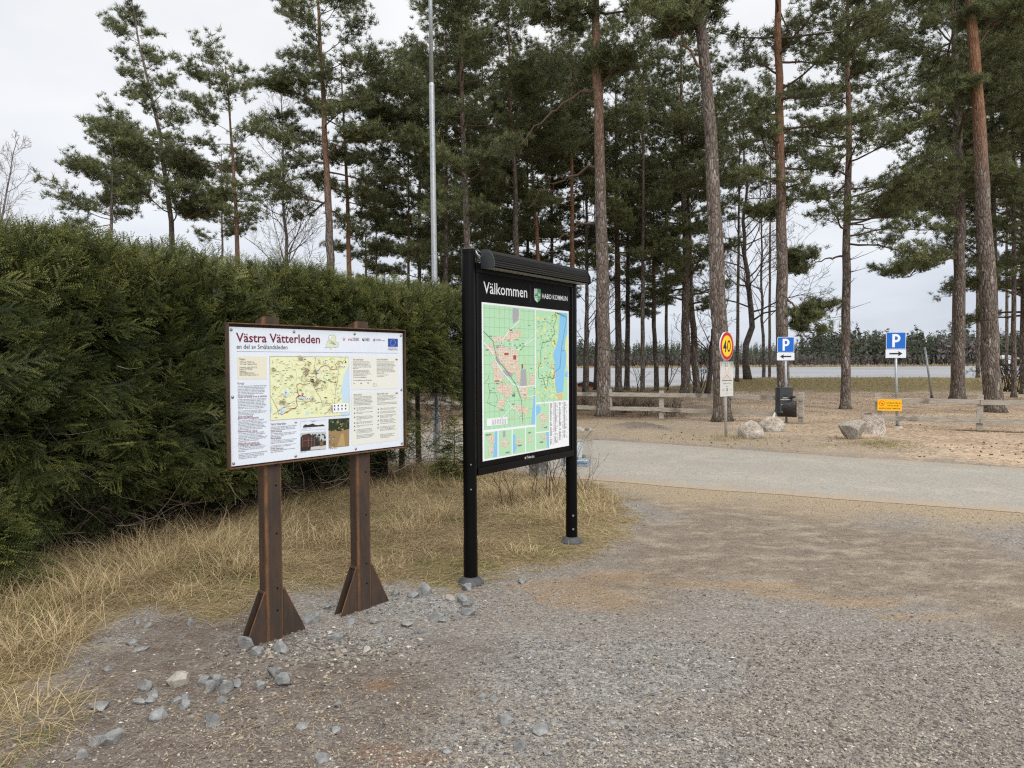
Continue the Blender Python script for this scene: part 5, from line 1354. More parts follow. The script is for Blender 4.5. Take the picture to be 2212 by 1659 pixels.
mb.add(pt2.reshape(-1, 3), np.stack([i, i + 22, i + 23, i + 1], -1).reshape(-1, 4))
mb.build('sack_body', M['bag'], t, smooth=True)
mb = MB(); pt = []
for k in range(9):
    f_ = k / 8; pt.append(A_ + (B_ - A_) * f_ + n_ * (.13 + .02 * math.sin(f_ * 9)) + Zv * (.70 + .02 * math.sin(f_ * 7)))
mb.tube(pt, [.02, .035, .03, .045, .03, .02, .035, .03, .02], 8, jit=.5); mb.build('rolled_rim', M['bag'], t, smooth=True)
t2 = MB(); w0 = A_ - d * .10 + n_ * .2
for k in range(1): t2.prism([(0, 0), (.045, .01), (.075, .17), (.05, .2), (.02, .15), (-.01, .05)], .012, w0 + Zv * .10, d, Zv, n_)
o = t2.build('paper_scrap', M['paper'], loc=tuple(w0)); tag(o, 'white paper scrap hanging below the dark waste bin', 'paper')

# ------------------------------------------------------------------ boulders and stones
def rock(name, px, py, wpx, hpx, dpt, label, cat, mat, seed, flat=.75, rough=.35, var=.3, group=None, sub=3, sharp=0, yaw=None, z_in=.12, squash=None):
    g = G(px, py); s = g.y / FD
    kk = 1.35 if sharp and sub == 3 else 1.14
    w, h = wpx * s / 2 * kk, hpx * s * kk
    q = np.random.default_rng(seed)
    bm = bmesh.new(); bmesh.ops.create_icosphere(bm, subdivisions=4 if sharp and sub == 3 else sub, radius=1)
    co = np.array([v.co[:] for v in bm.verts])
    if sharp:      # cut flat facets like crushed rock
        for k in range(sharp):
            nn = q.normal(0, 1, 3); nn /= np.linalg.norm(nn); dd = q.uniform(.38, .68)
            e = co @ nn - dd; co = co - np.maximum(e, 0)[:, None] * nn
    f1 = fbm(co[:, 0] * 1.1 + 7 + seed, co[:, 1] * 1.1 + co[:, 2] * 1.3 + 3, seed, 2) - .5
    f2 = fbm(co[:, 0] * 4 + 11 + co[:, 2] * 2, co[:, 1] * 4 + 5, seed + 3, 3) - .5
    rough = rough * (.45 if sharp and sub == 3 else 1)
    co = co * (1 + rough * f1 + rough * .35 * f2)[:, None]
    co[:, 2] = np.where(co[:, 2] < -.45, -.45 + (co[:, 2] + .45) * .3, co[:, 2])
    rx = np.abs(co[:, 0]).max(); top_, bot = co[:, 2].max(), co[:, 2].min()
    co[:, 0] *= w / rx; co[:, 1] *= w * dpt / rx; co[:, 2] = (co[:, 2] - bot) / (top_ - bot) * h * (1 + z_in) - h * z_in
    gz = float(height(g.x, g.y + w * dpt))
    fs = np.array([[v.index for v in f.verts] for f in bm.faces]); bm.free()
    mb = MB(); L = (g.x, g.y + w * dpt * .8, gz)
    mb.add(co + np.array(L), fs, var)
    o = mb.build(name, M[mat], smooth=not sharp, loc=L)
    return tag(o, label, cat, group)
rock('boulder', 1628, 947, 51, 34, .8, 'rounded pale granite boulder between the speed limit post and waste bin, nearer of the pair', 'boulder', 'granite', 3, var=.1, sub=5, rough=.3)
rock('boulder', 1675, 933, 56, 28, .7, 'long mossy brown granite boulder right beneath the dark waste bin', 'boulder', 'granite', 9, var=.25, sub=5, rough=.4)
rock('boulder', 1853, 952, 60, 36, .75, 'blocky grey speckled boulder in front, nearest the road by the yellow sign', 'boulder', 'granite', 12, var=1.0, sub=5, rough=.25, sharp=7)
rock('boulder', 1899, 943, 58, 41, .7, 'pinkish pointed boulder at the foot of the right parking sign', 'boulder', 'granite', 15, var=0.0, sub=5, rough=.3, sharp=8)
# (x, y, width) in picture units, kind, label key
A6 = lambda x, y: (.4098 * x, 979.3 + .4098 * y)
A7 = lambda x, y: (748.8 + .3646 * x, 1094.5 + .3646 * y)
row = 'grey broken stone in the row on the gravel left of the nearer rusty post'
scat = 'single grey stone lying on the gravel in the lower left foreground'
foot = 'grey broken stone beside the base plates of the nearer rusty post'
heap = 'grey angular stone in the crushed rock heap between trail board and map stand'
mid = 'small grey stone lying loose on the gravel at the bottom middle'
st = [(A6, 920, 1235, 100, .66, 'pale speckled wedge shaped stone, largest of the row in the left foreground', .8), (A6, 740, 1255, 78, .7, row, .2), (A6, 800, 1288, 58, .6, row, .3), (A6, 1090, 1265, 58, 1.0, row, .1), (A6, 1140, 1228, 50, .95, row, .4),
      (A6, 1180, 1268, 76, .75, row, .2), (A6, 1245, 1236, 44, .9, row, .1), (A6, 1066, 1222, 62, .6, row, .3), (A6, 1440, 1190, 62, .95, foot, .2), (A6, 1490, 1228, 76, .75, foot, .3), (A6, 1362, 1250, 50, .8, foot, .4), (A6, 1165, 1314, 52, .6, row, .2),
      (A6, 780, 1322, 46, .55, row, .1), (A6, 725, 1330, 62, .4, row, .3), (A6, 495, 1360, 78, .4, scat, .4), (A6, 965, 1352, 46, .8, row, .5), (A6, 925, 1328, 62, .5, row, .2), (A6, 970, 1302, 46, .5, row, .4), (A6, 820, 1395, 84, .5, 'dark flat stone just below the row of stones, left foreground', .1),
      (A6, 1105, 1450, 70, 1.0, 'whitish streaked stone standing alone below the row, left foreground', .45), (A6, 565, 1542, 92, .55, 'dark wedge shaped stone near the lower left corner', .15), (A6, 490, 1545, 70, .55, scat, .3), (A6, 408, 1620, 62, .65, scat, .5), (A6, 680, 1018, 70, .35, scat, .2),
      (A6, 725, 1050, 62, .35, scat, .3), (A6, 718, 900, 28, 1.0, scat, .4), (A6, 995, 915, 34, 1.0, scat, .3), (A6, 775, 922, 36, .6, scat, .2), (A6, 1288, 1042, 70, 1.0, 'blue grey slab leaning against the left base plate of the nearer rusty post', .2),
      (A6, 1353, 1070, 62, .6, foot, .4), (A6, 1478, 1060, 84, .6, foot, .45), (A6, 1645, 900, 96, .5, 'flat blue grey slab lying between the two rusty posts', .3), (A6, 1590, 1455, 52, .45, mid, .5), (A6, 1762, 1478, 46, .5, mid, .3), (A6, 1690, 1636, 72, .6, mid, .4),
      (A6, 1780, 1340, 40, .8, mid, .3), (A6, 1930, 1048, 38, .8, heap, .6), (A6, 1765, 992, 50, .6, heap, .3), (A6, 1720, 822, 40, .6, heap, .2), (A6, 1815, 1135, 34, .9, heap, .6), (A6, 455, 1118, 30, .6, scat, .4), (A6, 550, 1150, 50, .45, scat, .3),
      (A7, 455, 520, 72, .9, 'blocky pale blue grey stone in front of the left black post', .35), (A7, 612, 556, 60, .6, 'rounded cream coloured stone among grey ones below the left black post', .9), (A7, 690, 570, 58, .85, heap, .3), (A7, 710, 590, 56, .6, heap, .2), (A7, 715, 495, 54, .7, heap, .3),
      (A7, 515, 675, 52, 1.1, heap, .4), (A7, 570, 688, 52, .6, heap, .45), (A7, 655, 676, 38, .9, heap, .3), (A7, 715, 650, 78, .5, 'bright whitish flat stone at the right end of the crushed rock heap', .5), (A7, 160, 690, 62, .45, heap, .2), (A7, 350, 712, 60, .4, heap, .3), (A7, 185, 750, 62, .4, heap, .4), (A7, 115, 848, 40, .9, heap, .5),
      (A7, 280, 530, 48, .6, heap, .2), (A7, 385, 540, 60, .5, heap, .3), (A7, 495, 560, 36, .6, heap, .2), (A7, 435, 750, 30, .9, heap, .3), (A7, 905, 630, 34, .6, heap, .3), (A7, 880, 1160, 50, .6, mid, .5), (A7, 940, 1300, 92, .5, mid, .3), (A7, 1140, 1358, 92, .6, mid, .2),
      (A7, 1030, 1462, 64, 1.1, 'upright blue grey stone at the bottom middle of the gravel', .2), (A7, 1110, 1150, 26, 1.0, mid, .8), (A7, 590, 1466, 52, .4, mid, .4), (A7, 1190, 1480, 46, .5, mid, .3), (A7, 960, 1214, 44, .6, mid, .5), (A7, 1035, 448, 34, .6, 'small grey stone in the straw right of the left black post', .3),
      (A7, 900, 1118, 28, .9, mid, .8), (A7, 1160, 1230, 34, .7, mid, .3), (A7, 690, 500 + 30, 30, .7, heap, .5), (A7, 20, 700, 44, .6, heap, .3), (A7, 655, 1528, 44, .8, mid, .6), (A7, 800, 1150, 40, .7, mid, .2)]
for k, (fn, x, y, w, fl, lab, va) in enumerate(st):
    px, py = fn(x, y); wpx = w * (.4098 if fn is A6 else .3646)
    grp = {row: 'stones in the foreground row', scat: 'scattered stones lower left', foot: 'stones at the nearer rusty post', heap: 'stones of the crushed rock heap', mid: 'loose stones bottom middle'}.get(lab)
    rock('stone', px, py, wpx, wpx * fl * .8, .8, lab, 'stone', 'stone', 100 + k, var=va if va < .55 else .8, group=grp, sub=3, sharp=16, rough=.22, z_in=.3)

# ------------------------------------------------------------------ poles, notice post, leaflet box
def pole(name, pts, Y, r, mat, label, cat, grow=0):
    w = [np.array(P(x, y, Y)) for x, y in pts]; w[0][2] = float(height(w[0][0], w[0][1])) - .1
    return w
w = pole('lamp', [(944, 998), (939, 620), (932.5, 186)], 11.5, .05, 'galv', '', '')
t = thing('lamp_post', 'tall galvanised steel lamp post rising behind the hedge end', 'lamp post', (w[0][0], w[0][1], 0))
mb = MB(); mb.tube([w[0], w[0] + (w[1] - w[0]) * .3, w[0] + (w[1] - w[0]) * .31, w[1], w[2]], [.056, .056, .048, .046, .043], 20, cap=False); mb.build('lower_tube', M['galv'], t, smooth=True)
up = w[2] + (w[2] - w[1]) * (9.0 - w[2][2]) / (w[2][2] - w[1][2])
mb = MB(); mb.tube([w[2] - Zv * .01, w[2] + Zv * .02, w[2] + Zv * .05], [.044, .044, .033], 20, cap=False); mb.build('joint_collar', M['galv'], t, smooth=True)
mb = MB(); mb.tube([w[2], up], [.0325, .030], 20); mb.build('upper_tube', M['galv'], t, smooth=True)
w = [np.array(P(2013.5, 866, 30.6)), np.array(P(1998, 750, 30.6))]; w[0][2] = float(height(w[0][0], w[0][1])) - .05
t = thing('leaning_pole', 'thin grey metal pole leaning on the beach sand', 'pole', tuple(w[0]))
mb = MB(); mb.tube(w, [.045, .04], 12); mb.build('tube', M['galv'], t, smooth=True)
mb = MB(); mb.tube([w[0], w[0] + (w[1] - w[0]) * .07], [.062, .058], 12); mb.build('sleeve', M['rubber'], t)
g = G(1163, 1030); gz = float(height(g.x, g.y))
c = np.array([g.x, g.y + .1, 0]); U, N = axes(R(-42))
t = thing('notice_post', 'thick square lichen spotted post standing in straw behind the map stand', 'post', (c[0], c[1], 0))
mb = MB(); mb.box(c + Zv * (gz + .62), (.098, .098, .72), U, N, Zv, bev=.02)
tm = NT('lichen_wood'); v = tm.coord(); tm.out(tm.mix(tm.ramp(tm.noise(v, 28, 5, .7), [(.52, (0,) * 3), (.62, (1,) * 3)]), tm.ramp(tm.noise(v, 5, 5, .6), [(.3, (.06, .055, .052)), (.7, (.15, .145, .14))]), (.30, .31, .30)), .9, tm.noise(v, 30), .3, .01)
mb.build('post_body', tm.m, t)
co_ = np.array(P(1269, 1009.5, 8.55)); U, N = axes(R(-24)); Ub, Nb = U, N      # near right bottom corner
az_ = co_ - Nb * .0
wB, dB, hB = .34, .24, .44
bo = co_ - Ub * wB         # left front bottom
t = thing('leaflet_box', 'clear acrylic leaflet box hanging behind the right black post', 'leaflet box', tuple(co_))
def plate(o_, a, b, n_, th_=.004):
    mb = MB(); mb.box(o_ + (a + b) / 2, (np.linalg.norm(a) / 2, np.linalg.norm(b) / 2, th_ / 2), a / np.linalg.norm(a), b / np.linalg.norm(b), n_); return mb
a, b, h_ = Ub * wB, -Nb * dB, Zv * hB
g_ = MB()
for args in ((bo, a, b, Zv), (bo, a, h_, Nb), (bo + b, a, h_, Nb), (bo, b, h_, Ub), (bo + a, b, h_, Ub)):
    x = plate(*args); g_.v += x.v; g_.a += x.a; g_.f += [f + g_.n for f in x.f]; g_.n += x.n
g_.build('case', M['glass'], t)
x = plate(bo - Ub * .02 + Nb * .02 + Zv * (hB + .005), Ub * (wB + .06), -Nb * (dB + .04), Zv, .005); x.build('lid', M['glass'], t)
mb = MB(); mb.box(bo + a * .5 + b * .5 + Zv * (hB + .02), (.05, .03, .012), Ub, Nb, Zv); mb.build('lid_handle', M['acryl'], t)
q = np.random.default_rng(8)
for k in range(5):
    cx = bo + a * (.27 if k < 3 else .72) + b * .5 + Zv * (.012 + .03 * (k if k < 3 else k - 3)); hh = .012
    th_ = q.normal(0, .12); Uu = Ub * math.cos(th_) + Nb * math.sin(th_); Nn = np.cross(Zv, Uu)
    o = MB()
    for j in range(5):
        f_ = q.uniform(-.006, .006); o.box(cx + Zv * j * .0055 + Uu * f_, (.07, .085, .0024), Uu, Nn, Zv, col=srgb(*[(120, 168, 210), (226, 232, 238), (92, 150, 204), (200, 216, 230), (150, 188, 220)][(j + k) % 5]))
    o = o.build('leaflet_pile', M['ink'], loc=tuple(cx)); tag(o, 'pile of blue and white leaflets lying in the clear box', 'leaflets', 'leaflets in the clear box')
cx = bo + a * .42 + b * .55 + Zv * .19
o = MB(); o.box(cx, (.09, .004, .095), Ub, Nb * .97 + Zv * .2, Zv * .97 - Nb * .2, col=srgb(222, 228, 232))
o.box(cx + Nb * .006, (.012, .001, .09), Ub, Nb * .97 + Zv * .2, Zv * .97 - Nb * .2, col=srgb(90, 150, 205))
o = o.build('leaflet', M['ink'], loc=tuple(cx)); tag(o, 'white leaflet with blue stripe standing upright in the clear box', 'leaflet')
t = thing('wooden_arm', 'short wooden bar holding the clear leaflet box', 'bar', tuple(c + Zv * .5))
mb = MB(); e_ = np.array(P(1262, 987, 8.75)); s_ = np.array([c[0] + .1, c[1] - .1, e_[2] - .01]); beam(mb, s_, e_ - Nb * .02, .018, .020); mb.build('arm_beam', M['wood'], t)
# ------------------------------------------------------------------ spruce hedge
def spray(seed, lod=0):
    """one flat spruce shoot: main axis +X, side twigs in the XY plane, needles as slim triangles"""
    q = np.random.default_rng(seed)
    V, Fc, A = [], [], []
    def tri(a, b, c, s):
        n = len(V); V.extend([a, b, c]); Fc.append((n, n + 1, n + 2)); A.extend([s] * 3)
    def twig(o, d, L, droop, tip):
        step = .0095 if lod == 0 else .016
        n = max(3, int(L / step)); o = np.array(o, float); d = np.array(d, float)
        side = np.cross(d, (0, 0, 1)); side /= np.linalg.norm(side)
        up = np.cross(side, d)
        nl, nw = (.0155, .0042) if lod == 0 else (.018, .0078)
        pts = []
        for k in range(n + 1):
            p = o + d * L * k / n + np.array([0, 0, -droop * (k / n) ** 2 * L]); pts.append(p)
            f = k / n
            for s_, u_ in ((1, .25), (-1, .25), (q.uniform(-.4, .4), .9)):
                dn = side * s_ * .82 + up * u_ * .7 + d * .62 + q.normal(0, .12, 3)
                dn /= np.linalg.norm(dn); l = nl * (1 - .35 * f) * q.uniform(.8, 1.15)
                w = np.cross(dn, up if abs(s_) > .5 else side); w /= np.linalg.norm(w) + 1e-6
                sh = np.clip(q.normal(.38, .12) + .34 * f * tip, 0, 1)
                tri(p - w * nw / 2, p + w * nw / 2, p + dn * l, sh)
        return pts
    L = q.uniform(.17, .29)
    twig((0, 0, 0), (1, 0, .05), L, .15, 1.0)
    n = 7 if lod == 0 else 6
    for k in range(n):
        f = .1 + .78 * k / n
        for s_ in (-1, 1):
            if q.random() < .18: continue
            a = R(q.uniform(28, 66)); l = L * (.55 * (1 - f) + .14) * q.uniform(.8, 1.15)
            twig((f * L, 0, .05 * f * L - .15 * f * f * L), (math.cos(a), s_ * math.sin(a), q.uniform(-.12, .1)), l, .12, 1.0)
    return np.array(V), np.array(Fc), np.array(A)
SPR = [spray(k) for k in range(7)]; SPR2 = [spray(20 + k, 1) for k in range(6)]
def bake(mb, temps, pos, xd, up, sc, shade):
    xd = xd / np.linalg.norm(xd, axis=1)[:, None]
    yd = np.cross(up, xd); yd /= np.linalg.norm(yd, axis=1)[:, None] + 1e-9
    zd = np.cross(xd, yd)
    tid = rng.integers(0, len(temps), len(pos))
    for k, (V, F_, A) in enumerate(temps):
        s = np.where(tid == k)[0]
        if not len(s): continue
        v = (pos[s][:, None] + sc[s][:, None, None] * (V[None, :, :1] * xd[s][:, None] + V[None, :, 1:2] * yd[s][:, None] + V[None, :, 2:] * zd[s][:, None]))
        f = F_[None] + (np.arange(len(s)) * len(V))[:, None, None]
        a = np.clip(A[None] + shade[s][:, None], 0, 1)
        mb.add(v.reshape(-1, 3), f.reshape(-1, 3), a.ravel())
hedge = thing('spruce_hedge', 'long tall green clipped spruce hedge', 'hedge', (float(HA[0]), float(HA[1]), 0))
LH = np.linalg.norm(HB - HA)
S0 = -4.2
mb = MB(); mb2 = MB()
def hedge_pt(s, d, z):     # s along, d out from the face, z up
    return np.stack([HA[0] + HD[0] * s + HN[0] * d, HA[1] + HD[1] * s + HN[1] * d, z], -1)
HT = 2.60
def face(n, s0, s1, temps, target, zmin=.1):
    s = rng.uniform(s0, s1, n); z = zmin + (HT - zmin) * rng.random(n) ** .9
    lump = fbm(s * .9, z * 1.1, 31, 3) - .5; l2 = fbm(s * 2.6, z * 2.6, 37, 2) - .5
    under = sm(.8, .1, z)
    gap = fbm(s * 1.5 + 9, z * 1.6, 52, 3)
    keep = rng.random(n) < (1 - .72 * sm(.56, .68, gap) * sm(2.4, 1.9, z)) * (1 - .35 * under)
    endf = s > LH - 1.15
    keep &= ~(endf & (z < .95 + .35 * vn(s * 3, s * 0, 8)) & (rng.random(n) < .93))
    d = -.14 + .60 * lump + .40 * l2 - .25 * under + rng.normal(0, .07, n) - .15 * sm(HT - .35, HT, z)
    dep = rng.random(n) < .3; d = d - dep * rng.uniform(.05, .3, n)
    s, z, d = s[keep], z[keep], d[keep]; n = len(s)
    pos = hedge_pt(s, d, z)
    tz = (z - .3) / (HT - .3)
    cs = (fbm(s * 2.2, z * 2.2, 91, 2) - .5) * 3.4; cz = (fbm(s * 2.4, z * 2.4, 95, 2) - .5) * 2.2
    out = rng.normal(.75, .2, n)[:, None] * np.array([HN[0], HN[1], 0]) + (.12 + cs + rng.normal(0, .3, n))[:, None] * np.array([HD[0], HD[1], 0])
    upc = -.25 + .85 * tz ** 1.6 + cz + rng.normal(0, .2, n)
    xd = out + upc[:, None] * Zv
    up = Zv + .55 * np.array([HN[0], HN[1], 0]) + rng.normal(0, .55, (n, 3))
    sc = rng.uniform(.75, 1.2, n)
    sh = rng.normal(0, .12, n) + .35 * (fbm(s * 1.6, z * 1.6, 71, 3) - .5) + .5 * (d + .14) + .16 * sm(.8, 1, tz) - .06  # deeper sprays darker, top ones lighter: shading put into the colour
    bake(target, temps, pos, xd, up, sc, sh)
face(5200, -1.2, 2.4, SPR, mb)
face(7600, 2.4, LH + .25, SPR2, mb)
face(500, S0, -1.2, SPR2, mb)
# top: rising shoots and leaders
n = 6000
s = S0 + (LH + .35 - S0) * rng.random(n); d = -1.5 * rng.random(n) ** 1.2 + .1; 
z = HT - .05 - .5 * rng.random(n) ** 2 + .20 * (fbm(s * 1.4, d * 1.4, 81, 3) - .5) + rng.normal(0, .05, n) - .12 * np.clip(d + .2, 0, 1) - .13 * sm(2, -1, s)
xd = np.stack([rng.normal(0, .5, n), rng.normal(0, .5, n), rng.uniform(.25, 1.3, n)], -1) + .25 * np.array([HN[0], HN[1], 0])
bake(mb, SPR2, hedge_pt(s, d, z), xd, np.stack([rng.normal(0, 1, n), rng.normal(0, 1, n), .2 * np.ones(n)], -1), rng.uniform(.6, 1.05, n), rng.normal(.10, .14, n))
n = 220
s = S0 + (LH - S0) * rng.random(n); d = -rng.random(n) * .9
xd = np.stack([rng.normal(0, .12, n), rng.normal(0, .12, n), np.ones(n)], -1)
bake(mb, SPR2, hedge_pt(s, d, HT + rng.normal(-.02, .05, n) - .12 * sm(2, -1, s)), xd, rng.normal(0, 1, (n, 3)), rng.uniform(.6, 1.0, n), rng.normal(.05, .1, n))
# end face and low hanging branches at the right end
n = 620
z = 1.15 + (HT - 1.15) * rng.random(n); w_ = -1.4 * rng.random(n)
z = np.where(rng.random(n) < .12, z - .45, z)
xd = rng.normal(.6, .3, n)[:, None] * np.array([HD[0], HD[1], 0]) + rng.normal(.15, .4, n)[:, None] * np.array([HN[0], HN[1], 0]) + (rng.normal(-.1, .3, n) + .5 * sm(1.8, 2.6, z))[:, None] * Zv
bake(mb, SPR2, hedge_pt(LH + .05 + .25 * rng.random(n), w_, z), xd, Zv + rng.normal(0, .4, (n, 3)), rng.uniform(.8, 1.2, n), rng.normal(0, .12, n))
mb.build('foliage', M['spruce'], hedge)
# added core block that stops light, painted near black as the hedge's inner shade
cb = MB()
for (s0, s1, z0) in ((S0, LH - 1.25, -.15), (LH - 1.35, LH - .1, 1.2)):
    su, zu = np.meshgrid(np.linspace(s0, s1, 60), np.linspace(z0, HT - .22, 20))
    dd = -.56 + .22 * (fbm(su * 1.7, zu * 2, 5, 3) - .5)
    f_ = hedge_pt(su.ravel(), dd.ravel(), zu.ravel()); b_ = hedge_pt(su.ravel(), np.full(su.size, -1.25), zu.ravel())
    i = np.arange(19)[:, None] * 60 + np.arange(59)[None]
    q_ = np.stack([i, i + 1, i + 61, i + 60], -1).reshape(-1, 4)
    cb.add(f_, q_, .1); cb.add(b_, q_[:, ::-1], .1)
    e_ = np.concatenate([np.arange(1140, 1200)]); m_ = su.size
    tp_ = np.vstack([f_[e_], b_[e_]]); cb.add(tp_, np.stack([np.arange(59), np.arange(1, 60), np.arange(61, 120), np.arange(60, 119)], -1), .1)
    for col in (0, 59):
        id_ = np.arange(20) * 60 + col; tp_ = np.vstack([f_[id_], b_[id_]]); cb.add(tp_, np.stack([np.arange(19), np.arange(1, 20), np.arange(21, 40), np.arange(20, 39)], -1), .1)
cb.build('shade_core', mk_leaf('unlit_core', [(0, (.010, .013, .007)), (1, (.02, .025, .012))], .9, .1), hedge)
# stems and bare dead twigs low down
sb = MB()
for s in np.arange(S0, LH + .1, .42):
    p = hedge_pt(np.array(s + rng.normal(0, .06)), np.array(-.85 + rng.normal(0, .1)), np.array(0.)); p[2] = -.05
    sb.tube([p, p + np.array([rng.normal(0, .03), rng.normal(0, .03), 1.3]), p + np.array([rng.normal(0, .05), rng.normal(0, .05), 2.4])], [.045, .035, .015], 9, jit=.2, a=rng.uniform(.1, .5))
sb.build('stems', M['twig'], hedge, smooth=True)
tb = MB()
for k in range(2200):
    s = rng.uniform(-2, LH + .2); z = .1 + 1.5 * rng.random() ** 1.3
    p = hedge_pt(np.array(s), np.array(-.42 + rng.normal(0, .14)), np.array(z)); L = rng.uniform(.15, .7)
    d = np.array([HN[0], HN[1], 0]) * rng.uniform(.0, .9) + np.array([HD[0], HD[1], 0]) * rng.normal(0, .7) + Zv * rng.normal(0, .45); d /= np.linalg.norm(d)
    pts = [p]
    for j in range(4):
        d = d + rng.normal(0, .22, 3); d /= np.linalg.norm(d); pts.append(pts[-1] + d * L / 4)
    r_ = rng.uniform(.0012, .0035); tb.tube(pts, [r_ * 1.5, r_ * 1.2, r_, r_ * .7, r_ * .4], 3, cap=False, a=rng.random() ** 1.6)
tb.build('dead_twigs', M['twig'], hedge)

def young_spruce(px, py, h, r, label, n=150):
    g = G(px, py); gz = float(height(g.x, g.y))
    t = thing('young_spruce', label, 'spruce', (g.x, g.y, gz))
    mb = MB(); z = h * rng.random(n) ** 1.3; a = rng.random(n) * 6.283; rr = r * (1 - z / h) * rng.uniform(.0, .55, n)
    pos = np.stack([g.x + rr * np.cos(a), g.y + rr * np.sin(a), gz + .05 + z], -1)
    xd = np.stack([np.cos(a), np.sin(a), -.1 + .9 * (z / h) ** 2 + rng.normal(0, .2, n)], -1)
    bake(mb, SPR2, pos, xd, Zv + rng.normal(0, .25, (n, 3)), np.clip(1.15 * r / .3 * (1.1 - z / h), .35, 1.2) * rng.uniform(.8, 1.1, n), rng.normal(.06, .12, n))
    mb.build('foliage', M['spruce'], t)
    mb = MB(); mb.tube([(g.x, g.y, gz - .05), (g.x, g.y, gz + h * .95)], [.014, .004], 6, a=.4); mb.build('stem', M['twig'], t)
young_spruce(982, 1035, .80, .38, 'small bushy young spruce growing under the right end of the hedge', 190)
young_spruce(-10, 1275, .55, .5, 'low young spruce in the straw at the left edge of the photo', 130)

# ------------------------------------------------------------------ bare branching plants
def grow(mb, p, d, L, r, depth, n=6, wig=.16, up=.05, kids=(4, 6), ang=(25, 60), shrink=.55, a=.3, rmin=.003, start=.25, vdir=0):
    pts = [np.array(p, float)]; d = np.array(d, float) / np.linalg.norm(d); ds = [d]
    for k in range(n):
        d = d + rng.normal(0, wig, 3) + Zv * up; d /= np.linalg.norm(d); pts.append(pts[-1] + d * L / n); ds.append(d)
    rr = np.maximum(r * (1 - .78 * np.linspace(0, 1, n + 1)), rmin)
    mb.tube(pts, rr, 7 if r > .05 else (4 if r > .012 else 3), cap=False, a=a if r > .02 else max(0, a - .15), jit=.15 if r > .03 else 0)
    if depth <= 0: return
    m = rng.integers(kids[0], kids[1] + 1)
    for k in range(m):
        f = start + (1 - start) * (k + rng.random()) / m; i = min(n - 1, int(f * n)); q_ = pts[i] + (pts[i + 1] - pts[i]) * (f * n - i)
        ax = np.cross(ds[i], rng.normal(0, 1, 3)); ax /= np.linalg.norm(ax); an = R(rng.uniform(*ang))
        nd = ds[i] * math.cos(an) + ax * math.sin(an)
        grow(mb, q_, nd, L * shrink * (1.15 - .6 * f) * rng.uniform(.7, 1.2), max(rr[i] * .55, rmin), depth - 1, max(3, n - 1), wig, up, kids, ang, shrink, a, rmin, .15)
def path_at(px, Y, zbase=None):
    w = [np.array(P(x, y, Y)) for x, y in px]
    w[0][2] = float(height(w[0][0], Y)) - .08 if zbase is None else zbase
    return w
def resample(w, n):
    w = np.array(w); t = np.concatenate([[0], np.cumsum(np.linalg.norm(np.diff(w, axis=0), axis=1))]); tt = np.linspace(0, t[-1], n)
    return np.stack([np.interp(tt, t, w[:, k]) for k in range(3)], -1)
def bare_tree(name, label, cat, px, Y, r, mat, H=None, crown=(.3, 1.0), L=2.0, nb=26, ang=(35, 65), a=.8, twig='twig', depth=3, group=None, kids=(4, 6), rmin=.006, up=.05, wig=.16, trunk=True):
    w = path_at(px, Y)
    if H: w.append(w[-1] + (w[-1] - w[-2]) / (w[-1][2] - w[-2][2]) * (H - w[-1][2]))
    pts = resample(w, 16); pts[1:-1, :2] += rng.normal(0, r * .25, (14, 2))
    t = thing(name, label, cat, tuple(pts[0] * [1, 1, 0]), group)
    mb = MB(); rr = r * (1 - .9 * np.linspace(0, 1, 16) ** .9) ; rr[0] *= 1.25
    mb.tube(pts, rr, 12, a=a, jit=.12); mb.build('trunk', M[mat], t, smooth=True)
    mb = MB(); zt = pts[-1][2]
    for k in range(nb):
        f = crown[0] + (crown[1] - crown[0]) * (k + rng.random()) / nb; i = min(14, int(f * 15)); p = pts[i] + (pts[i + 1] - pts[i]) * (f * 15 - i)
        az = rng.random() * 6.283; an = R(rng.uniform(*ang)); d = np.array([math.cos(az) * math.sin(an), math.sin(az) * math.sin(an), math.cos(an)])
        ff = (f - crown[0]) / (crown[1] - crown[0])
        grow(mb, p, d, L * (1.1 - .85 * ff) * rng.uniform(.7, 1.2), rr[i] * .28 + rmin, depth - 1, 6, wig, up, kids, (25, 60), .5, .35, rmin)
    mb.build('branches', M[twig], t); return t

bare_tree('birch_tree', 'slender leafless birch with white trunk standing between two pines', 'tree', [(633, 905), (624, 600), (612, 420), (607, 195)], 30, .13, 'birch', L=3.6, nb=46, ang=(30, 60), crown=(.22, .98), depth=3, a=.85, rmin=.005, kids=(5, 8), up=.04, twig='birchtwig')
bare_tree('birch_tree', 'bare hazy birch at the far left edge above the hedge', 'tree', [(-12, 900), (2, 480), (38, 300)], 34, .14, 'birch', L=3.4, nb=30, ang=(30, 60), crown=(.3, .98), depth=3, a=.7, rmin=.006, twig='birchtwig')
bare_tree('bare_tree', 'crooked dark leafless tree on the shore between two tall pines', 'tree', [(1615, 827), (1608, 760), (1622, 705), (1618, 620), (1606, 520), (1612, 380), (1600, 240)], 40.5, .21, 'birch', L=4.6, nb=30, ang=(40, 75), crown=(.22, .98), depth=4, a=.25, rmin=.008, kids=(4, 6), wig=.2)
bare_tree('bare_tree', 'thin pale leafless tree rising behind the crooked shore tree', 'tree', [(1650, 826), (1645, 500), (1640, 330)], 44, .13, 'birch', L=4.0, nb=26, ang=(35, 65), crown=(.3, .98), depth=3, a=.5, rmin=.007, twig='birchtwig')
bare_tree('bare_tree', 'dark leaning leafless alder left of the big grey pine', 'tree', [(1527, 842), (1536, 760), (1548, 660)], 36, .15, 'birch', H=7, L=2.6, nb=20, crown=(.25, .95), depth=3, a=.05, rmin=.007)
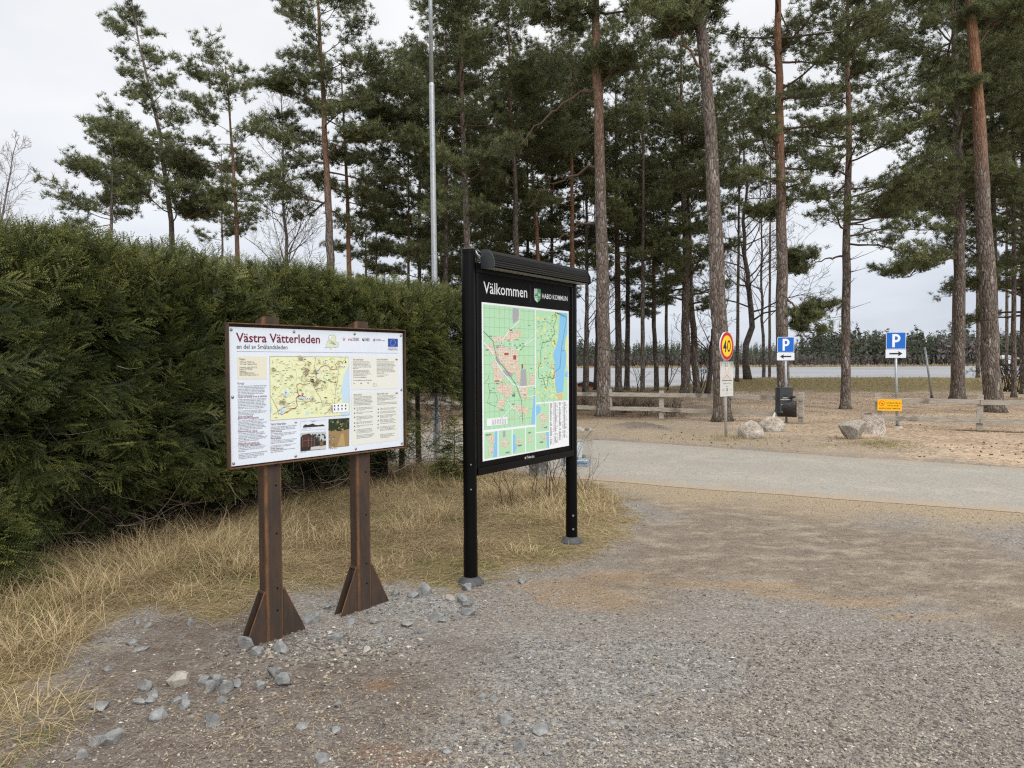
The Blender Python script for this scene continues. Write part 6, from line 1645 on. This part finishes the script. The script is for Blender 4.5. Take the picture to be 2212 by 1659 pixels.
for k, (x, Y, lab) in enumerate(((1262, 36, 'bare alder just right of the map stand, left of the first tall pine'), (1285, 38, 'slim bare alder close behind the first tall pine'))):
    bare_tree('bare_tree', lab, 'tree', [(x, 860), (x + 6, 600), (x - 4, 400)], Y, .10, 'birch', L=2.6, nb=18, crown=(.2, .98), depth=3, a=.1, rmin=.007)
def shrub(name, label, px, py, Y, h, n, group=None, cat='bush', r=.012, spread=.6, zb=None, depth=2, rmin=.004, mat='twig', a=.2):
    p0 = np.array(P(px, py, Y)); z = float(height(p0[0], Y)); t = thing(name, label, cat, (p0[0], Y, z), group)
    mb = MB()
    for k in range(n):
        az = rng.random() * 6.283; an = rng.uniform(0, spread)
        d = np.array([math.cos(az) * math.sin(an), math.sin(az) * math.sin(an), math.cos(an)])
        grow(mb, (p0[0] + rng.normal(0, .1), Y + rng.normal(0, .1), z - .03), d, h * rng.uniform(.6, 1.1), r * rng.uniform(.6, 1.2), depth, 6, .14, .03, (3, 6), (20, 50), .5, a, rmin)
    mb.build('branches', M[mat], t)
shrub('bare_bush', 'leafless bush with fine twigs on the shore right of the rightmost leaning pine', 2172, 840, 37, 2.8, 12, r=.035, spread=.8, depth=3, rmin=.006)
shrub('bare_bush', 'leafless bush at the right edge in front of the lake', 2206, 840, 36, 3.0, 12, r=.04, spread=.9, depth=3, rmin=.006)
shrub('bare_bush', 'leafless bush between the grey twin trunks and the big grey pine', 1507, 842, 38, 2.6, 10, r=.035, spread=.7, depth=3, rmin=.006)
shrub('bare_sapling', 'thin bare sapling at the water edge between two pines', 1441, 842, 38, 3.2, 3, r=.03, spread=.2, depth=2, rmin=.006)
shrub('bare_sapling', 'thin bare sapling close to the trunk of the second pine', 1378, 842, 37, 2.2, 4, r=.02, spread=.5, depth=2, rmin=.006)
shrub('rose_shrub', 'thin leafless brambles in the straw behind the map stand', 1205, 1062, 8.0, .85, 12, r=.006, spread=.75, depth=1, rmin=.0015)
shrub('rose_shrub', 'thin leafless brambles left behind the map stand', 1110, 1060, 7.8, .8, 8, r=.005, spread=.8, depth=1, rmin=.0014)
shrub('rose_shrub', 'bare brambles bent against the right black post below the leaflet box', 1252, 1050, 8.3, .75, 7, r=.005, spread=.7, depth=1, rmin=.0014)
for k, (x, y, Y) in enumerate(((1330, 890, 21.9), (1395, 893, 21.6), (1450, 895, 21.2), (1355, 890, 22.6), (1265, 885, 23.5))):
    shrub('heather_clump', 'low brown leafless undergrowth behind the left wooden fence', x, y, Y, .55, 26, 'undergrowth behind the fence', 'undergrowth', .006, 1.0, depth=2, rmin=.003, a=.35)
for (x, y, Y, n) in ((1902, 957, 14.2, 2), (1800, 962, 14.0, 3)):
    shrub('bare_twig', 'tiny bare seedling standing before the pink boulder' if x > 1850 else 'dead forked twig on the sand left of the grey speckled boulder', x, y, Y, .42 if x > 1850 else .2, n, None, 'twig', .004, .3 if x > 1850 else 1.1, depth=1, rmin=.002)

# ------------------------------------------------------------------ pines
def tuft(seed, n=20, wd=.11):
    q = np.random.default_rng(seed); V, F_, A = [], [], []
    for k in range(n):
        d = q.normal(0, 1, 3); d[2] = abs(d[2]) * .9 + .05; d /= np.linalg.norm(d)
        o = q.normal(0, .16, 3); w = np.cross(d, q.normal(0, 1, 3)); w /= np.linalg.norm(w)
        V += [o - w * wd / 2, o + w * wd / 2, o + d * q.uniform(.65, 1.05)]; F_.append((3 * k, 3 * k + 1, 3 * k + 2)); A += [np.clip(q.normal(.42, .13) + .16 * d[2], 0, 1)] * 3
    return np.array(V), np.array(F_), np.array(A)
TU = [tuft(k, 24, .10) for k in range(8)]
def pine(label, px, Y, wpx, H, crown_y, R_, orange=(7, .8), dens=1.0, side=0, stubs=0, limbs=(), top_w=None, name='pine_tree', group=None, ts=.185, cmax=1.0, seed=None, prof='round'):
    global rng
    if seed is not None: rng = np.random.default_rng(seed)
    w = path_at(px, Y); r = wpx * Y / FD / 2
    if w[-1][2] < H:
        d = (w[-1] - w[-2]); d = d / d[2]; last = w[-1].copy()
        w.append(last + d * (H - last[2]) * np.array([.6, .6, 1]))
    pts = resample(w, 26); z = pts[:, 2]
    t = thing(name, label, 'tree', (pts[0][0], Y, 0), group)
    zc = EYE + (785 - crown_y) / FD * Y
    f = np.clip((z - z[0]) / (H - z[0]), 0, 1)
    rr = r * (1 - .88 * f ** 1.25) ; rr = np.maximum(rr, .02)
    rr[0] *= 1.55; rr[1] *= 1.0
    pts2 = np.insert(pts, 1, pts[0] + (pts[1] - pts[0]) * .35, axis=0); rr2 = np.insert(rr, 1, r * 1.13)
    mb = MB(); pts2[2:-1, :2] += rng.normal(0, r * .08, (len(pts2) - 3, 2))
    mb.tube(pts2, rr2, 18, jit=.10)
    tr = mb.build('trunk', M['bark'], t, smooth=True)
    tr.color = (orange[0] / 20.0, orange[1], 0, 1)
    bb = MB(); tp, tsz = [], []
    nbr = max(8, int((H - zc) * 4.1 * dens))
    def P_at(zz):
        return np.array([np.interp(zz, z, pts[:, 0]), np.interp(zz, z, pts[:, 1]), zz])
    def branch(p, d, L, r0, foliage=True, n=7, rise=.05, a=.35):
        q_ = [p]; d = d / np.linalg.norm(d); dd = [d]
        for k in range(n):
            d = d + rng.normal(0, .13, 3) + Zv * rise; d /= np.linalg.norm(d); q_.append(q_[-1] + d * L / n); dd.append(d)
        rad = np.maximum(r0 * (1 - .85 * np.linspace(0, 1, n + 1)), .005)
        bb.tube(q_, rad, 6 if r0 > .03 else 4, cap=False, a=a, jit=.2)
        if not foliage: return q_
        m = int(4 + L * 3.2)
        for k in range(m):
            ff = .28 + .72 * (k + rng.random()) / m; i = min(n - 1, int(ff * n)); b0 = q_[i] + (q_[i + 1] - q_[i]) * (ff * n - i)
            az = rng.uniform(-1.3, 1.3) ; c_, s_ = math.cos(az), math.sin(az); h = dd[i]
            sd = np.array([h[0] * c_ - h[1] * s_, h[0] * s_ + h[1] * c_, rng.uniform(-.15, .5)]); sd /= np.linalg.norm(sd)
            l = L * rng.uniform(.16, .34) * (1.15 - .5 * ff) + .15
            e = b0 + sd * l + Zv * .1 * l
            bb.tube([b0, (b0 + e) / 2 + rng.normal(0, .03, 3), e], [.012, .008, .004], 3, cap=False, a=.25)
            g_ = int(3 + l * 9)
            for j in range(g_):
                u = rng.random() ** .6
                tp.append(b0 + sd * l * u + rng.normal(0, 1, 3) * np.array([.13, .13, .07]) * (1 + l * .4) + Zv * .04); tsz.append(ts * rng.uniform(.75, 1.25))
        return q_
    for k in range(nbr):
        f_ = (k + rng.random()) / nbr
        zz = zc + (H - .15 - zc) * f_
        if prof == 'round': shape = (.62 + .55 * math.sin(min(1, f_ * 1.35) * math.pi * .62)) * (1 - .72 * f_ ** 3)
        elif prof == 'cone': shape = 1.02 - .85 * f_
        else: shape = .35 + 1.2 * f_ * (1 - f_) * 2
        L = 1.18 * R_ * shape * rng.uniform(.55, 1.15)
        az = rng.random() * 6.283
        if side: L *= 1 + side * math.cos(az) * .6
        el = -.1 + .75 * f_ ** 1.3 + rng.normal(0, .14)
        d = np.array([math.cos(az), math.sin(az), el])
        branch(P_at(zz), d, max(.4, L), max(.012, np.interp(zz, z, rr) * .34), rise=.035 + .02 * f_)
    for k in range(stubs):       # short dead snags below the crown
        zz = rng.uniform(max(1.6, zc * .35), zc); az = rng.random() * 6.283
        d = np.array([math.cos(az), math.sin(az), rng.uniform(-.2, .3)]); branch(P_at(zz), d, rng.uniform(.25, 1.3), .014, foliage=False, n=4, a=.45)
    for (x0, y0, x1, y1, dy, fo) in limbs:      # long limbs seen in the photo: start and end in picture units, depth offset
        a_ = np.array(P(x0, y0, Y)); b_ = np.array(P(x1, y1, Y + dy)); L = np.linalg.norm(b_ - a_); n = 10
        q_ = [a_ + (b_ - a_) * k / n + Zv * L * .09 * math.sin(math.pi * k / n) + (rng.normal(0, .05 * L / 2, 3) if 0 < k < n else 0) for k in range(n + 1)]
        bb.tube(q_, np.linspace(.05, .014, n + 1) * min(1.3, .5 + L / 6), 7, cap=False, a=.5 if fo else .42, jit=.25)
        for k in range(2, n + 1):
            if fo and k > 5:
                for m in range(2 if fo < .6 else 3):
                    az = rng.random() * 6.283; branch(q_[k], np.array([math.cos(az), math.sin(az), .3]), rng.uniform(.6, 1.2) * fo, .014, n=4)
            elif rng.random() < .6:
                az = rng.random() * 6.283; branch(q_[k], np.array([math.cos(az), math.sin(az), .1]), rng.uniform(.3, .9), .01, foliage=False, n=4)
    bb.build('branches', M['limb'], t, smooth=True)
    if tp:
        tp = np.array(tp); n = len(tp); cb_ = MB()
        sh = rng.normal(0, .10, n) + .35 * (fbm(tp[:, 0] * .7 + tp[:, 1], tp[:, 2] * .9, int(abs(px[0][0])) % 97, 3) - .5)
        bake(cb_, TU, tp, np.stack([rng.normal(0, 1, n), rng.normal(0, 1, n), rng.normal(0, .2, n)], -1), Zv + rng.normal(0, .25, (n, 3)), np.array(tsz), sh)
        cb_.build('crown', M['pine'], t)
    return t
M['limb'] = mk_leaf('pine_limbs', [(0, (.06, .045, .035)), (.4, (.10, .07, .052)), (.6, (.20, .12, .08)), (1, (.30, .20, .14))], .9, .1)

pine('tall pine with grey lower and pinkish upper trunk, first right of the map stand', [(1305, 899), (1302, 600), (1295, 300), (1285, 0)], 21.3, 30, 20, 60, 2.6, (6.5, .65), .8, limbs=((1290, 190, 1125, 312, .5, .0), (1292, 30, 1190, 60, -.5, .9), (1296, 355, 1140, 450, 1.5, 0), (1303, 470, 1180, 545, 1.5, 0), (1288, 200, 1330, 150, 0, 1.0)), seed=1)
pine('massive grey barked pine directly behind the speed limit sign', [(1561, 907), (1549, 600), (1532, 250), (1509, 0)], 19.3, 35, 21, -10, 2.8, (12, .4), .9, limbs=((1521, 150, 1420, 40, -.5, .8), (1518, 110, 1500, 20, .5, 1.0)), seed=2)
pine('red barked pine rising behind the left parking sign and waste bin', [(1691, 895), (1690, 600), (1684, 300), (1680, 0)], 21.4, 27, 18, 420, 2.1, (5.2, .9), .85, limbs=((1690, 430, 1640, 480, .5, .5), (1692, 540, 1740, 590, .6, .4), (1692, 640, 1755, 720, .3, .4)), seed=3)
pine('slim straight pine with dead snags standing on the sand between both parking signs', [(1826, 884), (1829, 600), (1833, 300), (1831, 0)], 23.8, 20, 16.5, 540, 2.9, (6.5, .55), 1.15, stubs=14, limbs=((1825, 555, 1740, 580, .5, 0), (1829, 485, 1905, 505, -.3, 0), (1823, 650, 1745, 690, .3, .35)), prof='cone', seed=4)
pine('straight dark trunked pine beyond the right fence, left of the orange one', [(2068, 866), (2074, 500), (2067, 200), (2060, 0)], 29, 27, 22, 480, 4.6, (20, .1), 1.0, side=-.7, limbs=((2066, 560, 1950, 600, -1, 1.1), (2068, 440, 1930, 470, -1, 1.0)), seed=5)
pine('leaning pine with flared foot and orange upper trunk at the right', [(2147, 893), (2133, 600), (2115, 250), (2094, 0)], 22.6, 36, 20, 40, 2.8, (6.8, 1.0), .8, limbs=((2113, 200, 2070, 205, 0, .5), (2110, 100, 2170, 40, 0, .9)), seed=6)
pine('dark trunk close behind the leaning orange pine', [(2150, 862), (2146, 400), (2140, 0)], 32, 15, 20, 420, 3.2, (20, .1), .9, seed=7)
pine('pine at the right edge with branches down low over the shore', [(2215, 855), (2212, 400), (2208, 0)], 34, 18, 20, 700, 3.4, (12, .4), 1.2, side=-.3, seed=8)
pine('bushy pine just outside the right edge reaching in', [(2262, 850), (2262, 0)], 29, 20, 19, 640, 3.3, (12, .4), 1.0, side=-.4, seed=9)
pine('second pine right of the map stand, brownish trunk by the water', [(1337, 842), (1333, 500), (1330, 200)], 36, 15, 17, 560, 2.6, (4, .5), .9, seed=10)
pine('slim dark pine close right of the brownish one by the water', [(1354, 838), (1357, 500), (1360, 300)], 38, 12, 15, 520, 2.3, (20, .1), .8, stubs=6, seed=11)
pine('thin reddish stemmed pine standing alone against the lake', [(1419, 841), (1413, 700), (1412, 480)], 37.5, 11, 12.5, 700, 2.6, (4, .8), .85, seed=12)
pine('grey brown pine forming the front of the twin trunks by the lake', [(1479, 848), (1482, 600), (1477, 400), (1471, 150)], 33.5, 20, 16.5, 680, 3.0, (9, .5), .9, limbs=((1480, 520, 1400, 540, -.5, .8), (1480, 600, 1390, 690, .4, 0)), seed=13)
pine('darker leaning rear trunk of the twin trunks by the lake', [(1506, 843), (1493, 650), (1488, 480)], 36, 15, 14, 520, 2.4, (20, .1), .8, seed=14)
pine('reddish pine right behind the hood of the map stand', [(1236, 860), (1236, 500), (1234, 250)], 31, 13, 16, 450, 2.8, (3, .9), .9, seed=15)
pine('grey pine behind the middle of the map stand', [(1122, 868), (1113, 400), (1105, 250)], 28, 16, 16, 420, 2.9, (8, .5), 1.0, seed=16)
pine('dark red stemmed pine behind the map stand, right of the grey one', [(1172, 868), (1160, 500), (1146, 330)], 30, 11, 14, 480, 2.5, (3, 1.0), .9, seed=17)
pine('grey barked pine directly behind the left black post of the map stand', [(1010, 880), (1008, 500), (998, 200)], 25, 18, 17, 470, 2.9, (9, .4), 1.15, seed=18)
pine('tall broad crowned pine left of the lamp post with dark lower trunk', [(717, 880), (712, 500), (700, 230), (687, 0)], 26, 21, 17, 470, 2.7, (6.2, .7), .8, limbs=((708, 330, 800, 300, -1, .6), (706, 250, 610, 190, 0, .9)), seed=19)
pine('orange barked pine just right of the tall broad crowned one', [(759, 880), (752, 450), (738, 170)], 28, 14, 13.5, 440, 2.2, (2.5, .9), .9, limbs=((750, 300, 850, 250, 0, .8),), seed=20)
pine('small slender pine between the orange pine and the lamp post', [(815, 890), (812, 362)], 30, 6, 10.1, 560, 1.2, (5, .4), 1.2, prof='cone', ts=.18, seed=21)
pine('narrow pointed pine just left of the lamp post', [(883, 880), (882, 226)], 30, 8, 12.7, 560, 1.5, (5, .4), 1.1, prof='cone', ts=.18, seed=22)
pine('flat topped reddish pine in the left group with long lower limbs', [(520, 900), (512, 500), (500, 300), (488, 160)], 26, 14, 12.4, 500, 2.5, (3.5, .7), 1.0, side=-.3, limbs=((508, 425, 440, 445, 0, .6), (508, 450, 400, 470, 0, .5)), seed=23)
pine('tall tapering pine leaning left at the left of the photo', [(380, 900), (371, 480), (345, 290), (300, 90), (281, -25)], 27, 15, 15.9, 480, 2.3, (20, .2), 1.05, side=-.4, limbs=((342, 310, 240, 390, 0, .9), (355, 330, 260, 440, 0, .7)), prof='cone', seed=24)
pine('low spreading pine leftmost of all, wide flat branches above the hedge', [(245, 900), (240, 500), (244, 320)], 24, 13, 9.6, 500, 2.0, (20, .1), 1.5, side=-.25, prof='cone', seed=25)
pine('thin pine behind the flat topped one in the left group', [(484, 900), (478, 330)], 33, 8, 11.5, 520, 1.8, (6, .4), .7, seed=26)
fill = [(905, 33, 16, 2.5, 620), (962, 29, 17, 2.6, 610), (1040, 36, 18, 3.0, 620), (1140, 38, 18, 3.0, 640), (1192, 36, 18, 2.5, 600),
        (950, 44, 15, 3.2, 640), (1050, 50, 16, 3.2, 640), (790, 38, 10, 2.0, 620)]
for k, (x, Y, H, r, cy) in enumerate(fill):
    pine('dark bushy pine in the dense stand behind the lamp post and map stand', [(x, 870), (x + rng.uniform(-6, 6), 300)], Y, 17 * 21 / Y, H, cy, r, (9, .5), 1.05, group='pines of the dense middle stand', seed=40 + k)
fill = [(1268, 33, 15, 2.6, 600), (1388, 32, 17, 2.8, 600), (1440, 41, 17, 3.2, 660), (1592, 40, 17, 2.4, 480), (1662, 47, 20, 2.4, 250)]
for k, (x, Y, H, r, cy) in enumerate(fill):
    pine('background pine among the tall lakeside trunks', [(x, 850), (x + rng.uniform(-6, 6), 300)], Y, 15 * 21 / Y, H, cy, r, (9, .5), .9, group='pines behind the lakeside trunks', seed=60 + k)
for k, (x, Y, H, r, cy) in enumerate([(2175, 45, 22, 3.4, 560), (2112, 41, 21, 3.0, 480), (2190, 31, 20, 3.2, 420)]):
    pine('background pine filling the right group of trees', [(x, 850), (x, 300)], Y, 15 * 21 / Y, H, cy, r, (9, .5), .85, group='pines of the right group', seed=80 + k)

# ------------------------------------------------------------------ far shore
rng = np.random.default_rng(99)
def far_trees(n, x0, x1, y0, y1, h0, h1, kind, hx=None):
    mb = MB(); x = rng.uniform(x0, x1, n); y = rng.uniform(y0, y1, n)
    h = rng.uniform(h0, h1, n) * np.where(rng.random(n) < .12, 1.25, 1) * (.8 + .4 * fbm(x * .09, y * .09, 6, 2))
    if hx is not None: h = h * hx(x)
    T_, F_ = [], []
    m = 60
    z = rng.random((n, m)) ** .8; a = rng.random((n, m)) * 6.283
    wmax = .165 if kind == 'pine' else .16
    prof_ = np.where(z < .3, .5 + z, 1.05 - .9 * (z - .3) / .7) if kind == 'pine' else .45 + np.sin(z * 3.1) * .55
    rad = h[:, None] * wmax * prof_ * rng.uniform(.5, 1.1, (n, m))
    c = np.stack([x[:, None] + rad * np.cos(a) * .6, y[:, None] + rad * np.sin(a) * .6, h[:, None] * (.08 + .9 * z)], -1)
    s = h[:, None] * rng.uniform(.032, .075, (n, m)) * (1.15 - .6 * z)
    tri = []
    for k in range(3):
        d = rng.normal(0, 1, (n, m, 3)); d[..., 2] *= .8 if kind == 'pine' else 1.4
        tri.append(c + d * s[..., None])
    v = np.stack(tri, 2)
    base = height(np.array([0.]), np.array([340.]))[0] + 3.6
    v[..., 2] += (-.5 + sm(0, 1, 0) + np.clip((y - 346) * .19, 0, 6.5))[:, None, None]
    f = np.arange(n * m * 3).reshape(-1, 3)
    sh = np.clip(rng.normal(.45, .16, (n, 1)) + rng.normal(0, .10, (n, m)), 0, 1)
    mb.add(v.reshape(-1, 3), f, np.repeat(sh.ravel(), 3))
    return mb
hx = lambda x: .78 + .55 * sm(150, 170, x) - .20 * sm(90, 110, x) * sm(160, 150, x) + .14 * sm(70, 30, x) + .12 * (fbm(x * .06, x * 0, 4, 3) - .5)
o = far_trees(5200, -120, 420, 342, 395, 5.0, 9.5, 'pine', hx).build('far_pine_forest', M['far']); tag(o, 'dark green pine forest along the far shore of the lake', 'forest', kind='stuff')
o = far_trees(1700, -100, 420, 338, 350, 3.0, 6.0, 'bare').build('far_bare_woodland', M['farb']); tag(o, 'greyish brown leafless trees along the far waterline', 'woodland', kind='stuff')
o = far_trees(130, 205, 226, 338, 346, 9, 13, 'bare').build('far_bare_woodland', M['farb']); tag(o, 'reddish brown bare trees on the far shore left of the dark straight pine', 'woodland', kind='stuff')
mb = MB(); n = 4000; x = rng.uniform(-120, 420, n); y = rng.uniform(333, 337.5, n)
mb.add(*blades(x, y, np.full(n, 1.4) * rng.uniform(.4, 1.2, n), np.full(n, .7), rng.random(n) * 6.28, np.full(n, 1.5), rng.uniform(-.2, .2, n), rng.random(n), 1, z0=np.full(n, -.85)))
tag(mb.build('reed_belt', M['reed']), 'pale reed belt along the far waterline', 'reeds', kind='stuff')
hb = MB(); pr = []
for xx in np.linspace(-500, 700, 80):
    for yy in (345, 380, 430, 520): pr.append((xx, yy if yy > 345 else 346, {345: -.6, 380: 5.6, 430: 7.0, 520: 8.5}[yy]))
i = np.arange(79)[:, None] * 4 + np.arange(3)[None]
hb.add(pr, np.stack([i, i + 4, i + 5, i + 1], -1).reshape(-1, 4), .2)
o = hb.build('hills', M['far'], smooth=True); o['kind'] = 'structure'
# pale house across the lake
hc = np.array(P(2172, 783, 334.0)); hc[2] = 0
t = thing('lake_house', 'small pale house with light roof on the far shore at the right edge', 'house', (hc[0], hc[1], 0))
mb = MB(); mb.box(hc + Zv * 1.2, (3.4, 2.5, 1.3), col=(.1,) * 3); mb.build('wall', mk_plain('dark_wall', (.09, .085, .08), .8), t)
mb = MB(); mb.prism([(-4.6, 2.4), (4.6, 2.4), (4.2, 3.1), (0, 4.3), (-4.2, 3.1)], 6, hc + np.array([0, 3, 0]), (1, 0, 0), Zv, (0, -1, 0)); mb.build('roof', mk_plain('pale_roof', (.45, .46, .44), .6), t)
mb = MB(); mb.box(hc + Zv * 1.2 + np.array([-.9, -2.56, 0]), (1.4, .05, .95)); mb.build('window', M['white'], t)
hc = np.array(P(1268, 833, 42.0)); hz = float(height(hc[0], hc[1]))
t = thing('red_hut', 'tiny red hut by the water just right of the map stand', 'hut', (hc[0], hc[1], hz))
mb = MB(); mb.box(np.array([hc[0], hc[1], hz + .28]), (.62, .5, .3)); mb.build('wall', mk_plain('falu_red', (.22, .035, .025), .8), t)
mb = MB(); mb.prism([(-.7, .56), (.7, .56), (0, .72)], 1.15, np.array([hc[0], hc[1] + .57, hz]), (1, 0, 0), Zv, (0, -1, 0)); mb.build('roof', M['rubber'], t)
mb = MB(); mb.box(np.array([hc[0] - .64, hc[1] - .51, hz + .28]), (.03, .02, .3)); mb.build('corner_board', M['white'], t)
for o in bpy.data.objects:
    if '_o' in o: del o['_o']
print('objects', len(bpy.data.objects), 'tris', sum(len(o.data.loops) for o in bpy.data.objects if o.type == 'MESH') / 1e6, 'M loops')
